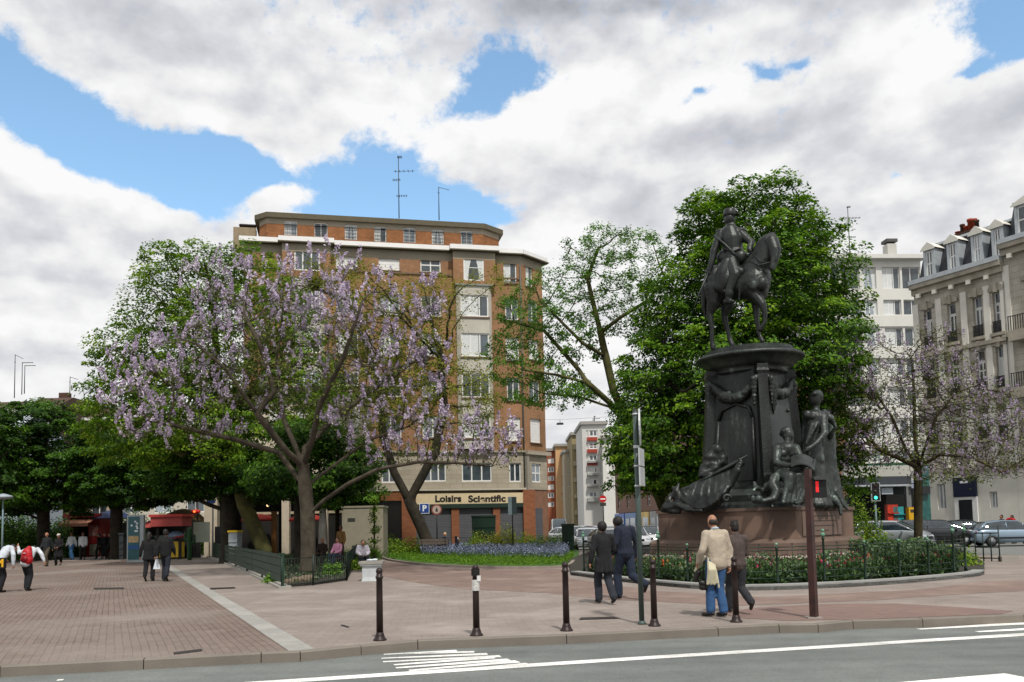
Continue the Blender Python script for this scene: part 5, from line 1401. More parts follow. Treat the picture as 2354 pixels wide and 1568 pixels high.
for k_, (x_, y_) in enumerate([(-70,3.4),(20,3.1),(105,3.3),(290,3.0),(470,3.2),(560,2.6)]):  # hedges added as dark backing for the shade under the trees
    bush('hedge', ['added dark backing hedge behind the far left lamp post','added dark backing hedge between the lamp post and the left trees','added dark backing hedge behind the bald man and the capped woman','added dark backing hedge between the red kiosk and the information panel','added dark backing hedge right of the straw parasol','added dark backing hedge behind the mossy leaning trunk'][k_], x_, 1250, 70 if k_ < 4 else 62, 9, y_, 9000, L_dark, .2, cat='hedge', depth=2, group='added dark backing hedges behind the plaza')
bush('hedge', 'dark hedge behind the bald man on the plaza', 118, 1258, 62, 5.0, 2.5, 9000, L_dark, .16, cat='hedge', depth=2)
bush('shrub', 'second dark hedge beyond the bending youths at the left edge', -40, 1262, 54, 5.5, 2.0, 4500, L_dark, .14)
bush('shrub', 'dense green bush at the right corner behind the plinth', 2010, 1262, 30.5, 1.6, .95, 3400, L_mid, .09)
bush('shrub', 'green bush behind the right end of the ornate railing', 2190, 1270, 27, 1.5, .6, 2400, L_mid, .08)
bush('hedge', 'leafy green bush behind the parked silver car', 1935, 1250, 42, 5, 2.4, 6500, L_mid, .13, cat='hedge')
# ---------------------------------------------------------------- equestrian monument
def bronze(name, a, b_, c, rough=.42):
    m, nt, b = node_mat(name)
    tc = N(nt,'ShaderNodeTexCoord'); nz = N(nt,'ShaderNodeTexNoise'); nz.inputs['Scale'].default_value = 1.3; nz.inputs['Detail'].default_value = 9; nz.inputs['Roughness'].default_value = .7
    mp = N(nt,'ShaderNodeMapping'); mp.inputs['Scale'].default_value = (1.6,1.6,.45); nt.links.new(tc.outputs['Object'], mp.inputs[0]); nt.links.new(mp.outputs[0], nz.inputs[0])
    r = N(nt,'ShaderNodeValToRGB'); r.color_ramp.elements[0].position = .36; r.color_ramp.elements[1].position = .70
    r.color_ramp.elements[0].color = (*hexc(a),1); r.color_ramp.elements[1].color = (*hexc(c),1); e = r.color_ramp.elements.new(.58); e.color = (*hexc(b_),1)
    nt.links.new(nz.outputs['Fac'], r.inputs[0]); nt.links.new(r.outputs[0], b.inputs['Base Color'])
    b.inputs['Metallic'].default_value = .45; b.inputs['Roughness'].default_value = rough
    n2 = N(nt,'ShaderNodeTexNoise'); n2.inputs['Scale'].default_value = 16; n2.inputs['Detail'].default_value = 5; nt.links.new(tc.outputs['Object'], n2.inputs[0])
    bp = N(nt,'ShaderNodeBump'); bp.inputs['Strength'].default_value = .35; bp.inputs['Distance'].default_value = .03; nt.links.new(n2.outputs['Fac'], bp.inputs['Height']); nt.links.new(bp.outputs[0], b.inputs['Normal'])
    return m
m_brz = bronze('dark bronze', '191b1a', '2b2f2d', '59605b')
m_brz2 = bronze('patinated bronze', '212423', '3a403d', '7f8f86', .45)
m_gran = brick_mat('brown granite', '604e44', '54443b', '38302a', 1.25, 1.0, .008, rot=0, var=.28, scale=.8, rough=.7, stain=('7d6658', .6))
m_gran2 = mat('plain brown granite', '5e4c43', rough=.7, var=.22, scale=1.2, col2='6d5a4e')
m_gpale = mat('pale stone ledge', 'a79c90', rough=.8, var=.15)
MC = A(1737, 1209, 28.3); MC.z = 0
MR = rad(-45)
mon = thing('monument', 'dark bronze equestrian monument on a brown granite plinth inside the ornate railing', 'monument', MC)
TM = Matrix.Translation(MC) @ Matrix.Rotation(MR, 4, 'Z')
def oct_(a, ch):
    return [(-a+ch,-a),(a-ch*.25,-a),(a,-a+ch*.25),(a,a-ch),(a-ch,a),(-a+ch,a),(-a,a-ch),(-a,-a+ch)]
def sq(a, c=.0, chn=.55):
    # near corner is (-?) after rotating -45: local (a,-a) faces the camera
    return [(-a,-a),(a-chn,-a),(a,-a+chn),(a,a),(-a,a)]
def loft(mb, A_, zA, B_, zB, cap=True):
    n = len(A_)
    mb.add([(x,y,zA) for x,y in A_]+[(x,y,zB) for x,y in B_], [(i,(i+1)%n,n+(i+1)%n,n+i) for i in range(n)]+([tuple(reversed(range(n))), tuple(range(n,2*n))] if cap else []))
def stack(name, prof, m, cap=True):
    mb = MB(TM)
    for (pa, za), (pb, zb) in zip(prof[:-1], prof[1:]): loft(mb, pa, za, pb, zb)
    return mb.build(name, m, mon, True)
stack('lower_step', [(sq(2.8), .05),(sq(2.8), .48)], m_gran2)
stack('step_ledge', [(sq(2.83), .483),(sq(2.8), .56)], m_gpale)
stack('plinth_foot', [(sq(2.5), .563),(sq(2.5), .93),(sq(2.42), 1.02),(sq(2.3), 1.06)], m_gran2)
stack('plinth', [(sq(2.28), 1.063),(sq(2.28), 1.9)], m_gran)
stack('plinth_top', [(sq(2.33), 1.903),(sq(2.33), 2.0)], m_gran2)
# inscription panel on the right face (normal +x local)
ip = MB(TM); ip.box(2.283, 2.31, -1.35, 1.3, 1.12, 1.86).build('inscription_panel', mat('inscription granite','6c5a50',var=.1), mon, True)
il = MB(TM)
for k, (y0, y1) in enumerate([(-1.1,.9),(-.9,.95),(-1.0,.7),(-.5,.4)]):
    y = y0
    while y < y1:
        w_ = random.uniform(.05,.16); il.box(2.311, 2.314, y, min(y+w_, y1), 1.70-k*.15, 1.73-k*.15); y += w_+.03
il.build('worn_inscription', mat('worn lettering','3a302a'), mon, True)
stack('bronze_base', [(sq(2.2,0,.5), 2.003),(sq(2.15,0,.5), 2.1),(sq(2.05,0,.5), 2.2)], m_brz2)
stack('column_foot', [(sq(1.5,0,.4), 2.2),(sq(1.5,0,.4), 2.42),(sq(1.42,0,.4), 2.5),(sq(1.3,0,.4), 2.62),(sq(1.3,0,.4), 2.7)], m_brz2)
stack('column_shaft', [(sq(1.14,0,.1), 2.7),(sq(1.08,0,.1), 3.4),(sq(.98,0,.1), 5.0),(sq(.92,0,.1), 6.6)], m_brz)
# corner pilasters
for cx_, cy_ in ((1,-1),(1,1),(-1,-1),(-1,1)):
    mb = MB(TM)
    def pil(a, w_, z): 
        c = a*1.0; pts = []
        for dx, dy in ((-w_,0),(0,-w_),(w_,0),(0,w_)): pts.append((cx_*c+dx, cy_*c+dy))
        return pts
    pr = [(1.14,.27,2.7),(1.09,.25,3.1),(1.01,.23,4.4),(.95,.22,5.6),(.925,.22,6.3)]
    for (a0,w0,z0_),(a1,w1,z1_) in zip(pr[:-1],pr[1:]): loft(mb, pil(a0,w0,z0_), z0_, pil(a1,w1,z1_), z1_)
    mb.build('pilaster', m_brz, mon, True)
    mb = MB(TM)
    for (a0,w0,z0_),(a1,w1,z1_) in zip([(.92,.25,6.3),(.92,.28,6.38),(.92,.25,6.46)],[(.92,.28,6.38),(.92,.25,6.46),(.92,.25,6.6)]): loft(mb, pil(a0,w0,z0_), z0_, pil(a1,w1,z1_), z1_)
    mb.build('pilaster_capital', m_brz, mon, True)
# right face panel, left face niche
mb = MB(TM)
loft(mb, [(1.05,-.78),(1.17,-.78),(1.17,.78),(1.05,.78)], 3.0, [(.9,-.64),(.99,-.64),(.99,.64),(.9,.64)], 5.9); mb.build('bronze_plate', mat('bronze plate','3a403e',rough=.4,metal=.4,var=.15,scale=1.5), mon, True)
mb = MB(TM)
loft(mb, [(-.72,-1.15),(.66,-1.15),(.66,-1.08),(-.72,-1.08)], 2.9, [(-.62,-1.02),(.58,-1.02),(.58,-.96),(-.62,-.96)], 4.9)
mb.tube([(-.64,-1.02,4.9),(-.50,-1.01,5.25),(0,-.99,5.42),(.48,-1.01,5.25),(.60,-1.02,4.9)],.06,6); mb.tube([(-.74,-1.15,2.9),(-.64,-1.02,4.9)],.06,6); mb.tube([(.68,-1.15,2.9),(.60,-1.02,4.9)],.06,6)
mb.build('relief_panel', m_brz, mon, True)
for y_, z_ in ((-.35,5.35),(.5,5.2),(.1,4.3)):
    MB(TM).sphere((1.06 if z_ > 5 else 1.1,y_,z_),.06,8,6).build('bronze_stud', m_brz2, mon, True)
# cornice: oval, long axis along the horse
CR = rad(-30)
prof = [(1.0,6.45),(1.06,6.5),(1.0,6.56),(1.12,6.62),(1.2,6.7),(1.22,6.74),(1.34,6.86),(1.42,6.93),(1.5,6.95),(1.5,7.03),(1.44,7.07)]
MB().lathe(prof, (MC.x,MC.y,0), 56, True, 1.19, 1.06, CR).build('cornice', m_brz2, mon, True)
MB().lathe([(1.2,7.072),(1.2,7.22),(1.16,7.24),(1.16,7.3),(1.1,7.32)], (MC.x,MC.y,0), 56, False, 1.22, .98, CR).build('horse_base', m_brz2, mon, True)
mb = MB()
for k in range(16):
    a = 2*PI*k/16+.2; x, y = 1.34*1.34*math.cos(a), 1.34*.95*math.sin(a)
    p = Matrix.Rotation(CR,3,'Z') @ Vector((x,y,0)); mb.sphere((MC.x+p.x,MC.y+p.y,7.13),(.07,.07,.06),7,5)
# garlands
gl = MB(TM)
def garl(p0, p1, sag, n=15, r=.12):
    for k in range(n+1):
        t_ = k/n; q = Vector(p0).lerp(Vector(p1), t_); q.z -= sag*4*t_*(1-t_)
        gl.sphere(q+Vector((random.uniform(-.02,.02),)*3), r*(.75+.5*math.sin(PI*t_))*random.uniform(.85,1.15), 7, 5)
garl((1.05,-.85,6.2),(1.05,.85,6.2),.5,17,.15); garl((-.85,-1.05,6.2),(.85,-1.05,6.2),.6,17,.17)
for x, y in ((1.2,-.80),(.80,-1.2),(1.1,.98),(-.98,-1.1)):
    for k in range(7): gl.sphere((x*.97,y*.97,6.1-k*.13), .13-.012*k, 7, 5)
gl.tube([(1.04,-.55,6.2),(1.1,-.5,5.7),(1.06,-.5,5.0)],[.2,.15,.03],6)
remesh(gl, 'garland', m_brz2, mon, .035, 0, True, disp=(.12,.06))
# ---- horse and rider
HY = lambda px, lat=0.: 28.3 - .577*(px-1702)/70 - lat*.866
def h(px, py, lat=0.): return A(px, py, HY(px, lat))
hb = MB()
hb.chain([h(1648,652),h(1668,655),h(1692,657),h(1715,655),h(1735,648)],[.50,.50,.50,.50,.52],14)
hb.cap(h(1648,640),h(1655,668),.46,.40,12); hb.cap(h(1742,640),h(1738,672),.44,.40,12)
hb.chain([h(1728,632),h(1745,612),h(1760,585),h(1771,560)],[.44,.40,.32,.25],14)
hb.chain([h(1718,622),h(1736,590),h(1758,556),h(1772,546)],[.26,.24,.2,.17],12)   # crest
hb.chain([h(1773,556,.1),h(1780,575,.22),h(1780,597,.3),h(1774,615,.32)],[.24,.215,.145,.12],12)   # head
hb.sphere(h(1768,570,.05),.23,10,7)
for e in (-.12,.14): hb.cap(h(1776,545,e),h(1783,528,e+.03),.055,.018,6)
# legs: thigh-gaskin-hock-cannon-fetlock-hoof
def leg(pts, rs): hb.chain([h(*p) for p in pts], rs, 10)
leg([(1642,662,.22),(1640,694,.26),(1631,722,.26),(1636,758,.26),(1636,784,.26),(1639,801,.26)],[.36,.24,.12,.075,.085,.10])
leg([(1662,665,-.2),(1672,700,-.22),(1664,727,-.22),(1672,760,-.22),(1678,782,-.22),(1683,795,-.22)],[.36,.24,.12,.075,.085,.10])
leg([(1730,672,.22),(1752,700,.28),(1758,722,.28),(1757,742,.28),(1747,757,.28)],[.22,.14,.085,.07,.09])
leg([(1735,678,-.2),(1738,715,-.24),(1739,738,-.24),(1744,768,-.24),(1752,785,-.24)],[.22,.11,.085,.06,.085])
hb.chain([h(1632,640),h(1620,665),h(1618,705),h(1622,735)],[.13,.14,.11,.03],9)   # tail
hb.chain([h(1722,640,.45),h(1745,652,.5),h(1764,646,.35)],[.05,.05,.05],6); hb.chain([h(1700,628,.46),h(1700,655,.52),h(1698,690,.42)],[.05,.05,.05],6)
for q in ((1732,655,.42),(1752,652,.38),(1640,672,.4)): hb.sphere(h(*q), (.2,.16,.24), 9, 6)
remesh(hb, 'horse', m_brz, mon, .032, 3, True)
mn = MB()
for k in range(12):
    t_ = k/11; a = h(1720+52*t_, 612-68*t_, .05); mn.cap(a, a+Vector((.06,-.12,-.22)), .07, .03, 6)
remesh(mn, 'mane', m_brz, mon, .03, 1, True)
br_ = MB()
br_.tube([h(1776,548,.28),h(1786,575,.42),h(1782,600,.45)],.022,5); br_.tube([h(1766,560,.26),h(1762,590,.3),h(1755,598,.35)],.022,5)
br_.tube([h(1722,600,.42),h(1745,610,.5),h(1768,603,.46)],.025,5); br_.tube([h(1722,640,.45),h(1745,655,.5),h(1768,650,.4)],.03,5)
br_.build('bridle', m_brz2, mon, True)
rd = MB()
rl = lambda px, py, lat=0.: h(px, py, lat)
rd.chain([rl(1682,600),rl(1686,580),rl(1682,552),rl(1678,535)],[.36,.32,.36,.30],14)
rd.cap(rl(1658,537,.05),rl(1700,534,-.05),.17,.17,12); rd.cap(rl(1677,528),rl(1675,512),.13,.12,10)
rd.sphere(rl(1676,504),(.19,.2,.24),12,9)
rd.sphere(rl(1686,506,.03),.05,7,5)  # nose
rd.cap(rl(1680,514,.05),rl(1686,515,.05),.07,.05,7) # beard chin
rd.chain([rl(1656,538,.12),rl(1642,574,.3),rl(1634,608,.42),rl(1630,622,.44)],[.165,.125,.10,.09],10)
rd.chain([rl(1702,538,-.05),rl(1726,558,.05),rl(1722,574,.3)],[.16,.125,.095],10)
rd.chain([rl(1680,606,.22),rl(1690,632,.52),rl(1676,668,.58),rl(1674,690,.56)],[.27,.21,.15,.12],10)
rd.cap(rl(1668,694,.56),rl(1684,693,.6),.1,.07,8)
rd.chain([rl(1686,606,-.22),rl(1700,632,-.52),rl(1690,668,-.58)],[.26,.2,.14],10)
# fingers on the sword hilt and rein
for k in range(4):
    rd.cap(rl(1627+k*1.4,624+k*1.2,.5),rl(1625+k*1.4,629+k,.46),.035,.03,5); rd.cap(rl(1722+k*1.2,572+k*1.4,.36),rl(1719+k*1.2,575+k*1.4,.34),.035,.03,5)
for k in range(5): rd.sphere(rl(1681+1.2*k,545+9*k,.36),.03,6,4)
rd.chain([rl(1664,572,.33),rl(1684,577,.4),rl(1700,572,.2)],[.05,.05,.05],6)
rd.chain([rl(1670,524,.1),rl(1678,528,.22),rl(1690,524,.1)],[.06,.06,.06],6)
rd.cap(rl(1641,574,.3),rl(1640,580,.32),.135,.135,8); rd.cap(rl(1676,672,.58),rl(1676,676,.58),.16,.16,8)
remesh(rd, 'rider', m_brz, mon, .028, 1, True)
ct = MB()
ct.chain([rl(1672,606,.3),rl(1660,630,.45),rl(1652,662,.5)],[.24,.22,.17],9); ct.chain([rl(1680,610,.3),rl(1670,640,.5),rl(1660,664,.52)],[.2,.2,.14],9)
ct.chain([rl(1664,612,.1),rl(1648,640,.35),rl(1644,664,.45)],[.2,.2,.12],9)
ct.cap(rl(1666,594),rl(1702,592,.05),.30,.26,12)
remesh(ct, 'coat_tail', m_brz, mon, .035, 2, True)
ep = MB(); ep.sphere(rl(1656,532,.06),(.19,.19,.08),10,6); ep.sphere(rl(1702,530,-.06),(.17,.17,.08),10,6)
ep.build('epaulette', m_brz2, mon, True)
hat = MB(); c = rl(1676,493); hat.M = Matrix.Translation(c) @ Matrix.Rotation(rad(-30),4,'Z')
hat.lathe([(.19,-.08),(.2,0),(.175,.15),(.15,.18)],(0,0,0),14,True,1.1,1); hat.box(.1,.34,-.12,.12,-.06,-.03)
hat.build('cap', m_brz, mon, True)
sa = MB(); sa.tube([rl(1640,541,.3),rl(1664,560,.42),rl(1684,580,.40),rl(1697,592,.3)],.04,6); sa.build('sash', m_brz2, mon, True)
sw = MB(); sw.tube([rl(1627,628,.48),rl(1608,672,.62),rl(1590,722,.75)],[.035,.03,.012],6); sw.cap(rl(1622,624,.5),rl(1632,632,.46),.05,.04,6); sw.build('sabre', m_brz2, mon, True)
re_ = MB(); re_.tube([rl(1722,574,.34),rl(1745,600,.48),rl(1764,604,.42)],.018,5); re_.build('rein', m_brz, mon, True)
sd_ = MB(); sd_.chain([h(1655,630,.38),h(1652,664,.5),h(1664,670,.52)],[.12,.14,.1],8); sd_.chain([h(1690,622,.4),h(1702,625,.44)],[.2,.16],8)
remesh(sd_, 'saddle_cloth', m_brz, mon, .04, 2, True)
# ---- standing woman with cloak
fs = MB()
W = lambda px, py, Y=27.0: A(px, py, Y)
fs.sphere(W(1873,917),(.2,.21,.25),12,9); fs.sphere(W(1877,910),.21,10,7); fs.cap(W(1874,930),W(1876,945),.11,.12,8)
fs.cap(W(1856,955,26.9),W(1894,957,27.2),.17,.17,10); fs.chain([W(1873,962),W(1869,995),W(1867,1025),W(1868,1055)],[.31,.27,.29,.36],12)
fs.chain([W(1891,960,26.8),W(1895,996,26.6),W(1876,1018,26.4),W(1860,1030,26.3)],[.15,.12,.09,.08],9)
fs.sphere(W(1855,1033,26.3),(.1,.07,.09),8,6)
for k in range(4): fs.cap(W(1853-k,1034+k*1.5,26.3),W(1847-k,1037+k*2,26.3),.03,.022,5)
fs.cap(W(1857,1028,26.3),W(1852,1027,26.25),.03,.02,5)
fs.chain([W(1856,958,27.3),W(1848,990,27.3),W(1846,1015,27.2)],[.14,.11,.09],8)
for k in range(13):
    t_ = k/12; x1 = 1838+85*t_; yy = 27.6-1.3*math.sin(PI*t_); 
    fs.chain([W(1858+22*t_,1035,27.1-.3*math.sin(PI*t_)),W(1850+50*t_,1100,(27.2+yy)/2),W(x1,1160,yy)],[.14,.13,.12+.05*(k%2)],7)
for k in range(9): fs.sphere(W(1865+2.1*k,910-5*math.sin(PI*k/8),26.95-.12*math.sin(PI*k/8)), .075, 7, 5)
fs.cap(W(1881,914,27.2),W(1886,918,27.25),.1,.08,8)
for k in range(6): fs.chain([W(1888-4*k,952+2*k,26.8),W(1872-4*k,985+7*k,26.68),W(1856+1*k,1015+8*k,26.78)],[.04,.05,.04],5)
for k in range(4): fs.chain([W(1852,1026+5*k,26.85),W(1868,1034+6*k,26.7),W(1886,1028+7*k,26.85)],[.04,.05,.04],5)
remesh(fs, 'standing_figure', m_brz2, mon, .03, 0, True, disp=(.3,.05))
ck = MB()
for k in range(11):
    t_ = k/10
    ck.chain([W(1884+14*t_,950+4*t_,27.25),W(1893+20*t_,1000,27.3+.1*t_),W(1888+28*t_,1070,27.2+.2*t_),W(1885+42*t_,1130,26.9+.4*t_),W(1890+46*t_,1150+5*t_,26.8+.4*t_)],[.09,.1,.11,.12+.04*(k%2),.1],7)
ck.chain([W(1893,950,27.1),W(1908,962,27.0),W(1920,980,27.0),W(1908,1004,27.2)],[.15,.14,.05,.08],7)
ck.chain([W(1850,952,27.2),W(1868,958,26.8),W(1893,953,26.9)],[.1,.12,.12],7)
ck.chain([W(1920,1130,27.1),W(1935,1155,27),W(1946,1170,26.9)],[.14,.1,.04],7); ck.chain([W(1915,1145,26.9),W(1930,1164,26.8),W(1932,1182,26.7)],[.12,.09,.05],7)
remesh(ck, 'cloak', m_brz2, mon, .03, 0, True, disp=(.3,.05))
# ---- seated writing woman
sf = MB()
V = lambda px, py, Y=25.8: A(px, py, Y)
sf.sphere(V(1811,1001,25.9),(.17,.18,.21),12,9); sf.sphere(V(1807,993,25.95),(.2,.2,.17),10,7); sf.sphere(V(1797,998,26.05),.09,8,6); sf.cap(V(1810,1012),V(1808,1022),.09,.1,8)
sf.cap(V(1788,1030,25.9),V(1828,1030,25.9),.15,.14,10); sf.chain([V(1809,1034),V(1808,1060,25.9),V(1806,1085,26)],[.26,.23,.27],12)
sf.sphere(V(1800,1043,25.65),.11,8,6); sf.sphere(V(1818,1043,25.65),.11,8,6)
sf.chain([V(1786,1032,25.7),V(1784,1064,25.5),V(1812,1070,25.2),V(1836,1067,25.0)],[.14,.115,.09,.07],9)
for k in range(4): sf.cap(V(1836+k,1064+k*2,25.0),V(1842+k,1063+k*2,24.95),.028,.02,5)
sf.cap(V(1838,1062,25),V(1841,1059,25),.028,.02,5)
sf.chain([V(1829,1032,25.8),V(1842,1055,25.6),V(1852,1062,25.2)],[.13,.1,.08],8)
sf.chain([V(1796,1088,25.7),V(1814,1097,25.0),V(1812,1125,24.9),V(1806,1148,24.95)],[.25,.2,.14,.1],10)
sf.chain([V(1815,1088,25.7),V(1846,1092,25.1),V(1850,1125,25.0),V(1838,1150,24.9)],[.25,.2,.15,.1],10)
sf.cap(V(1806,1150,24.9),V(1800,1154,24.6),.08,.06,7); sf.cap(V(1838,1152,24.85),V(1830,1157,24.6),.08,.06,7)
for k in range(12):
    t_ = k/11
    sf.chain([V(1808+44*t_,1094+3*math.sin(t_*7),24.95+.1*t_),V(1806+52*t_,1125,24.85+.25*t_+.1*(k%2)),V(1800+66*t_,1152+3*(k%2),24.75+.35*t_)],[.07,.085,.08],6)
for k in range(9): sf.sphere(V(1801+2.1*k,991-4*math.sin(PI*k/8),25.85), .065, 7, 5)
for k in range(6): sf.chain([V(1793+5*k,1030,25.66),V(1797+4*k,1055,25.62),V(1795+5*k,1080,25.7)],[.03,.035,.03],5)
remesh(sf, 'seated_figure', m_brz2, mon, .028, 0, True, disp=(.25,.04))
sc_ = MB(); n = 10
for k in range(n):
    t0, t1 = k/n, (k+1)/n
    f = lambda t_, e: V(1818+54*t_, 1052+e*22-8*math.sin(PI*t_)+8*t_*t_-14*max(0,t_-.75)*4*e*0, 25.35-e*.5-.1*t_)
    a, b, c, d = f(t0,0), f(t1,0), f(t1,1), f(t0,1); dz = Vector((0,0,.035))
    sc_.add([a,b,c,d,a+dz,b+dz,c+dz,d+dz],[(0,3,2,1),(4,5,6,7),(0,1,5,4),(2,3,7,6),(1,2,6,5),(3,0,4,7)])
sc_.tube([V(1872,1058,25.2),V(1868,1074,24.9),V(1850,1078,24.8)],.05,6)
sc_.build('scroll', m_brz2, mon, True)
# ---- child with curling drapery
cf = MB()
cf.sphere(V(1763,1119,25.4),(.15,.15,.15),10,7); cf.chain([V(1765,1126,25.5),V(1758,1138,25.6),V(1745,1143,25.6)],[.12,.17,.13],9)
cf.chain([V(1752,1130,25.4),V(1740,1120,25.3),V(1732,1128,25.2)],[.08,.06,.05],7); cf.chain([V(1737,1123,25.4),V(1733,1108,25.5)],[.1,.04],7)
cf.chain([V(1797,1085,25.5),V(1782,1098,25.3),V(1776,1115,25.2),V(1786,1132,25.1),V(1778,1146,25.0),V(1755,1152,25.0),V(1735,1151,25.1),V(1730,1142,25.2)],[.1,.16,.15,.16,.12,.09,.1,.06],8)
cf.sphere(V(1744,1146,25.0),.11,8,6)
remesh(cf, 'child_figure', m_brz2, mon, .035, 1, True, disp=(.25,.05))
# ---- drapery and spear on the left face, rocky relief behind it
D = lambda px, py, Y=26.4: A(px, py, Y)
dr_ = MB()
for k in range(15):
    t_ = k/14
    top = D(1700-105*t_, 1062+52*t_, 26.2+.7*t_); 
    low = D(1662-95*t_, 1135+35*math.sin(PI*min(1,t_*.9)), 25.9+.9*t_)
    mid = top.lerp(low,.5)+Vector((.12*math.sin(PI*t_),-.25*math.sin(PI*t_),-.12))
    dr_.chain([top,mid,low],[.07,.10+.05*(k%2),.07],6)
for k in range(4):
    s_ = k/3
    pts = [D(1703-8*s_-(110+10*s_)*q/8, 1060+22*s_+56*q/8+(26+34*s_)*math.sin(PI*q/8), 26.05+.9*q/8-.15*s_) for q in range(9)]
    dr_.chain(pts, [.07+.04*(k%2)]*9, 6)
dr_.chain([D(1600,1118,26.9),D(1570,1130,27.1),D(1575,1155,27.0),D(1620,1168,26.5),D(1660,1150,26.1)],[.12,.14,.16,.13,.1],8)
remesh(dr_, 'drapery', m_brz, mon, .035, 0, True, disp=(.35,.07))
sp = MB(); sp.tube([D(1718,1046,25.9),D(1690,1064,26.1),D(1640,1090,26.5),D(1585,1120,27.0)],[.015,.07,.05,.05],6); sp.chain([D(1700,1056,26),D(1706,1066,26),D(1698,1070,26)],[.05,.07,.04],6)
sp.build('flag_spear', m_brz2, mon, True)
rk = MB()
for k in range(70):
    u_, v_ = random.random(), random.random()
    rk.sphere(D(1618+62*u_*(.55+.45*(1-v_)), 1110-95*v_*(.35+.65*u_), 26.95-.1*(1-v_)), (random.uniform(.1,.24),.14,random.uniform(.08,.16)), 7, 5)
remesh(rk, 'rock_relief', m_brz, mon, .05, 0, True, disp=(.2,.12))
tp = MB()
for a, b, r0, r1 in [((1540,1140,27.2),(1572,1132,27),.1,.07),((1548,1122,27.2),(1560,1142,27),.07,.05),((1560,1112,27.2),(1556,1130,27.1),.05,.1),((1528,1165,27.2),(1600,1160,26.6),.12,.14),((1522,1172,27.3),(1560,1176,26.9),.1,.09),((1560,1150,27.1),(1598,1150,26.7),.16,.18),((1550,1158,27),(1590,1175,26.5),.1,.08),((1575,1172,26.6),(1612,1174,26.2),.07,.05),((1538,1150,27.1),(1530,1165,27.2),.09,.09),((1600,1145,26.8),(1640,1160,26.3),.14,.1)]:
    tp.cap(D(*a), D(*b), r0, r1, 7)
remesh(tp, 'trophy', m_brz, mon, .045, 1, True, disp=(.2,.08))
vl = MB(); pts = []
for k in range(14):
    a = k*.55; r_ = .13*(1-k/16); pts.append(D(1670,1146,25.75)+Vector((r_*math.cos(a),0,r_*math.sin(a))))
vl.tube(pts,.045,6); vl.build('volute', m_brz2, mon, True)
flush()
# ---------------------------------------------------------------- people
SKIN = mat('skin', '9c6f58', rough=.55, var=.08, scale=12)
SKIND = mat('darker skin', '7a5240', rough=.55, var=.1, scale=12)
def cloth(c, name=None, v=.2): return mat(name or 'cloth '+c, c, rough=.9, var=v, scale=7, bump=.35, bscale=18)
BASE = dict(hip=(0,0,.95), waist=(0,0,1.1), chest=(0,.0,1.3), neck=(0,0,1.48), head=(0,.015,1.63),
   shl=(-.172,0,1.395), shr=(.172,0,1.395), ell=(-.235,-.03,1.13), elr=(.235,-.03,1.13), wrl=(-.235,.06,.88), wrr=(.235,.06,.88),
   hpl=(-.085,0,.93), hpr=(.085,0,.93), knl=(-.09,.02,.5), knr=(.09,.02,.5), anl=(-.095,-.02,.09), anr=(.095,-.02,.09), tol=(-.11,.15,.035), tor=(.11,.15,.035))
def walkpose(st=.28, lead='r', **kw):
    p = dict(BASE); o = 'l' if lead == 'r' else 'r'; sg = 1 if lead == 'r' else -1
    p['kn'+lead] = (.085*sg, .17, .52); p['an'+lead] = (.09*sg, st, .09); p['to'+lead] = (.10*sg, st+.16, .05)
    p['kn'+o] = (-.085*sg, -.05, .5); p['an'+o] = (-.09*sg, -st-.08, .20); p['to'+o] = (-.09*sg, -st+.06, .04)
    p['el'+lead] = (.24*sg,-.10,1.15); p['wr'+lead] = (.24*sg,-.12,.90); p['el'+o] = (-.24*sg,.02,1.13); p['wr'+o] = (-.25*sg,.16,.92)
    p.update(kw); return p
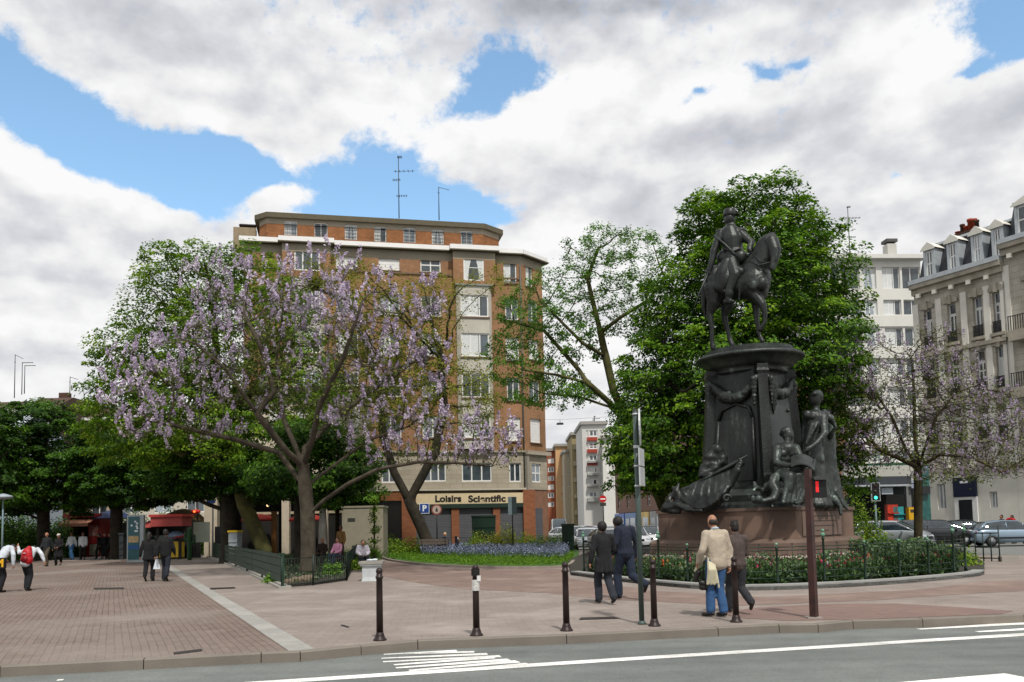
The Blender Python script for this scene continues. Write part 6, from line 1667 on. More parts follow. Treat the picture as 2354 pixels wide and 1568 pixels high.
def person(label, loc, face, ht=1.72, pose=None, top='33343a', legs='26282e', shoe='17120f', hair='1b1512', skin=None, coat=0, vox=.018, wide=1., hairkind='short', sleeves='long', name='person', loose=1., group=None, topname='jacket', toptex=None, collar=None, hat=None, cuff=None, flare=1.0):
    P = {k: Vector(v) for k, v in (pose or BASE).items()}
    skin = skin or SKIN
    t = thing(name, label, 'person', loc, face, group); sc = ht/1.75; t.scale = (sc, sc, sc)
    up = (P['neck']-P['hip']).normalized(); hd = (P['head']-P['neck']); 
    # ---- body
    b = MB(); hc = P['head']
    b.sphere(hc, (.076,.094,.112), 14, 10); b.cap(P['neck']-up*.03, hc-Vector((0,.01,.05)), .056, .055, 10)
    b.sphere(hc+Vector((0,.03,-.055)), (.055,.06,.06), 10, 7)         # jaw
    b.cap(hc+Vector((0,.09,.005)), hc+Vector((0,.112,-.03)), .010, .016, 6)   # nose
    for s in (-1,1):
        b.sphere(hc+Vector((.077*s,-.005,-.01)), (.013,.022,.034), 7, 5)     # ears
        b.sphere(hc+Vector((.032*s,.078,.012)), (.017,.014,.012), 7, 5)
    b.cap(hc+Vector((-.02,.085,-.062)), hc+Vector((.02,.085,-.062)), .012, .012, 6)
    for s, x in (('l',-1),('r',1)):
        b.chain([P['sh'+s],P['el'+s],P['wr'+s]],[.045,.036,.026],8)
        b.chain([P['hp'+s],P['kn'+s],P['an'+s]],[.075,.05,.035],8); b.cap(P['an'+s],P['to'+s],.035,.03,7)
        d = (P['wr'+s]-P['el'+s]).normalized(); side = Vector((0,1,0)) if abs(d.z) > .6 else Vector((0,0,1))
        side = (side-d*side.dot(d)).normalized(); cur = Vector((-x,0,0)) if abs(d.x) < .8 else Vector((0,0,-1)); cur = (cur-d*cur.dot(d)).normalized()
        pc = P['wr'+s]+d*.05; b.cap(P['wr'+s]+d*.01, P['wr'+s]+d*.075, .024, .026, 8)
        b.cap(P['wr'+s]+d*.07-side*.022, P['wr'+s]+d*.07+side*.022, .018, .018, 7)
        if vox < .014:
            for k, L in enumerate((.058,.068,.064,.05)):
                q0 = P['wr'+s]+d*.085+side*(.030-.020*k); q1 = q0+d*L*.55+cur*.006; q2 = q1+d*L*.32+cur*.026; b.chain([q0,q1,q2],[.0095,.009,.0075],6)
            q0 = P['wr'+s]+d*.03+side*.03; b.chain([q0,q0+d*.03+side*.022,q0+d*.058+side*.024+cur*.012],[.012,.0105,.009],6)
        else:
            b.cap(P['wr'+s]+d*.08, P['wr'+s]+d*.13+cur*.02, .022, .016, 7)
            b.cap(P['wr'+s]+d*.03+side*.02, P['wr'+s]+d*.07+side*.035, .012, .010, 6)
    b.chain([P['hip'],P['waist'],P['chest'],P['neck']-up*.05],[.06,.06,.07,.055],10)
    remesh(b, 'body', skin, t, max(.009, vox*.75), 1)
    # ---- trousers
    w_ = MB(); lf = loose
    for s in 'lr':
        w_.chain([P['hp'+s],P['hp'+s].lerp(P['kn'+s],.5),P['kn'+s],P['kn'+s].lerp(P['an'+s],.5),P['an'+s]+(P['kn'+s]-P['an'+s]).normalized()*.03],[.105*lf,.092*lf,.079*lf,.079*lf*flare,.076*lf*flare],10)
    w_.sphere(P['hip']+Vector((0,-.015,-.03)), (.152*wide,.115,.13), 12, 8)
    w_.sphere(P['hip']+Vector((0,-.0,.04)), (.145*wide,.10,.09), 12, 8)
    remesh(w_, 'trousers', cloth(legs), t, vox, 1, disp=(.15,.02))
    # ---- top
    j = MB(); R1 = Matrix.Identity(3)
    ax = (P['chest']-P['hip']).normalized(); rot = Vector((0,0,1)).rotation_difference(ax).to_matrix()
    _pr = ((-.16,.172,.138),(0.,.175,.14),(.2,.170,.135),(.4,.168,.130),(.6,.172,.130),(.8,.178,.132),(1.,.178,.13),(1.1,.160,.11))
    for q_ in range(27):
        f_ = -.16+1.26*q_/26; _i = max(i_ for i_ in range(len(_pr)-1) if _pr[i_][0] <= f_+1e-6); _a, _b = _pr[_i], _pr[_i+1]; _t = min(1,(f_-_a[0])/(_b[0]-_a[0])); rx_, ry_ = _a[1]+(_b[1]-_a[1])*_t, _a[2]+(_b[2]-_a[2])*_t
        j.sphere(P['hip'].lerp(P['chest'], f_) if f_ <= 1 else P['chest']+ax*(f_-1)*.4, (rx_*wide, ry_*wide, .13), 14, 8, rot)
    for s_ in 'lr':
        j.cap(P['neck']-up*.045, P['sh'+s_]+Vector((0,0,-.005)), .062, .070, 9)
    j.chain([P['neck']-up*.06, P['neck']+up*.0],[.085,.066],10)
    k = lf*1.0
    for s in 'lr':
        e = P['wr'+s] if sleeves == 'long' else P['el'+s].lerp(P['wr'+s], .15)
        j.chain([P['sh'+s],P['sh'+s].lerp(P['el'+s],.5),P['el'+s],P['el'+s].lerp(e,.55),e],[.08*k,.07*k,.062*k,.06*k,.046*k],10)
    if coat:
        hz = P['hip']-ax*coat
        for a in range(12):
            th = 2*PI*a/12; d0 = Vector((math.cos(th)*.13*wide, math.sin(th)*.085, 0)); d1 = Vector((math.cos(th)*(.155+.12*coat)*wide, math.sin(th)*(.11+.12*coat), 0))
            j.cap(P['hip']+ax*.05+d0, hz+d1, .05, .045, 7)
    remesh(j, topname, toptex or cloth(top), t, vox, 1, disp=(.22,.03))
    if collar:
        c = MB(); c.tube([P['neck']+up*.01, P['neck']+up*.035],[.069,.062],12); c.build('shirt_collar', cloth(collar), t)
    # ---- shoes
    for s in 'lr':
        f = MB(); d = (P['to'+s]-P['an'+s]); f.cap(P['an'+s]-Vector((0,.01,.03)), P['to'+s], .044, .036, 9); f.cap(P['an'+s]-d.normalized()*.04-Vector((0,0,.04)), P['to'+s]-Vector((0,0,.0)), .036, .034, 8)
        remesh(f, 'shoe', mat('shoe '+shoe, shoe, rough=.4), t, .013, 2)
    # ---- hair
    g = MB(); hm = mat('hair '+hair, hair, rough=.6, var=.3, scale=30, bump=.5, bscale=60)
    g.sphere(hc+Vector((0,-.018,.026)), (.086,.094,.100), 12, 8)
    g.sphere(hc+Vector((0,-.035,-.02)), (.080,.075,.085), 12, 8)
    if hairkind == 'long': g.chain([hc+Vector((0,-.05,0)),hc+Vector((0,-.075,-.12)),hc+Vector((0,-.09,-.24))],[.085,.08,.05],9)
    if hairkind == 'big': g.sphere(hc+Vector((0,-.02,.02)), (.105,.115,.115), 12, 8); [g.sphere(hc+Vector((.06*math.cos(q*1.3),-.02+.06*math.sin(q*1.3),.075)), .035, 6, 5) for q in range(5)]
    if hairkind == 'spiky': [g.cap(hc+Vector((.05*math.cos(q),-.02+.05*math.sin(q),.09)), hc+Vector((.065*math.cos(q),-.02+.065*math.sin(q),.145)), .028, .01, 6) for q in range(6)]
    if hairkind == 'bald': g = MB(); g.sphere(hc+Vector((0,-.028,-.012)), (.084,.078,.070), 12, 8)
    remesh(g, 'hair', hm, t, max(.011, vox*.7), 1)
    if hat:
        m_ = mat('hat '+hat, hat, rough=.9); q = MB(); q.lathe([(.088,0),(.095,.03),(.08,.08),(.03,.1)], hc+Vector((0,-.005,.045)), 12); q.box(-.06,.06,.08,.14,0,.012,Matrix.Translation(hc+Vector((0,0,.045)))); q.build('hat', m_, t)
    return t
def pp(px, py): return G(px, py)
# man in beige sweater
p = dict(walkpose(.05,'l'))
p.update(anl=(-.11,.04,.09), tol=(-.17,.19,.04), knl=(-.10,.05,.5), anr=(.07,-.08,.09), tor=(.05,.08,.04), knr=(.06,.03,.5), ell=(-.27,-.03,1.13), wrl=(-.27,.12,.93), elr=(.26,-.02,1.12), wrr=(.235,-.04,.87), head=(-.015,.05,1.62), hip=(.02,0,.95))
person('bald haired man in a beige sweater and blue jeans walking past the statue railing', pp(1650,1418), rad(18), 1.74, p, top='a89c8b', legs='2f5078', shoe='1a1513', hair='2a221c', vox=.013, wide=1.12, loose=1.03, hairkind='bald', topname='sweater', collar='9db3c4')
# things he carries
c0 = pp(1650,1418)
t = thing('coat', 'cream coat draped over the forearm of the man in the beige sweater', 'coat', c0)
mb = MB(); K = lambda px, py, Y: A(px, py, Y)
Yc = c0.y
for k in range(8):
    q = k/7; mb.chain([K(1628+12*q,1282,Yc-.05),K(1629+13*q,1310,Yc-.14-.03*(k%2)),K(1626+18*q,1342-3*(k%3),Yc-.12)],[.028,.030,.026],6)
mb.chain([K(1622,1284,Yc+.1),K(1606,1300,Yc+.12),K(1598,1312,Yc+.1)],[.03,.04,.03],6); mb.chain([K(1642,1300,Yc-.1),K(1648,1330,Yc-.1),K(1652,1350,Yc-.08)],[.03,.025,.02],6)
remesh(mb, 'coat_folds', mat('cream coat','bcb69c',rough=.9), t, .014, 1, True)
t = thing('shoulder_bag', 'black and cream bag held by the man in the beige sweater', 'bag', c0)
mb = MB(); mb.chain([K(1612,1340,Yc),K(1640,1346,Yc)],[.055,.055],8); mb.chain([K(1612,1350,Yc),K(1640,1351,Yc)],[.05,.05],8); mb.chain([K(1604,1316,Yc+.1),K(1600,1330,Yc+.1)],[.06,.04],8)
remesh(mb, 'bag_body', mat('black bag','14100e',rough=.45), t, .014, 1, True)
mb = MB(); mb.tube([K(1614,1335,Yc),K(1618,1290,Yc+.02),K(1634,1286,Yc),K(1640,1335,Yc-.02)],.012,5); mb.build('strap', mat('black bag','14100e'), t, True)
# person in brown cardigan, mid stride
p = walkpose(.18,'l'); p.update(anr=(.10,-.36,.23), tor=(.14,-.24,.11), knr=(.09,.03,.47), elr=(.22,.05,1.13), wrr=(.10,.18,1.1), ell=(-.24,-.02,1.13), wrl=(-.25,.1,.92), head=(0,.05,1.62))
person('person in a brown cardigan and dark trousers stepping behind the fifth bollard', pp(1697,1410), rad(10), 1.62, p, top='4a403c', legs='26272b', shoe='1c1714', hair='17110e', vox=.013, hairkind='spiky', topname='cardigan', coat=.03)
# woman in black coat
p = walkpose(.10,'l'); p.update(anr=(.10,-.30,.14), tor=(.11,-.16,.05), knr=(.09,.0,.5), ell=(-.26,-.06,1.14), wrl=(-.30,-.02,.90), elr=(.24,.04,1.15), wrr=(.16,.2,1.1), head=(.0,.06,1.62), neck=(0,.02,1.48))
person('woman in a long black coat walking beside the man in navy', pp(1390,1388), rad(14), 1.66, p, top='16171a', legs='23272f', shoe='0f0d0c', hair='0f0c0b', vox=.013, hairkind='big', coat=.26, topname='coat', loose=1.1)
# man in navy jacket bowing his head
p = walkpose(.12,'l'); p.update(anr=(.10,-.48,.32), tor=(.13,-.40,.18), knr=(.09,-.08,.48), neck=(0,.08,1.46), head=(-.03,.19,1.55), chest=(0,.03,1.3), ell=(-.26,-.02,1.13), wrl=(-.22,.12,.93), elr=(.27,-.05,1.12), wrr=(.26,.02,.86))
person('tall man in a navy jacket with bowed head walking behind the grey green pole', pp(1440,1378), rad(32), 1.84, p, top='181f2e', legs='1b2536', shoe='12100f', hair='120f0e', vox=.013, hairkind='big', loose=1.08, coat=.02)
# couple in black on the plaza
p = walkpose(.08,'r'); p.update(ell=(-.27,-.02,1.14), wrl=(-.30,.02,.9))
person('long haired woman in black walking away with a white bag on the plaza', pp(342,1337), rad(6), 1.66, p, top='121214', legs='17171a', hair='15110f', hairkind='long', coat=.16, wide=1.08, vox=.02)
p = walkpose(.12,'l'); person('man in black jacket walking away beside the long haired woman', pp(380,1337), rad(4), 1.74, p, top='101113', legs='1d222c', hair='15110f', wide=1.1, vox=.02, skin=SKIND)
c = pp(353,1337); t = thing('carrier_bag', 'white carrier bag hanging between the couple in black', 'bag', c+Vector((.12,-.05,.42)))
mb = MB(); mb.add([(-.10,-.05,0),(.14,-.05,0),(.14,.05,0),(-.10,.05,0),(-.03,-.02,.32),(.05,-.02,.32),(.05,.02,.32),(-.03,.02,.32)],[(0,3,2,1),(4,5,6,7),(0,1,5,4),(1,2,6,5),(2,3,7,6),(3,0,4,7)])
mb.build('bag_body', mat('white plastic bag','c5ccd2',rough=.5,bump=.4,bscale=8), t); MB().tube([(-.03,0,.3),(-.01,0,.45),(.03,0,.45),(.05,0,.3)],.008,4).build('handle', mat('white plastic bag','c5ccd2'), t)
# person with grey cap umbrella behind them
p = walkpose(.1,'r'); person('person in beige trousers half hidden behind the man in black', pp(405,1285), rad(0), 1.72, p, top='6d7480', legs='8b8069', hair='c8c2b5', vox=.026)
c = pp(407,1285); t = thing('umbrella', 'grey blue folding umbrella with red edge held over the plaza walkers', 'umbrella', c+Vector((0,-.2,1.35)))
MB().lathe([(.55,0),(.5,.12),(.38,.26),(.2,.36),(.02,.4)], (0,0,0), 10).build('canopy', mat('grey blue umbrella','5d6c80'), t)
mb = MB(); mb.tube([(.05,-.5,-.03),(.3,-.42,.0),(.52,-.2,.05),(.68,-.1,.16)],.06,6); mb.build('red_trim', mat('red cloth','8f1f22'), t); MB().cyl((0,0,-.6),(0,0,.42),.015,n=6).build('shaft', m_darkr, t)
# bending youths at the left
p = dict(BASE); p.update(hip=(0,-.12,.93), waist=(0,-.02,1.08), chest=(-.02,.12,1.24), neck=(-.06,.26,1.32), head=(-.08,.36,1.3), shl=(-.2,.16,1.28), shr=(.18,.16,1.3), ell=(-.42,.1,1.2), wrl=(-.5,.16,1.38), elr=(.36,.1,1.16), wrr=(.46,.1,.93), hpl=(-.08,-.12,.92), hpr=(.08,-.12,.92), knl=(-.07,.03,.5), knr=(.08,.0,.5), anl=(-.03,-.05,.09), anr=(.06,-.12,.09), tol=(-.03,.1,.035), tor=(.06,.03,.035))
person('bending youth in a pale top with a red backpack at the left', pp(65,1358), rad(-8), 1.62, p, top='b9bfc4', legs='16191d', hair='1a1512', vox=.018)
c = pp(65,1358); t = thing('backpack', 'round red backpack on the bending youth', 'backpack', c+Vector((.03,-.16,.80)), rad(-8))
mb = MB(); mb.sphere((0,0,.22),(.17,.12,.25),12,8); mb.sphere((0,0,.12),(.19,.13,.17),12,8); mb.sphere((.01,.08,.4),(.09,.08,.12),9,6); remesh(mb,'bag_body',mat('red nylon','a8101c',rough=.5,var=.2,scale=9),t,.02,1)
MB().sphere((0,-.11,.14),(.11,.05,.09),10,7).build('pocket', mat('dark red nylon','7a0d16',rough=.5), t); MB().box(-.03,.05,-.135,-.12,.30,.32).build('label_tab', m_white, t)
p2 = dict(p); p2.update(ell=(-.36,.1,1.1), wrl=(-.3,.25,.95), elr=(.34,.12,1.1), wrr=(.34,.12,.82))
person('bending youth in a pale grey top at the left picture edge', pp(5,1362), rad(-30), 1.7, p2, top='b4bbc2', legs='15151a', hair='1a1512', vox=.018)
c = pp(5,1362); t = thing('waist_bag', 'black bag with a yellow letter M on the youth at the left edge', 'bag', c+Vector((.02,-.19,.72)), 0)
mb = MB(); mb.box(-.15,.17,-.04,.05,-.02,.28); mb.build('bag_body', mat('black nylon','131217',rough=.6), t)
o = text_mesh('logo', 'M', .30, mat('yellow logo','d9a417'), None, Matrix.Translation((.03,-.045,.12)) @ Matrix.Rotation(PI/2,4,'X'), bold=.012); setpar(o, t)
# standing couple and others on the plaza (faces to the camera)
m_shirt = cloth('cfd4d6')
person('bald man in dark jacket and beige trousers facing the camera on the plaza', pp(107,1302), rad(170), 1.78, walkpose(.08,'l'), top='1b1f22', legs='4c4438', hair='8c5a48', hairkind='bald', vox=.022)
person('woman with pale cap in a long black coat on the plaza', pp(134,1300), rad(185), 1.68, walkpose(.05,'r',wrl=(-.08,.22,1.02),wrr=(.1,.24,1.0)), top='131214', legs='100f12', hair='6b3b30', coat=.45, vox=.022, hat='c9c4bb')
person('youth in a white jacket and blue jeans standing left before the red kiosk', pp(164,1287), rad(175), 1.78, walkpose(.03,'l'), top='c2c8cb', legs='3f6c98', hair='2b1d17', skin=SKIND, vox=.024, loose=1.15, flare=1.3)
person('youth in a white jacket and black trousers standing right before the red kiosk', pp(190,1287), rad(190), 1.78, walkpose(.03,'r'), top='c6cacf', legs='18191c', hair='2b1d17', skin=SKIND, vox=.024, loose=1.15, wide=1.1)
for i, (x, f, lab) in enumerate([(228,80,'person in black leaning left at the blue umbrella stall'),(240,200,'person in black in the middle of the dark group at the stall'),(252,100,'person in black at the right of the dark group at the stall'),(90,170,'dark dressed person under the left trees with reddish hair')]):
    person(lab, pp(x,1285 if i < 3 else 1284), rad(f), 1.7, walkpose(.12 if i == 0 else .05,'l'), top='0f1012', legs='0f0f12', hair='1a1412' if i < 3 else '6b2a22', vox=.03, group='dark dressed people at the market stalls')
# garden people
def seatpose(**kw):
    p = dict(BASE)
    for k in ('hip','waist','chest','neck','head','shl','shr','ell','elr','wrl','wrr','hpl','hpr'):
        p[k] = (p[k][0], p[k][1], p[k][2]-.48)
    p.update(knl=(-.12,.42,.5), knr=(.12,.42,.5), anl=(-.12,.45,.09), anr=(.12,.45,.09), tol=(-.12,.6,.04), tor=(.12,.6,.04), wrl=(-.12,.3,.58), wrr=(.12,.3,.58), ell=(-.25,.08,.68), elr=(.25,.08,.68))
    p.update(kw); return p
def placeY(px, Y): v = A(px, 1209, Y); v.z = .05; return v
person('standing person in a tan jacket beyond the blossom tree trunk', placeY(783,41), rad(150), 1.75, None, top='8c6a3c', legs='2a2420', hair='1c1410', skin=SKIND, vox=.024)
person('seated person in a pink patterned top on the garden bench', placeY(776,37), rad(150), 1.68, seatpose(), top='b9829c', legs='2c3a4c', hair='1c1410', vox=.022)
person('fair haired seated person in dark clothes beside the cream pillar', placeY(741,38), rad(170), 1.66, seatpose(), top='2b211c', legs='25211e', hair='a5764e', vox=.024)
person('seated person in white shirt leaning over the pale stone bin', placeY(833,33.5), rad(200), 1.66, seatpose(chest=(0,.1,.8),neck=(.02,.2,.96),head=(.03,.26,1.08)), top='b9b4bd', legs='20252b', hair='2a1b14', vox=.02)
person('seated person in dark blue beside the scooter at the park bench', placeY(1022,51), rad(120), 1.74, seatpose(), top='1c2533', legs='15171b', hair='c3a97d', vox=.024)
person('woman with dark headscarf and black coat walking in the side street', (lambda v: Vector((v.x,v.y,-.05)))(A(1278,1225,105)), rad(180), 1.72, walkpose(.1,'l'), top='17171a', legs='101013', hair='0c0b0c', coat=.35, vox=.04, hairkind='big')
v = A(2302,1200,50.5); person('dark haired person standing behind the silver car', Vector((v.x,v.y,-.05)), rad(90), 1.72, None, top='1f1a1a', legs='16161a', hair='150f0d', vox=.026)
v = A(2330,1200,50.5); person('person in a red top leaning over the silver car roof', Vector((v.x,v.y,-.05)), rad(70), 1.72, dict(BASE, elr=(.2,.25,1.5), wrr=(.1,.45,1.35), ell=(-.2,.25,1.5), wrl=(-.1,.45,1.35), head=(0,.1,1.6)), top='a3161b', legs='16161a', hair='150f0d', vox=.026)
flush()
# stone pedestal the person leans over
# ---------------------------------------------------------------- street furniture
m_bol = mat('brown painted iron', '261a18', rough=.45, var=.15, scale=6, metal=.2)
def bollard(px, py, label, src=None, hgt=1.04, lean=0., base=True):
    p = G(px, py)
    if src is not None: return dupat(src, p, random.uniform(0,2), label)
    t = thing('bollard', label, 'bollard', p, 0, 'brown iron bollards along the kerb')
    MB().lathe([(.11,0),(.11,.012),(.10,.025),(.082,.04),(.07,.08),(.056,.12)], (0,0,0), 20).build('base', m_bol, t)
    MB().lathe([(.056,.121),(.052,.6),(.050,hgt-.16),(.062,hgt-.155),(.062,hgt-.125),(.05,hgt-.12),(.05,hgt-.09),(.038,hgt-.08)], (0,0,0), 18).build('shaft', m_bol, t)
    MB().sphere((0,0,hgt-.05), (.056,.056,.052), 14, 9).build('ball_top', m_bol, t)
    for c_ in t.children:
        for v_ in c_.data.vertices: v_.co.x *= .9; v_.co.y *= .9
    return t
b0 = bollard(873, 1472, 'leftmost brown bollard in front of the pale stone pedestal')
b1 = bollard(1095, 1461, 'brown bollard with white stickers wrapped below its head', b0)
bollard(1302, 1450, 'plain brown bollard left of the woman in the black coat', b0)
bollard(1504, 1439, 'brown bollard just right of the grey green sign pole', b0)
bollard(1692, 1430, 'brown bollard overlapping the person in the brown cardigan', b0)
st = MB()
st.tube([(0,0,.66),(0,0,.82)],.058,18,False); st.build('paper_sticker', mat('worn sticker','b9b9b4',var=.25,scale=30), b1)
MB().tube([(0,0,.88),(0,0,.98)],.062,18,False).build('tape_band', mat('black tape','0f0f10'), b1); MB().box(-.02,.045,-.066,-.058,.80,.88).build('small_sticker', mat('white sticker','cfcfcc'), b1)
# tall grey green sign pole
m_pole = mat('grey green pole paint', '3f4d49', rough=.45, var=.15, scale=5)
p = G(1475, 1435)
t = thing('sign_pole', 'tall grey green pole carrying traffic signs seen edge on', 'sign pole', p)
MB().cyl((0,0,0),(0,0,3.42),.042,n=16).build('pole', m_pole, t); MB().lathe([(.075,0),(.06,.03),(.044,.06)],(0,0,0),16).build('pole_foot', m_pole, t)
MB().sphere((0,0,3.42),(.045,.045,.03),10,6).build('pole_cap', m_darkr, t)
m_sback = mat('sign back metal', 'b9bcbc', rough=.4, metal=.3)
ang = Matrix.Rotation(rad(70),4,'Z')
mb = MB(Matrix.Translation((.065,0,3.15)) @ Matrix.Rotation(rad(80),4,'Z')); pts = [(.26*math.cos(2*PI*k/24), .30*math.sin(2*PI*k/24)) for k in range(24)]
mb.add([(x,-.012,z) for x,z in pts]+[(x,.012,z) for x,z in pts],[tuple(range(24)),tuple(reversed(range(24,48)))]+[(k,24+k,24+(k+1)%24,(k+1)%24) for k in range(24)]); mb.build('round_sign', m_sback, t)
for z0_, z1_ in ((2.52,2.80),(2.2,2.5)):
    MB(Matrix.Translation((.075,0,0)) @ ang).box(-.18,.18,-.012,.012,z0_,z1_).build('sign_plate', m_sback, t)
for z in (3.36,2.84,2.52,2.2,2.82): MB().lathe([(.05,-.015),(.052,0),(.05,.015)],(0,0,z),14).build('clamp', m_sback, t)
# brown traffic-light post with red lamp box
p = G(1871, 1421); t = thing('signal_post', 'leaning brown square post with a small red signal lamp box', 'signal post', p)
top = A(1856, 1078, p.y)-p
MB().tube([(0,0,0),top],[.075,.066],4,True,False).build('post', mat('rusty brown post','2d1c1a',rough=.5,var=.3,scale=5,col2='44251f'), t)
MB().box(-.13,.10,-.10,.12,0,.025).build('foot_plate', mat('concrete patch','8f8a82'), t)
c = A(1884,1120,p.y)-p
MB(Matrix.Translation(c)).box(-.11,.11,.0,.2,-.17,.17).build('signal_box', mat('black signal housing','0b0b0c',rough=.5), t)
MB(Matrix.Translation(c)).box(-.07,-.02,-.004,.0,-.08,.10).build('red_lamp', emis('red lamp','c3161a',.8), t)
MB(Matrix.Translation(c)).add([(-.11,0,.17),(.11,0,.17),(.11,-.08,.12),(-.11,-.08,.12)],[(0,1,2,3)]).build('visor', mat('black signal housing','0b0b0c'), t)
# lamp at left edge
p = placeY(6,47); t = thing('street_lamp', 'thin pale green lamp post with a flat disc head at the left edge', 'street lamp', p)
hl = A(8,1150,47).z; MB().cyl((0,0,0),(0,0,hl),.06,.04,n=10).build('post', mat('pale green pole','6d8286'), t)
MB().lathe([(.10,0),(.42,.06),(.5,.12),(.44,.2),(.2,.28),(.05,.32)],(0,0,hl),18).build('lamp_head', mat('pale lamp head','9aa3ad',rough=.4), t)
# P sign, round sign, sign box
def post_sign(px, pytop, pybase, Y, label, kind):
    p = placeY(px, Y); zt = A(px, pytop, Y).z; t = thing('street_sign', label, 'sign', p)
    mp_ = mat('dark sign post','22262a',rough=.5)
    MB().cyl((0,0,0),(0,0,zt),.04,n=8).build('post', mp_, t); s = FOC/Y
    if kind == 'P':
        w_ = .30; MB().box(-w_,w_,-.06,-.045,zt-.62,zt).build('plate', mat('blue sign','1c3f86',rough=.4), t)
        fw_ = mat('white sign paint','d9dde0'); 
        mb = MB(); 
        for a in ((-w_,w_,zt-.03,zt),(-w_,w_,zt-.62,zt-.59),(-w_,-w_+.03,zt-.59,zt-.03),(w_-.03,w_,zt-.59,zt-.03)): mb.box(a[0],a[1],-.066,-.0605,a[2],a[3])
        mb.build('plate_border', fw_, t)
        text_mesh('parking_letter','P',.5,fw_,t,Matrix.Translation(p+Vector((0,-.068,zt-.31))) @ Matrix.Rotation(PI/2,4,'X'),.004,bold=.02)
    elif kind == 'A':
        def disc(r, y, m_, nm): 
            mb = MB(); mb.add([(r*math.cos(2*PI*k/24),y,zt-.33+r*math.sin(2*PI*k/24)) for k in range(24)]+[(r*math.cos(2*PI*k/24),y+.012,zt-.33+r*math.sin(2*PI*k/24)) for k in range(24)],[tuple(range(24)),tuple(reversed(range(24,48)))]+[(k,24+k,24+(k+1)%24,(k+1)%24) for k in range(24)]); mb.build(nm, m_, t)
        disc(.33,-.06,mat('red sign rim','7c4038'),'sign_disc'); disc(.25,-.064,mat('dull white sign','b09d92'),'sign_face')
        mb = MB(); mb.box(-.07,.07,-.07,-.065,zt-.46,zt-.3); mb.box(-.035,.035,-.07,-.065,zt-.3,zt-.2); mb.build('black_symbol', m_darkr, t)
    elif kind == 'box':
        MB().box(-.25,.25,-.12,.12,zt-.02-1.05,zt).build('sign_box', mat('grey blue sign box','8fa0a4',rough=.4), t); MB().box(-.02,.26,-.13,-.121,zt-1.05,zt-.02).build('dark_side', mat('dark sign side','3c4a4d'), t)
    elif kind == 'noentry':
        r = .35
        mb = MB(); mb.add([(r*math.cos(2*PI*k/28),-.06,zt-r+r*math.sin(2*PI*k/28)) for k in range(28)]+[(r*math.cos(2*PI*k/28),-.04,zt-r+r*math.sin(2*PI*k/28)) for k in range(28)],[tuple(range(28)),tuple(reversed(range(28,56)))]+[(k,28+k,28+(k+1)%28,(k+1)%28) for k in range(28)]); mb.build('sign_disc', mat('no entry red','b8141b',rough=.4), t)
        MB().box(-.25,.25,-.075,-.062,zt-r-.06,zt-r+.06).build('white_bar', m_white, t); MB().box(-.3,.3,-.055,-.04,zt-2*r-.35,zt-2*r-.02).build('lower_plate', mat('dark plate','2a2d30'), t)
    return t
post_sign(976,1159,1230,52,'square blue parking sign with white border before the grey shutters','P')
post_sign(1004,1161,1230,52.5,'round red rimmed sign on a dark post beside the parking sign','A')
post_sign(1178,1144,1230,51,'tall grey box sign on a dark post before the last shutter','box')
post_sign(1387,1140,1225,85,'red no entry disc with white bar at the mouth of the side street','noentry')
# traffic light right
p = placeY(2014,44); t = thing('traffic_light', 'traffic light with pale frame showing green before the corner shop', 'traffic light', p)
z0_, z1_ = A(2014,1153,44).z, A(2014,1113,44).z
MB().cyl((0,0,0),(0,0,z0_),.05,n=8).build('post', mat('pale green pole','6d8286'), t)
MB().box(-.2,.2,-.1,.1,z0_,z1_).build('housing', mat('black signal housing','0b0b0c'), t)
mb = MB()
for a in ((-.23,.23,z1_,z1_+.03),(-.23,.23,z0_-.03,z0_),(-.23,-.2,z0_,z1_),(.2,.23,z0_,z1_)): mb.box(a[0],a[1],-.12,-.09,a[2],a[3])
mb.build('backing_frame', mat('pale frame','aab0b4'), t)
for k, e in enumerate((('2a0b0b',0),('2a210b',0),('35d6b0',2.5))):
    z = z1_-(z1_-z0_)*(k+.5)/3; MB().sphere((0,-.1,z),(.09,.02,.09),10,6).build('signal_lens', emis('lens '+e[0], e[0], e[1]) if e[1] else mat('lens '+e[0], e[0], rough=.2), t)
# green bins
def box_thing(name, label, cat, px0, px1, pyt, Y, depth, m_, lidm=None, wheels=False):
    a, b = placeY(px0,Y), placeY(px1,Y); zt = A((px0+px1)/2, pyt, Y).z-.05; c = (a+b)/2; w_ = (b.x-a.x)/2; t = thing(name, label, cat, c)
    mb = MB(); mb.add([(-w_*.92,-depth/2*.92,.06),(w_*.92,-depth/2*.92,.06),(w_*.92,depth/2,.06),(-w_*.92,depth/2,.06),(-w_,-depth/2,zt-.1),(w_,-depth/2,zt-.1),(w_,depth/2,zt-.1),(-w_,depth/2,zt-.1)],[(0,3,2,1),(4,5,6,7),(0,1,5,4),(1,2,6,5),(2,3,7,6),(3,0,4,7)]); mb.build('bin_body', m_, t)
    for k in range(3): MB().box(-w_*.98,w_*.98,-depth/2-.03,-depth/2*.98,.3+k*(zt-.5)/3,.36+k*(zt-.5)/3).build('rib', m_, t)
    MB().prism([(-w_-.03,-depth/2-.05),(w_+.03,-depth/2-.05),(w_+.03,depth/2+.03),(-w_-.03,depth/2+.03)],zt-.097,zt).build('lid', lidm or m_, t)
    return t
m_gbin = mat('dark green plastic','0e2a1c',rough=.5,var=.15)
box_thing('waste_container','wide dark green waste container before the middle shutter','waste container',1085,1139,1185,57,1.3,m_gbin)
box_thing('waste_bin','small dark green bin by the parked cars at the street mouth','bin',1291,1318,1204,50,.8,m_gbin)
box_thing('recycling_bin','grey bin with yellow lid behind the green railing','bin',531,551,1219,42,.8,mat('grey bin','8f969b'),mat('yellow lid','c9a80f'))
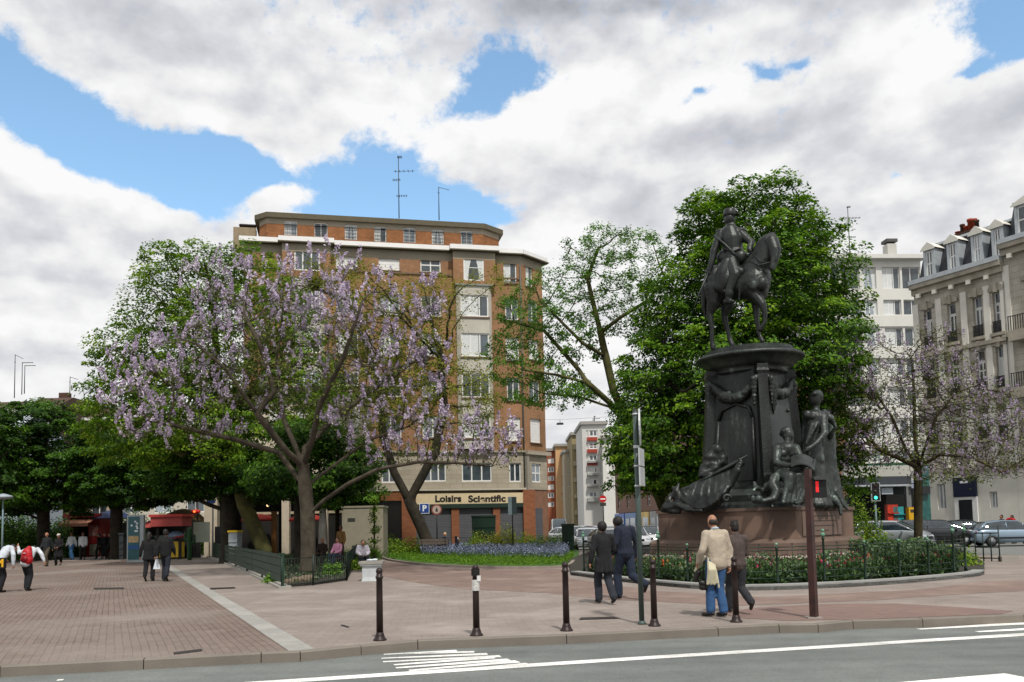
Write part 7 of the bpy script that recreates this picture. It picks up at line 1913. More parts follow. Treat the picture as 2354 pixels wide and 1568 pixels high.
# pale stone pedestal bin
p = G(852,1336); t = thing('stone_pedestal','white painted stone pedestal with overhanging slab beside the garden path','pedestal',p+Vector((0,.3,0)), rad(3))
m_wp = mat('white painted stone block','b4b9bb',rough=.8,var=.12,scale=4); m_sl = mat('grey slab','8d8a83',rough=.8,var=.15)
mb = MB(); mb.add([(-.30,-.3,0),(.30,-.3,0),(.30,.3,0),(-.30,.3,0),(-.27,-.27,.12),(.27,-.27,.12),(.27,.27,.12),(-.27,.27,.12),(-.29,-.28,.52),(.29,-.28,.52),(.29,.28,.52),(-.29,.28,.52)],[(0,3,2,1)]+[(a+k,a+(k+1)%4,a+4+(k+1)%4,a+4+k) for a in (0,4) for k in range(4)]+[(8,9,10,11)]); mb.build('block', m_wp, t)
MB().box(-.38,.36,-.36,.36,.523,.60).build('slab', m_sl, t); MB().box(-.34,.32,-.33,.33,.47,.52).build('slab_moulding', m_wp, t)
t = thing('crumpled_paper','crumpled white papers lying on the pale stone pedestal','paper',p+Vector((-.02,.3,.605)))
mb = MB(); mb.sphere((-.05,0,.03),(.12,.07,.035),7,5); mb.sphere((.1,.05,.035),(.10,.06,.04),6,4); mb.build('paper_sheet', mat('white paper','c9d2d8',bump=1.,bscale=20), t)
# park bench
p = placeY(995,50); t = thing('park_bench','weathered grey park bench at the foot of the leaning trunk','bench',p,rad(4)); mw = mat('weathered planks','5a5148',rough=.9,var=.25,scale=8)
for k in range(3): MB().box(-.85,.85,-.25+k*.16,-.12+k*.16,.43,.46).build('seat_plank', mw, t)
for k in range(2): MB().box(-.85,.85,.24,.27,.58+k*.17,.72+k*.17).build('back_plank', mw, t)
for x in (-.7,.7): MB().box(x-.04,x+.04,-.22,.22,0,.43).build('leg', m_darkr, t); MB().box(x-.03,x+.03,.2,.239,.43,.9).build('back_post', m_darkr, t)
# scooter
def scooter(p, rz, label):
    t = thing('scooter', label, 'scooter', p, rz); mm = mat('dark scooter paint','161a22',rough=.25)
    for x in (-.55,.55):
        MB(Matrix.Translation((x,0,.24)) @ Matrix.Rotation(PI/2,4,'X')).lathe([(.12,-.05),(.24,-.05),(.25,0),(.24,.05),(.12,.05)],(0,0,0),16).build('wheel', m_darkr, t)
    mb = MB(); mb.chain([(-.6,0,.55),(-.2,0,.6),(0,0,.35),(.35,0,.35)],[.16,.16,.10,.10],8); mb.chain([(.42,0,.3),(.5,0,.6),(.42,0,.95)],[.12,.14,.08],8); remesh(mb,'scooter_body',mm,t,.03,2)
    MB().box(-.7,-.05,-.13,.13,.74,.84).build('saddle', m_darkr, t); MB().tube([(.4,-.32,1.0),(.42,0,.98),(.4,.32,1.0)],.02,6).build('handlebar', m_darkr, t)
    MB().sphere((.52,0,.85),(.07,.09,.07),8,6).build('headlight', mat('lamp glass','aab4bb',rough=.1), t)
scooter(placeY(1032,52), rad(20), 'dark scooter parked beside the seated person in dark blue')
box_thing('litter_bin','narrow dark litter bin between the plaza and the gate','bin',278,288,1225,52,.5,mat('dark grey metal','23282c'))
# ---- green plank railing of the left garden
m_gr = mat('dark green planks','0f2a1d',rough=.55,var=.3,scale=3,col2='1a3d2b')
a, b = G(491,1284), G(648,1353)
t = thing('garden_fence','low dark green plank fence along the left garden border','fence',a)
d = (b-a).normalized(); L = (b-a).length; nrm = Vector((d.y,-d.x,0)); Tm = Matrix.Translation(a) @ Matrix((( d.x,-d.y,0,0),(d.y,d.x,0,0),(0,0,1,0),(0,0,0,1)))
def z_f(u): return .95
for k, (z0_, z1_) in enumerate([(.18,.38),(.40,.60),(.62,.82),(.84,.95)]):
    mb = MB(Tm)
    for s in range(8): mb.box(L*s/8+.01, L*(s+1)/8-.01, -.03-.01*(s%2), .0-.01*(s%2), z0_, z1_)
    mb.build('plank', m_gr, t, True)
for s in range(7): MB(Tm).box(L*s/6-.03, L*s/6+.03, .0, .06, 0, .98).build('post', m_gr, t, True)
m_wire = mat('dark green wire','0f2219',rough=.5)
def wire_fence(label, pts, h_, step=.11, posts=True, name='wire_fence', rails=(.08,.5,1.)):
    P = [Vector((q[0],q[1],.03)) for q in pts]; t = thing(name, label, 'fence', P[0])
    for i in range(len(P)-1):
        a, b = P[i], P[i+1]; L = (b-a).length; n = max(1,int(L/step)); mb = MB()
        for k in range(n+1): q = a.lerp(b,k/n); mb.cyl(q,q+Vector((0,0,h_)),.006,n=4)
        for f in rails: mb.cyl(a+Vector((0,0,h_*f)),b+Vector((0,0,h_*f)),.011,n=5)
        mb.build('mesh_panel', m_wire, t, True)
        if posts: MB().cyl(a,a+Vector((0,0,h_+.08)),.03,n=8).build('post', m_wire, t, True)
    if posts: MB().cyl(P[-1],P[-1]+Vector((0,0,h_+.08)),.03,n=8).build('post', m_wire, t, True)
wire_fence('dark green wire fence at the near corner of the left garden', [G(648,1353),G(720,1346),G(797,1336)], .78)
wire_fence('dark wire fence running back beside the pale stone pedestal', [G(797,1336),G(812,1300),G(822,1282),G(838,1268)], .78)
wire_fence('low wire fence behind the flower lawn before the shutters', [placeY(880,55.5),placeY(960,55.5),placeY(1090,55.5),placeY(1200,55.5),placeY(1310,55.5)], .9, .16)
# rocks along the wire fence corner
for k in range(9):
    q = G(655+random.uniform(0,60),1343); q = G(656+7*k+random.uniform(-2,2), 1346-1.0*k)
    q.y += .35; mb = MB(); mb.sphere((0,0,.08),(random.uniform(.16,.24),.14,random.uniform(.10,.16)),8,6)
    o = mb.build('edging_rock', mat('brown garden rock','6e6152',rough=.95,var=.35,scale=5,bump=.8,bscale=12), None, label='brown garden rock in the row under the wire fence corner', cat='rock', group='brown rocks edging the garden corner'); o.location = (q.x,q.y,0); o.rotation_euler = (0,0,random.random()*3)
# dark gate pillar and black cabinet at the fence end
p = G(492,1283); t = thing('gate_pillar','black cabinet with grey edge post at the garden gate','gate pillar',p)
w_ = .028*1; 
MB().box(-.0,1.15,.1,.7,.03,1.95).build('cabinet', mat('black cabinet','0c0b0c',rough=.4), t); MB().cyl((-.08,-.02,0),(-.08,-.02,3.4),.05,n=8).build('edge_post', mat('grey post','6d706f'), t)
MB().box(-.42,.06,-.1,.02,3.4,3.62).build('blue_sign', mat('blue sign','1c3f86',rough=.4), t)
# ---- ornate railing round the monument bed
m_orn = mat('dark green iron','13291d',rough=.45,var=.3,scale=4,metal=.2); m_fin = mat('verdigris finial','5f8a72',rough=.6,var=.3,scale=8)
ENCi = offset(ENC, .45)
rt = thing('ornate_railing','curved dark green ornate iron railing with ball topped posts around the monument','railing',ENCi[0])
acc = 0; seg = 0
pl_, tot = [ENCi[0]], 0
# resample evenly
cum = [0]
for i in range(len(ENCi)-1): cum.append(cum[-1]+(ENCi[i+1]-ENCi[i]).length)
def along(s):
    for i in range(len(cum)-1):
        if cum[i+1] >= s: return ENCi[i].lerp(ENCi[i+1], (s-cum[i])/(cum[i+1]-cum[i]))
    return ENCi[-1]
LT = cum[-1]; npan = max(8, int(LT/1.25))
for k in range(npan+1):
    q = along(LT*k/npan); q.z = .09; tall = k % 4 == 0 or k == npan
    hh = 1.12 if tall else .92
    MB().lathe([(.045,0),(.045,.1),(.028,.13),(.026,hh-.1),(.04,hh-.08),(.04,hh-.05),(.02,hh-.02)], q, 10).build('post', m_orn, rt, True)
    mb = MB(); mb.sphere(q+Vector((0,0,hh+.03)), .055 if tall else .035, 10, 7)
    if tall: mb.sphere(q+Vector((0,0,hh+.13)), .04, 8, 6)
    mb.build('finial', m_fin, rt, True)
for k in range(npan):
    a, b = along(LT*k/npan), along(LT*(k+1)/npan); a.z = b.z = .09; L = (b-a).length; d = (b-a).normalized(); mb = MB()
    for z in (.14,.30,.80,.88): mb.cyl(a+Vector((0,0,z)), b+Vector((0,0,z)), .012, n=5)
    n = 9
    for j in range(1,n):
        q = a.lerp(b,j/n); mb.cyl(q+Vector((0,0,.30)), q+Vector((0,0,.80 if j % 3 else .94)), .007, n=4)
        if j % 3 == 0: mb.sphere(q+Vector((0,0,.95)), .022, 6, 5)
        if j % 2 == 0:
            c = q+Vector((0,0,.22)); pts = [c+d*(.055*math.cos(2*PI*m_/10))+Vector((0,0,.06*math.sin(2*PI*m_/10))) for m_ in range(11)]; mb.tube(pts,.007,4,False)
    # arch hoops below the top rail
    for j in range(3):
        c = a.lerp(b,(j+.5)/3)+Vector((0,0,.55)); pts = [c+d*(L/7*math.cos(PI*m_/8))+Vector((0,0,.16*math.sin(PI*m_/8))) for m_ in range(9)]; mb.tube(pts,.008,4,False)
    mb.build('railing_panel', m_orn, rt, True)
# barrier frame at the right end of the bed
a, b = G(2243,1290), G(2298,1291); t = thing('barrier','dark metal barrier frame at the right end of the monument railing','barrier',a)
mb = MB(); hb_ = 1.0
for z in (.12,.5,hb_): mb.cyl(a+Vector((0,0,z)), b+Vector((0,0,z)), .025, n=6)
for f in (0,.33,.66,1.): q = a.lerp(b,f); mb.cyl(q,q+Vector((0,0,hb_+.25 if f == 1 else hb_)),.025,n=6)
mb.build('barrier_frame', m_wire, t, True); MB().box(b.x,b.x+.6,b.y-.12,b.y+.12,.0,.18).build('weight_block', mat('concrete patch','8f8a82'), t, True)
# ---- flower beds (stuff)
def strew(name, P, n, z0_, z1_, size, lm, aspect=.3, tintf=None, up=1.2, clumpy=0., **kw):
    """scatter over the convex-ish polygon"""
    xs = [p.x for p in P]; ys = [p.y for p in P]; out_ = []
    while len(out_) < n:
        x, y = RNG.uniform(min(xs),max(xs),4*n), RNG.uniform(min(ys),max(ys),4*n); ins = np.zeros(4*n,bool)
        for i in range(len(P)):
            a, b = P[i], P[(i+1)%len(P)]
            c = ((a.y > y) != (b.y > y)) & (x < (b.x-a.x)*(y-a.y)/(b.y-a.y+1e-12)+a.x); ins ^= c
        out_ += list(zip(x[ins],y[ins]))
    q = np.array(out_[:n]); hgt = .5+.25*np.sin(q[:,0]*3.1+1.7*np.sin(q[:,1]*2.3))+.25*np.sin(q[:,1]*4.3+2.1*np.sin(q[:,0]*1.9))
    z = z0_+(z1_-z0_)*RNG.uniform(0,1,n)**.7*(1-clumpy+clumpy*hgt); tn = RNG.uniform(0,1,n)*(1-clumpy*.5)+clumpy*.5*hgt
    return leaf_obj(name, np.column_stack([q,z]), size, tn, lm, None, aspect=aspect, **kw)
L_grass = leaf_mat('lawn grass', ['2e4a0e','466c14','62881c','80a42a'], trans=.3)
L_herb = leaf_mat('flower bed leaves', ['1a2c14','2f4a20','4d6a38','87997a'], trans=.3)
lawn_in = gp([(895,1284),(965,1294),(1080,1301),(1200,1303),(1300,1300),(1318,1288),(1318,1270),(1100,1266),(900,1264),(868,1266),(872,1272)])
strew('grass', lawn_in, 42000, .04, .14, .10, L_grass, .25, clumpy=.3, kind='stuff')
strew('grass', gp([(655,1348),(720,1343),(795,1332),(818,1290),(830,1264),(700,1262),(525,1262),(510,1268),(515,1280),(565,1310)]), 16000, .04, .16, .12, L_herb, .3, kind='stuff')
L_herb2 = leaf_mat('broad bed leaves', ['1c3312','34521f','5d7a48','9aa890'], trans=.3)
M_lav = leaf_mat('lavender blue flowers', ['3d4650','5c6478','7c83a0','a4a9bd'], trans=.2)
M_bl = leaf_mat('mixed blossoms', ['5c1020','80183a','9a401c','7a2a4c','a0305a','5a2448','bdb6b0'], trans=.2)
lav = gp([(965,1275),(1080,1279),(1290,1283),(1310,1274),(1300,1266),(1000,1264),(970,1268)], .1)
strew('lavender_bed_flowers', lav, 12000, .15, .7, .09, M_lav, .5, clumpy=.6, kind='stuff')
strew('lavender_bed_foliage', lav, 8000, .05, .30, .10, L_herb, .3, kind='stuff')
bd = [p.copy() for p in offset(ENC,.6)]; bk = [Vector((p.x*.93+.07*MC.x, p.y+3.3, 0)) for p in reversed(bd)]
bedp = bd+bk
strew('monument_bed_foliage', bedp, 20000, .10, .78, .12, L_herb, .32, clumpy=.7, kind='stuff')
strew('monument_bed_broad_leaves', bedp, 14000, .10, .62, .13, L_herb2, .75, clumpy=.8, kind='stuff')
strew('monument_bed_tall_foliage', [p for p in bedp if p.x > MC.x+1.6], 12000, .10, 1.05, .12, L_herb, .5, clumpy=.6, kind='stuff')
strew('monument_bed_flowers', bedp, 1100, .34, .84, .055, M_bl, .9, clumpy=.5, kind='stuff')
# tulips standing above the foliage behind the railing (countable groups in view are small: nearest ones)
fl_src = []
for ci, cc_ in enumerate(['80142b','9a2450','b04a1c','b8903a','b5b0aa','571b42']):
    t = thing('tulip','tulip','flower',(0,0,-50)); MB().tube([(0,0,0),(.01,0,.25),(0,.01,.5)],.006,4).build('stem', L_mat if False else mat('tulip stem','35562a'), t)
    MB().lathe([(.006,.48),(.026,.50),(.031,.53),(.026,.57),(.014,.59)],(0,0,0),8).build('bloom', mat('tulip '+cc_, cc_, rough=.5), t); fl_src.append((t, cc_))
TN = ['dark red','pink','orange','yellow','white','purple']
spots = []
for k in range(46):
    s = LT*(.04+.92*RNG.uniform()); q = along(s); q = q+Vector((0,RNG.uniform(.3,1.6),0)); spots.append(q)
for k, q in enumerate(spots):
    x = q.x/ q.y; ci = (0,1,5,0,1,0)[k % 6] if q.x > MC.x+1.5 else (2,3,2,4,3,1)[k % 6]
    src = fl_src[ci][0]; c = dup(src) if src.get('used') else src; src['used'] = 1
    c.location = (q.x,q.y,.08); c.rotation_euler = (RNG.uniform(-.1,.1),RNG.uniform(-.1,.1),RNG.uniform(0,6)); s = RNG.uniform(.75,1.0); c.scale = (s,s,s)
    c['label'] = '%s tulip standing in the bed inside the ornate railing' % TN[ci]; c['group'] = '%s tulips in the monument bed' % TN[ci]
for t, _ in fl_src:
    if not t.get('used'): 
        for ch in list(t.children): bpy.data.objects.remove(ch)
        bpy.data.objects.remove(t)
for o in bpy.data.objects:
    if 'used' in o: del o['used']
flush()
# ---- market kiosks at the plaza end
def kioskf(px0, px1, Y): 
    a = placeY(px0,Y); return Fr(a, 0), placeY(px1,Y).x-a.x
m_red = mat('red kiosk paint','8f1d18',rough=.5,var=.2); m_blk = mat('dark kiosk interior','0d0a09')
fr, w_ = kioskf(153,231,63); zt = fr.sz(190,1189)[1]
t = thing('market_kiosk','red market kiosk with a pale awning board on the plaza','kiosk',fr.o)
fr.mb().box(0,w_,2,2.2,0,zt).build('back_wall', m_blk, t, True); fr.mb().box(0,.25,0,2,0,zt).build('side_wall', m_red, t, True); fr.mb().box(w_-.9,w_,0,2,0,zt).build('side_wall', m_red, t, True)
fr.mb().box(-.1,w_+.1,-.3,2.3,zt,zt+.25).build('roof', m_red, t, True); fr.mb().box(.25,w_-.9,.1,.3,0,1.0).build('counter', m_red, t, True)
fr.mb().add([(0,-.02,zt-.15),(w_*.85,-.02,zt-.15),(w_*.85,-1.1,zt-.45),(0,-1.1,zt-.45),(0,-1.1,zt-.68),(w_*.85,-1.1,zt-.68)],[(0,1,2,3),(3,2,5,4)]).build('awning', mat('salmon awning','b0775c'), t, True)
fr.mb().box(w_-.8,w_-.15,-.06,-.01,1.5,2.3).build('poster', mat('red white poster','b8a49a',var=.5,scale=4,col2='8f1d18'), t, True)
fr.mb().box(w_-.75,w_-.1,-.08,-.01,.1,.9).build('floral_poster', mat('pale floral poster','8d8a7c',var=.5,scale=8), t, True)
p = placeY(258,64); t = thing('market_parasol','navy blue market parasol over the white framed stall','parasol',p)
MB().lathe([(1.7,2.75),(1.65,2.72),(1.1,3.1),(.1,3.4)],(0,0,0),8,False).build('canopy', mat('navy canvas','15264a'), t); MB().cyl((0,0,0),(0,0,3.35),.04,n=6).build('pole', m_pvc, t)
p = placeY(262,64.5); t = thing('market_stall','white framed open stall beneath the navy parasol','stall',p)
for x in (-.9,1.0):
    for y in (0,1.2): MB().box(x-.05,x+.05,y-.05,y+.05,0,2.5).build('frame_post', m_pvc, t)
MB().box(-.95,1.05,-.05,1.25,2.5,2.58).build('frame_top', m_pvc, t); MB().box(-.8,.9,.1,1.1,0,.9).build('table', mat('grey table','3e4347'), t); MB().box(-.7,.95,1.21,1.23,1.0,2.45).build('rear_sheet', mat('grey green sheet','4d5a54'), t)
p = placeY(313,47); zt = A(313,1186,47).z; hw = 19.5*47/FOC
t = thing('information_panel','tall illuminated city information panel with green and blue poster','information panel',p,rad(-4))
MB().box(-hw,hw,-.1,.1,.0,zt).build('panel_frame', mat('aluminium frame','97a0a2',rough=.4,metal=.3), t); 
MB().box(-hw+.07,hw-.22,-.115,-.101,.15,zt-.08).build('poster_glass', mat('teal poster','1c5450',rough=.2,var=.25,scale=2,col2='235e6a'), t)
MB().box(-hw+.10,hw-.27,-.122,-.116,zt*.42,zt*.56).build('poster_picture', mat('cream poster picture','b29a72',var=.4,scale=6), t); MB().box(-hw+.1,hw-.27,-.122,-.116,zt*.28,zt*.36).build('poster_band', mat('blue poster band','27548c'), t)
mb = MB()
for k, (x, z) in enumerate([(.0,.86),(.1,.82),(-.2,.78),(.08,.76),(.12,.72),(.02,.66),(.1,.66)]): mb.box(x-.05,x+.06,-.121,-.116,zt*z-.05,zt*z+.05)
mb.build('poster_lettering', m_fw, t)
fr, w_ = kioskf(334,432,53); zt = fr.sz(380,1212)[1]
t = thing('snack_kiosk','snack kiosk with a faded red stepped awning and yellow counter','kiosk',fr.o)
mr_ = mat('faded red canvas','9c4440',rough=.8,var=.12)
fr.mb().add([(0,.5,zt+.45),(w_*.55,.5,zt+.45),(w_*.55,-.9,zt),(0,-.9,zt)],[(0,1,2,3)]).build('awning', mr_, t, True)
fr.mb().prism([(w_*.28,-1.0),(w_*1.0,-1.0),(w_*1.0,.6),(w_*.28,.6)],zt+.05,zt+.62).build('awning_box', mr_, t, True); fr.mb().prism([(w_*.25,-1.1),(w_*1.04,-1.1),(w_*1.04,.7),(w_*.25,.7)],zt+.625,zt+.78).build('awning_top', mat('red canvas top','a8352f'), t, True)
fr.mb().box(0,w_,2,2.2,0,zt+.4).build('back_wall', m_blk, t, True); fr.mb().box(0,.2,.1,2,0,zt+.3).build('side_wall', m_blk, t, True)
fr.mb().box(.1,w_*.95,-.5,-.2,.12,1.1).build('counter', mat('yellow counter','c9a92c'), t, True); fr.mb().box(.0,w_*.97,-.55,-.1,1.1,1.2).build('counter_top', m_blk, t, True); fr.mb().box(.2,w_*.4,.5,.6,1.3,zt-.5).build('display_glass', mat('greenish glass','3f5c50',rough=.15,var=.4), t, True)
for k, x in enumerate((.38,.56,.9)): fr.mb().box(w_*x-.09,w_*x+.09,-.62,-.56,0,2.4 if k == 0 else 1.2).build('post', m_blk, t, True)
p = placeY(422,58); t = thing('straw_parasol','round beige straw parasol behind the snack kiosk','parasol',p); z = A(418,1190,58).z
MB().lathe([(1.5,z-.55),(1.45,z-.2),(1.0,z+.25),(.4,z+.5),(.05,z+.55)],(0,0,0),14).build('canopy', mat('straw','7d6a48',rough=1,var=.35,scale=9,bump=1.), t); MB().cyl((0,0,0),(0,0,z),.05,n=6).build('pole', m_darkr, t)
p = placeY(450,55); t = thing('lit_lantern','small red lit lantern sign hanging beside the straw parasol','lantern',p+Vector((0,0,2.9)))
MB().sphere((0,0,0),(.32,.15,.15),12,7).build('lantern_shade', mat('red lantern','b3170f'), t); MB().sphere((-.05,-.13,0),.08,8,6).build('bulb', emis('orange glow','ff7a35',1.5), t); MB().cyl((0,0,.2),(0,0,1.4),.02,n=5).build('hanger', m_darkr, t)
MB().cyl((0,.3,-2.95),(0,.3,1.4),.05,n=6).build('stand', m_darkr, t)
p = placeY(438,52); t = thing('menu_board','pale menu board standing on dark legs beside the snack kiosk','board',p+Vector((.3,1.0,0)))
MB().box(-.5,.5,0,.05,.95,2.2).build('board_face', mat('pale board','8f9586'), t); MB().box(-.5,-.45,.0,.05,0,.95).build('leg', m_darkr, t); MB().box(.45,.5,.0,.05,0,.95).build('leg', m_darkr, t)
p = placeY(440,50); t = thing('cactus_figure','dark green cactus shaped figure standing by the menu board','statue',p+Vector((-.1,0,0)))
mb = MB(); mb.chain([(0,0,.1),(0,0,1.75)],[.16,.13],9); mb.chain([(0,0,.9),(.28,0,1.0),(.28,0,1.4)],[.08,.08,.07],8); mb.chain([(0,0,1.1),(-.26,0,1.15),(-.26,0,1.5)],[.08,.08,.07],8); remesh(mb,'cactus_body',mat('cactus green','16401a',rough=.6),t,.03,1)
# cafe parasols closed (cream) and red parasols
for x, Y, lab in ((742,47,'tall closed cream parasol to the right of the blossom tree trunk'),):
    p = placeY(x,Y); t = thing('closed_parasol',lab,'parasol',p); zt = A(x,1162,Y).z
    MB().lathe([(.24,.75),(.26,.8),(.24,1.6),(.17,zt-.1),(.04,zt)],(0,0,0),10).build('canopy', mat('cream canvas','b9b3a8',bump=.4,bscale=6), t); MB().cyl((0,0,0),(0,0,.8),.03,n=6).build('pole', m_darkr, t)
for x, lab in ((595,'red terrace parasol over the cafe at the mossy trunk'),(705,'second red terrace parasol behind the slim dark trunk'),(700,'x')):
    if lab == 'x': continue
    p = placeY(x,54); t = thing('terrace_parasol',lab,'parasol',p); zt = A(x,1183,54).z
    MB().lathe([(1.15,zt-.45),(1.12,zt-.3),(.6,zt-.08),(.03,zt)],(0,0,0),10).build('canopy', mat('red terrace canvas','8f2318'), t); MB().cyl((0,0,0),(0,0,zt-.05),.03,n=6).build('pole', m_darkr, t)
p = placeY(630,44); t = thing('wooden_post','orange brown wooden post standing in the left garden','post',p); MB().box(-.12,.12,-.1,.1,0,A(630,1180,44).z).build('shaft', mat('orange brown wood','6b4418',var=.25,scale=3), t); MB().box(-.15,.15,-.13,.13,A(630,1180,44).z+.002,A(630,1180,44).z+.06).build('cap', mat('orange brown wood','6b4418'), t)
flush()
# ---------------------------------------------------------------- cars
m_cg = mat('car glass','161c20',rough=.05,var=.5,scale=1.2,spec=1.,col2='3a4850'); m_ty = mat('tyre rubber','121212',rough=.8); m_rim = mat('alloy rim','8f9396',rough=.35,metal=.5); m_trimb = mat('black trim','121314',rough=.5)
def car(label, loc, rz, paint, kind='hatch', L=4.0, Wd=1.68, Hh=1.42, name='parked_car', group=None, z=-.05):
    t = thing(name, label, 'car', (loc[0],loc[1],z), rz, group)
    m_ = mat('car paint '+paint, paint, rough=.25, var=.04, metal=.3, coat=.5, spec=.6)
    hw = Wd/2
    # side profile: x (front is +), sill, belt
    if kind == 'van': belt = [(-.5,.95),(-.46,1.02),(.22,1.0),(.38,.95),(.47,.80),(.5,.62)]; roof = [(-.49,.98),(-.46,Hh-.05),(-.2,Hh),(.08,Hh-.02),(.34,1.0)]
    elif kind == 'sedan': belt = [(-.5,.85),(-.42,.93),(.1,.90),(.35,.84),(.47,.72),(.5,.58)]; roof = [(-.36,.93),(-.22,Hh-.06),(-.05,Hh),(.1,Hh-.04),(.25,.88)]
    else: belt = [(-.5,.82),(-.44,.92),(.1,.90),(.36,.84),(.46,.72),(.5,.58)]; roof = [(-.46,.92),(-.38,Hh-.10),(-.15,Hh),(.06,Hh-.03),(.25,.88)]
    def interp(tb, x):
        if x <= tb[0][0]: return tb[0][1]
        for (a, b), (c, d) in zip(tb[:-1], tb[1:]):
            if x <= c: return b+(d-b)*(x-a)/(c-a)
        return tb[-1][1]
    xs = [-.5,-.485,-.44,-.40,-.33,-.27,-.22,-.1,.0,.1,.2,.27,.33,.38,.44,.485,.5]
    wx_ = lambda u: hw*(1-.10*max(0,(abs(u)-.34)/.16)**2)
    def arch(u):
        r = .085*4/L
        for c in (-.31,.31):
            if abs(u-c) < r: return .22+math.sqrt(r*r-(u-c)**2)*L*.98
        return .20
    vs, fs = [], []
    for u in xs:
        b_ = interp(belt,u); w_ = wx_(u); z0_ = arch(u) if abs(u) < .48 else .32
        pr = [(0,.2),(w_*.90,max(.2,min(z0_,.6))),(w_*.98,max(z0_,.34)),(w_,(z0_+b_)/2 if z0_ < b_ else b_),(w_*.985,b_-.06),(w_*.90,b_),(0,b_+.03)]
        vs += [(u*L,y,z_) for y, z_ in pr]+[(u*L,-y,z_) for y, z_ in reversed(pr[1:-1])]
    n = 12
    for i in range(len(xs)-1):
        for k in range(n): fs.append((i*n+k,(i+1)*n+k,(i+1)*n+(k+1)%n,i*n+(k+1)%n))
    fs.append(tuple(range(n))); fs.append(tuple(reversed(range((len(xs)-1)*n,len(xs)*n))))
    mb = MB(); mb.add(vs,fs,True); mb.build('body', m_, t)
    # greenhouse
    us = [roof[0][0]+ (roof[-1][0]-roof[0][0])*k/14 for k in range(15)]; vs, fs = [], []
    for u in us:
        zr_ = interp(roof,u); zb_ = interp(belt,u)+.0; f = (zr_-zb_)/(Hh-.9+1e-6); wr = hw*(.90-.17*max(0,f))
        vs += [(u*L,hw*.90,zb_-.02),(u*L,wr,zr_-.05),(u*L,wr*.85,zr_),(u*L,0,zr_+.01),(u*L,-wr*.85,zr_),(u*L,-wr,zr_-.05),(u*L,-hw*.90,zb_-.02)]
    for i in range(14):
        for k in range(6): fs.append((i*7+k,i*7+k+1,(i+1)*7+k+1,(i+1)*7+k))
    fs.append(tuple(reversed(range(7)))); fs.append(tuple(range(14*7,15*7)))
    mb = MB(); mb.add(vs,fs,True); mb.build('window_glass', m_cg, t)
    # roof skin and pillars
    vs, fs = [], []; ru = [k for k in range(15) if interp(roof,us[k]) > Hh-.13]
    for k in ru:
        u = us[k]; zr_ = interp(roof,u)+.018; wr = hw*.745
        vs += [(u*L,wr,zr_-.06),(u*L,wr*.86,zr_-.004),(u*L,0,zr_+.01),(u*L,-wr*.86,zr_-.004),(u*L,-wr,zr_-.06)]
    for i in range(len(ru)-1):
        for k in range(4): fs.append((i*5+k,i*5+k+1,(i+1)*5+k+1,(i+1)*5+k))
    mb = MB(); mb.add(vs,fs,True); mb.build('roof', m_, t)
    for sgn in (-1,1):
        pts = []
        mb = MB(); f0, f1 = us[ru[-1]], roof[-1][0]; r0, r1 = us[ru[0]], roof[0][0]
        mb.tube([(f0*L,sgn*hw*.745,interp(roof,f0)-.05),(f1*L,sgn*hw*.89,interp(belt,f1))],.035,6); mb.build('front_pillar', m_, t)
        MB().tube([(r0*L,sgn*hw*.745,interp(roof,r0)-.05),(r1*L,sgn*hw*.89,interp(belt,r1))],.06,6).build('rear_pillar', m_, t)
        xm = (us[ru[0]]*.45+us[ru[-1]]*.55); MB().tube([(xm*L,sgn*hw*.75,Hh-.08),(xm*L,sgn*hw*.905,.9)],.03,6).build('centre_pillar', m_, t)
        MB().box(-.28*L,.28*L,sgn*hw-.01,sgn*hw+.01,.42,.50).build('side_moulding', m_trimb, t)
        MB().sphere((.2*L,sgn*(hw+.1),.95),(.07,.09,.06),8,6).build('wing_mirror', m_, t)
        MB().sphere((.475*L,sgn*hw*.70,.66),(.09,.16,.085),10,6).build('headlight', mat('headlight glass','b3bcc2',rough=.1,var=.2), t)
        MB().sphere((-.49*L,sgn*hw*.78,.75),(.04,.12,.12),8,6).build('tail_light', mat('red tail glass','7a1010',rough=.2), t)
        for c in (-.31,.31):
            T = Matrix.Translation((c*L,sgn*(hw-.10),.30)) @ Matrix.Rotation(PI/2,4,'X')
            wl = MB(T).lathe([(.19,-.09),(.28,-.09),(.30,-.05),(.30,.05),(.28,.09),(.19,.09)],(0,0,0),18).build('wheel', m_ty, t)
            MB(T).lathe([(.19,-.093),(.17,-.07),(.05,-.095*1.0),(.01,-.1)] if sgn > 0 else [(.01,.1),(.05,.095),(.17,.07),(.19,.093)],(0,0,0),14).build('rim', m_rim, wl)
    MB().box(.485*L,.512*L,-hw*.82,hw*.82,.30,.46).build('front_bumper', m_ if kind != 'old' else m_trimb, t); MB().box(-.512*L,-.485*L,-hw*.82,hw*.82,.34,.5).build('rear_bumper', m_, t)
    MB().box(.5*L,.508*L,-hw*.4,hw*.4,.54,.66).build('grille', m_trimb, t); MB().box(.513*L,.516*L,-.26,.26,.34,.44).build('number_plate', mat('pale plate','b4b3ac'), t)
    return t
def carat(px, Y, *a, **k): v = A(px,1209,Y); return (v.x, v.y)
car('silver blue hatchback standing at the right picture edge', carat(2318,47), rad(-6), '7d90a0', L=4.1, Hh=1.4)
car('black hatchback parked with its nose to the right behind the trunk', carat(2155,48.5), rad(-22), '101416', L=4.2, Hh=1.5, kind='van')
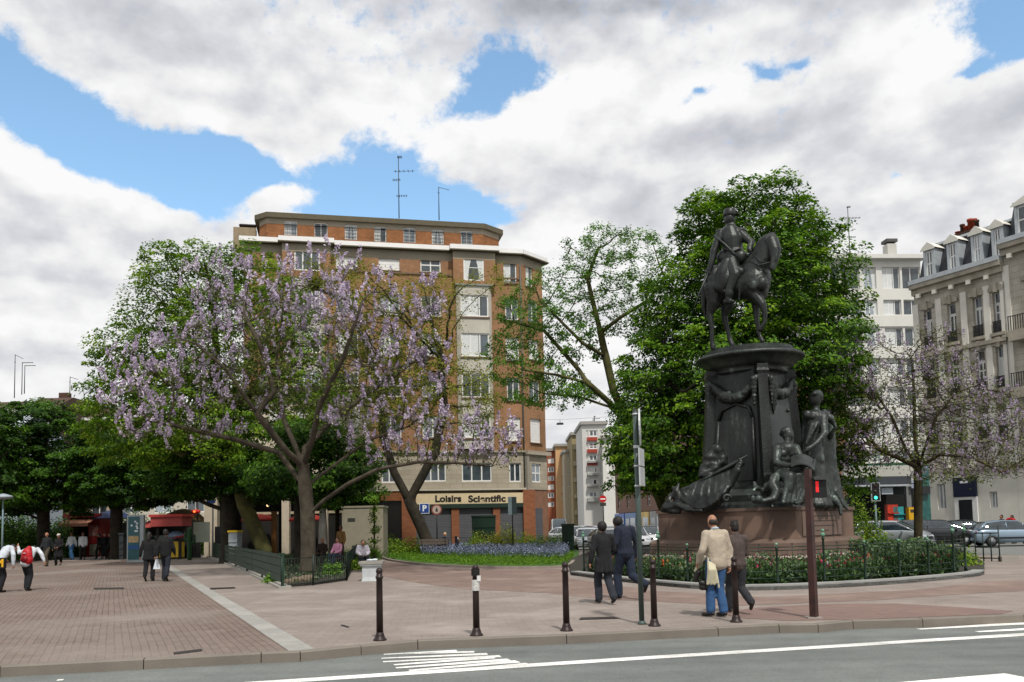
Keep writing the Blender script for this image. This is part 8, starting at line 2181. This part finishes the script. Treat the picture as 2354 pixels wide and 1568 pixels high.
car('dark saloon seen behind the black hatchback', carat(2215,53), rad(-14), '1c1f22', L=4.3, Hh=1.45, kind='sedan')
car('small silver car with sloping windscreen behind the flower bed', carat(2052,46), rad(-42), '9aa1a6', L=3.7, Hh=1.5, kind='van')
car('brown grey car hidden behind the small silver car', carat(2040,52), rad(-20), '6a5f52', L=4.1, Hh=1.5, kind='van')
car('olive brown car at the yellow newspaper box', carat(2105,54.5), rad(-15), '3b3226', L=4., Hh=1.5)
# cars at the street mouth
car('silver saloon facing the square at the mouth of the side street', carat(1349,56), rad(-92), 'a3a9ad', L=4.2, Hh=1.42, kind='sedan')
car('white and red small car between the black haired walkers', carat(1400,52), rad(-75), 'b9b9b9', L=3.8, Hh=1.4)
car('pale blue grey car with wide windscreen behind the walkers', carat(1398,62), rad(-95), '8fa0a8', L=4., Hh=1.5, kind='van')
car('white car half hidden by the grey green pole', carat(1455,56), rad(-88), 'c4c6c8', L=4., Hh=1.45)
car('white hatchback just left of the granite plinth', carat(1490,60), rad(-100), 'c9cacb', L=4., Hh=1.45)
car('silver car further back at the left of the side street', carat(1325,70), rad(-90), 'a8adb0', L=4.1, Hh=1.45)
car('white delivery van at the left side of the street mouth', carat(1285,100), rad(-90), 'c8c8c4', L=5., Wd=1.95, Hh=2.4, kind='van', name='delivery_van')
for k, (x, Y, c, lab) in enumerate([(1306,120,'3b4046','dark car in the queue near the white van'),(1318,95,'8b8f93','grey car in the street queue behind the silver car'),(1336,110,'23272c','black car in the middle of the street queue'),(1352,90,'6d7479','slate grey car behind the silver saloon'),(1366,120,'a33a30','red car deep in the side street'),(1378,95,'b5b8ba','pale car under the no entry sign'),(1410,85,'46505a','blue grey car beside the blue shopfront'),(1298,78,'c0c2c3','white car behind the small green bin'),(1425,72,'b9bcbe','pale silver car between the blue shopfront and the walkers'),(1440,95,'2b3035','dark car near the sign pole deep in the street'),(1328,140,'8a9196','distant grey car under the olive block'),(1344,150,'c9cacb','distant white car under the tall white block')]):
    car(lab, carat(x,Y), rad(-90+4*k), c, L=4.1, Hh=1.45, kind=['hatch','sedan','van'][k%3])
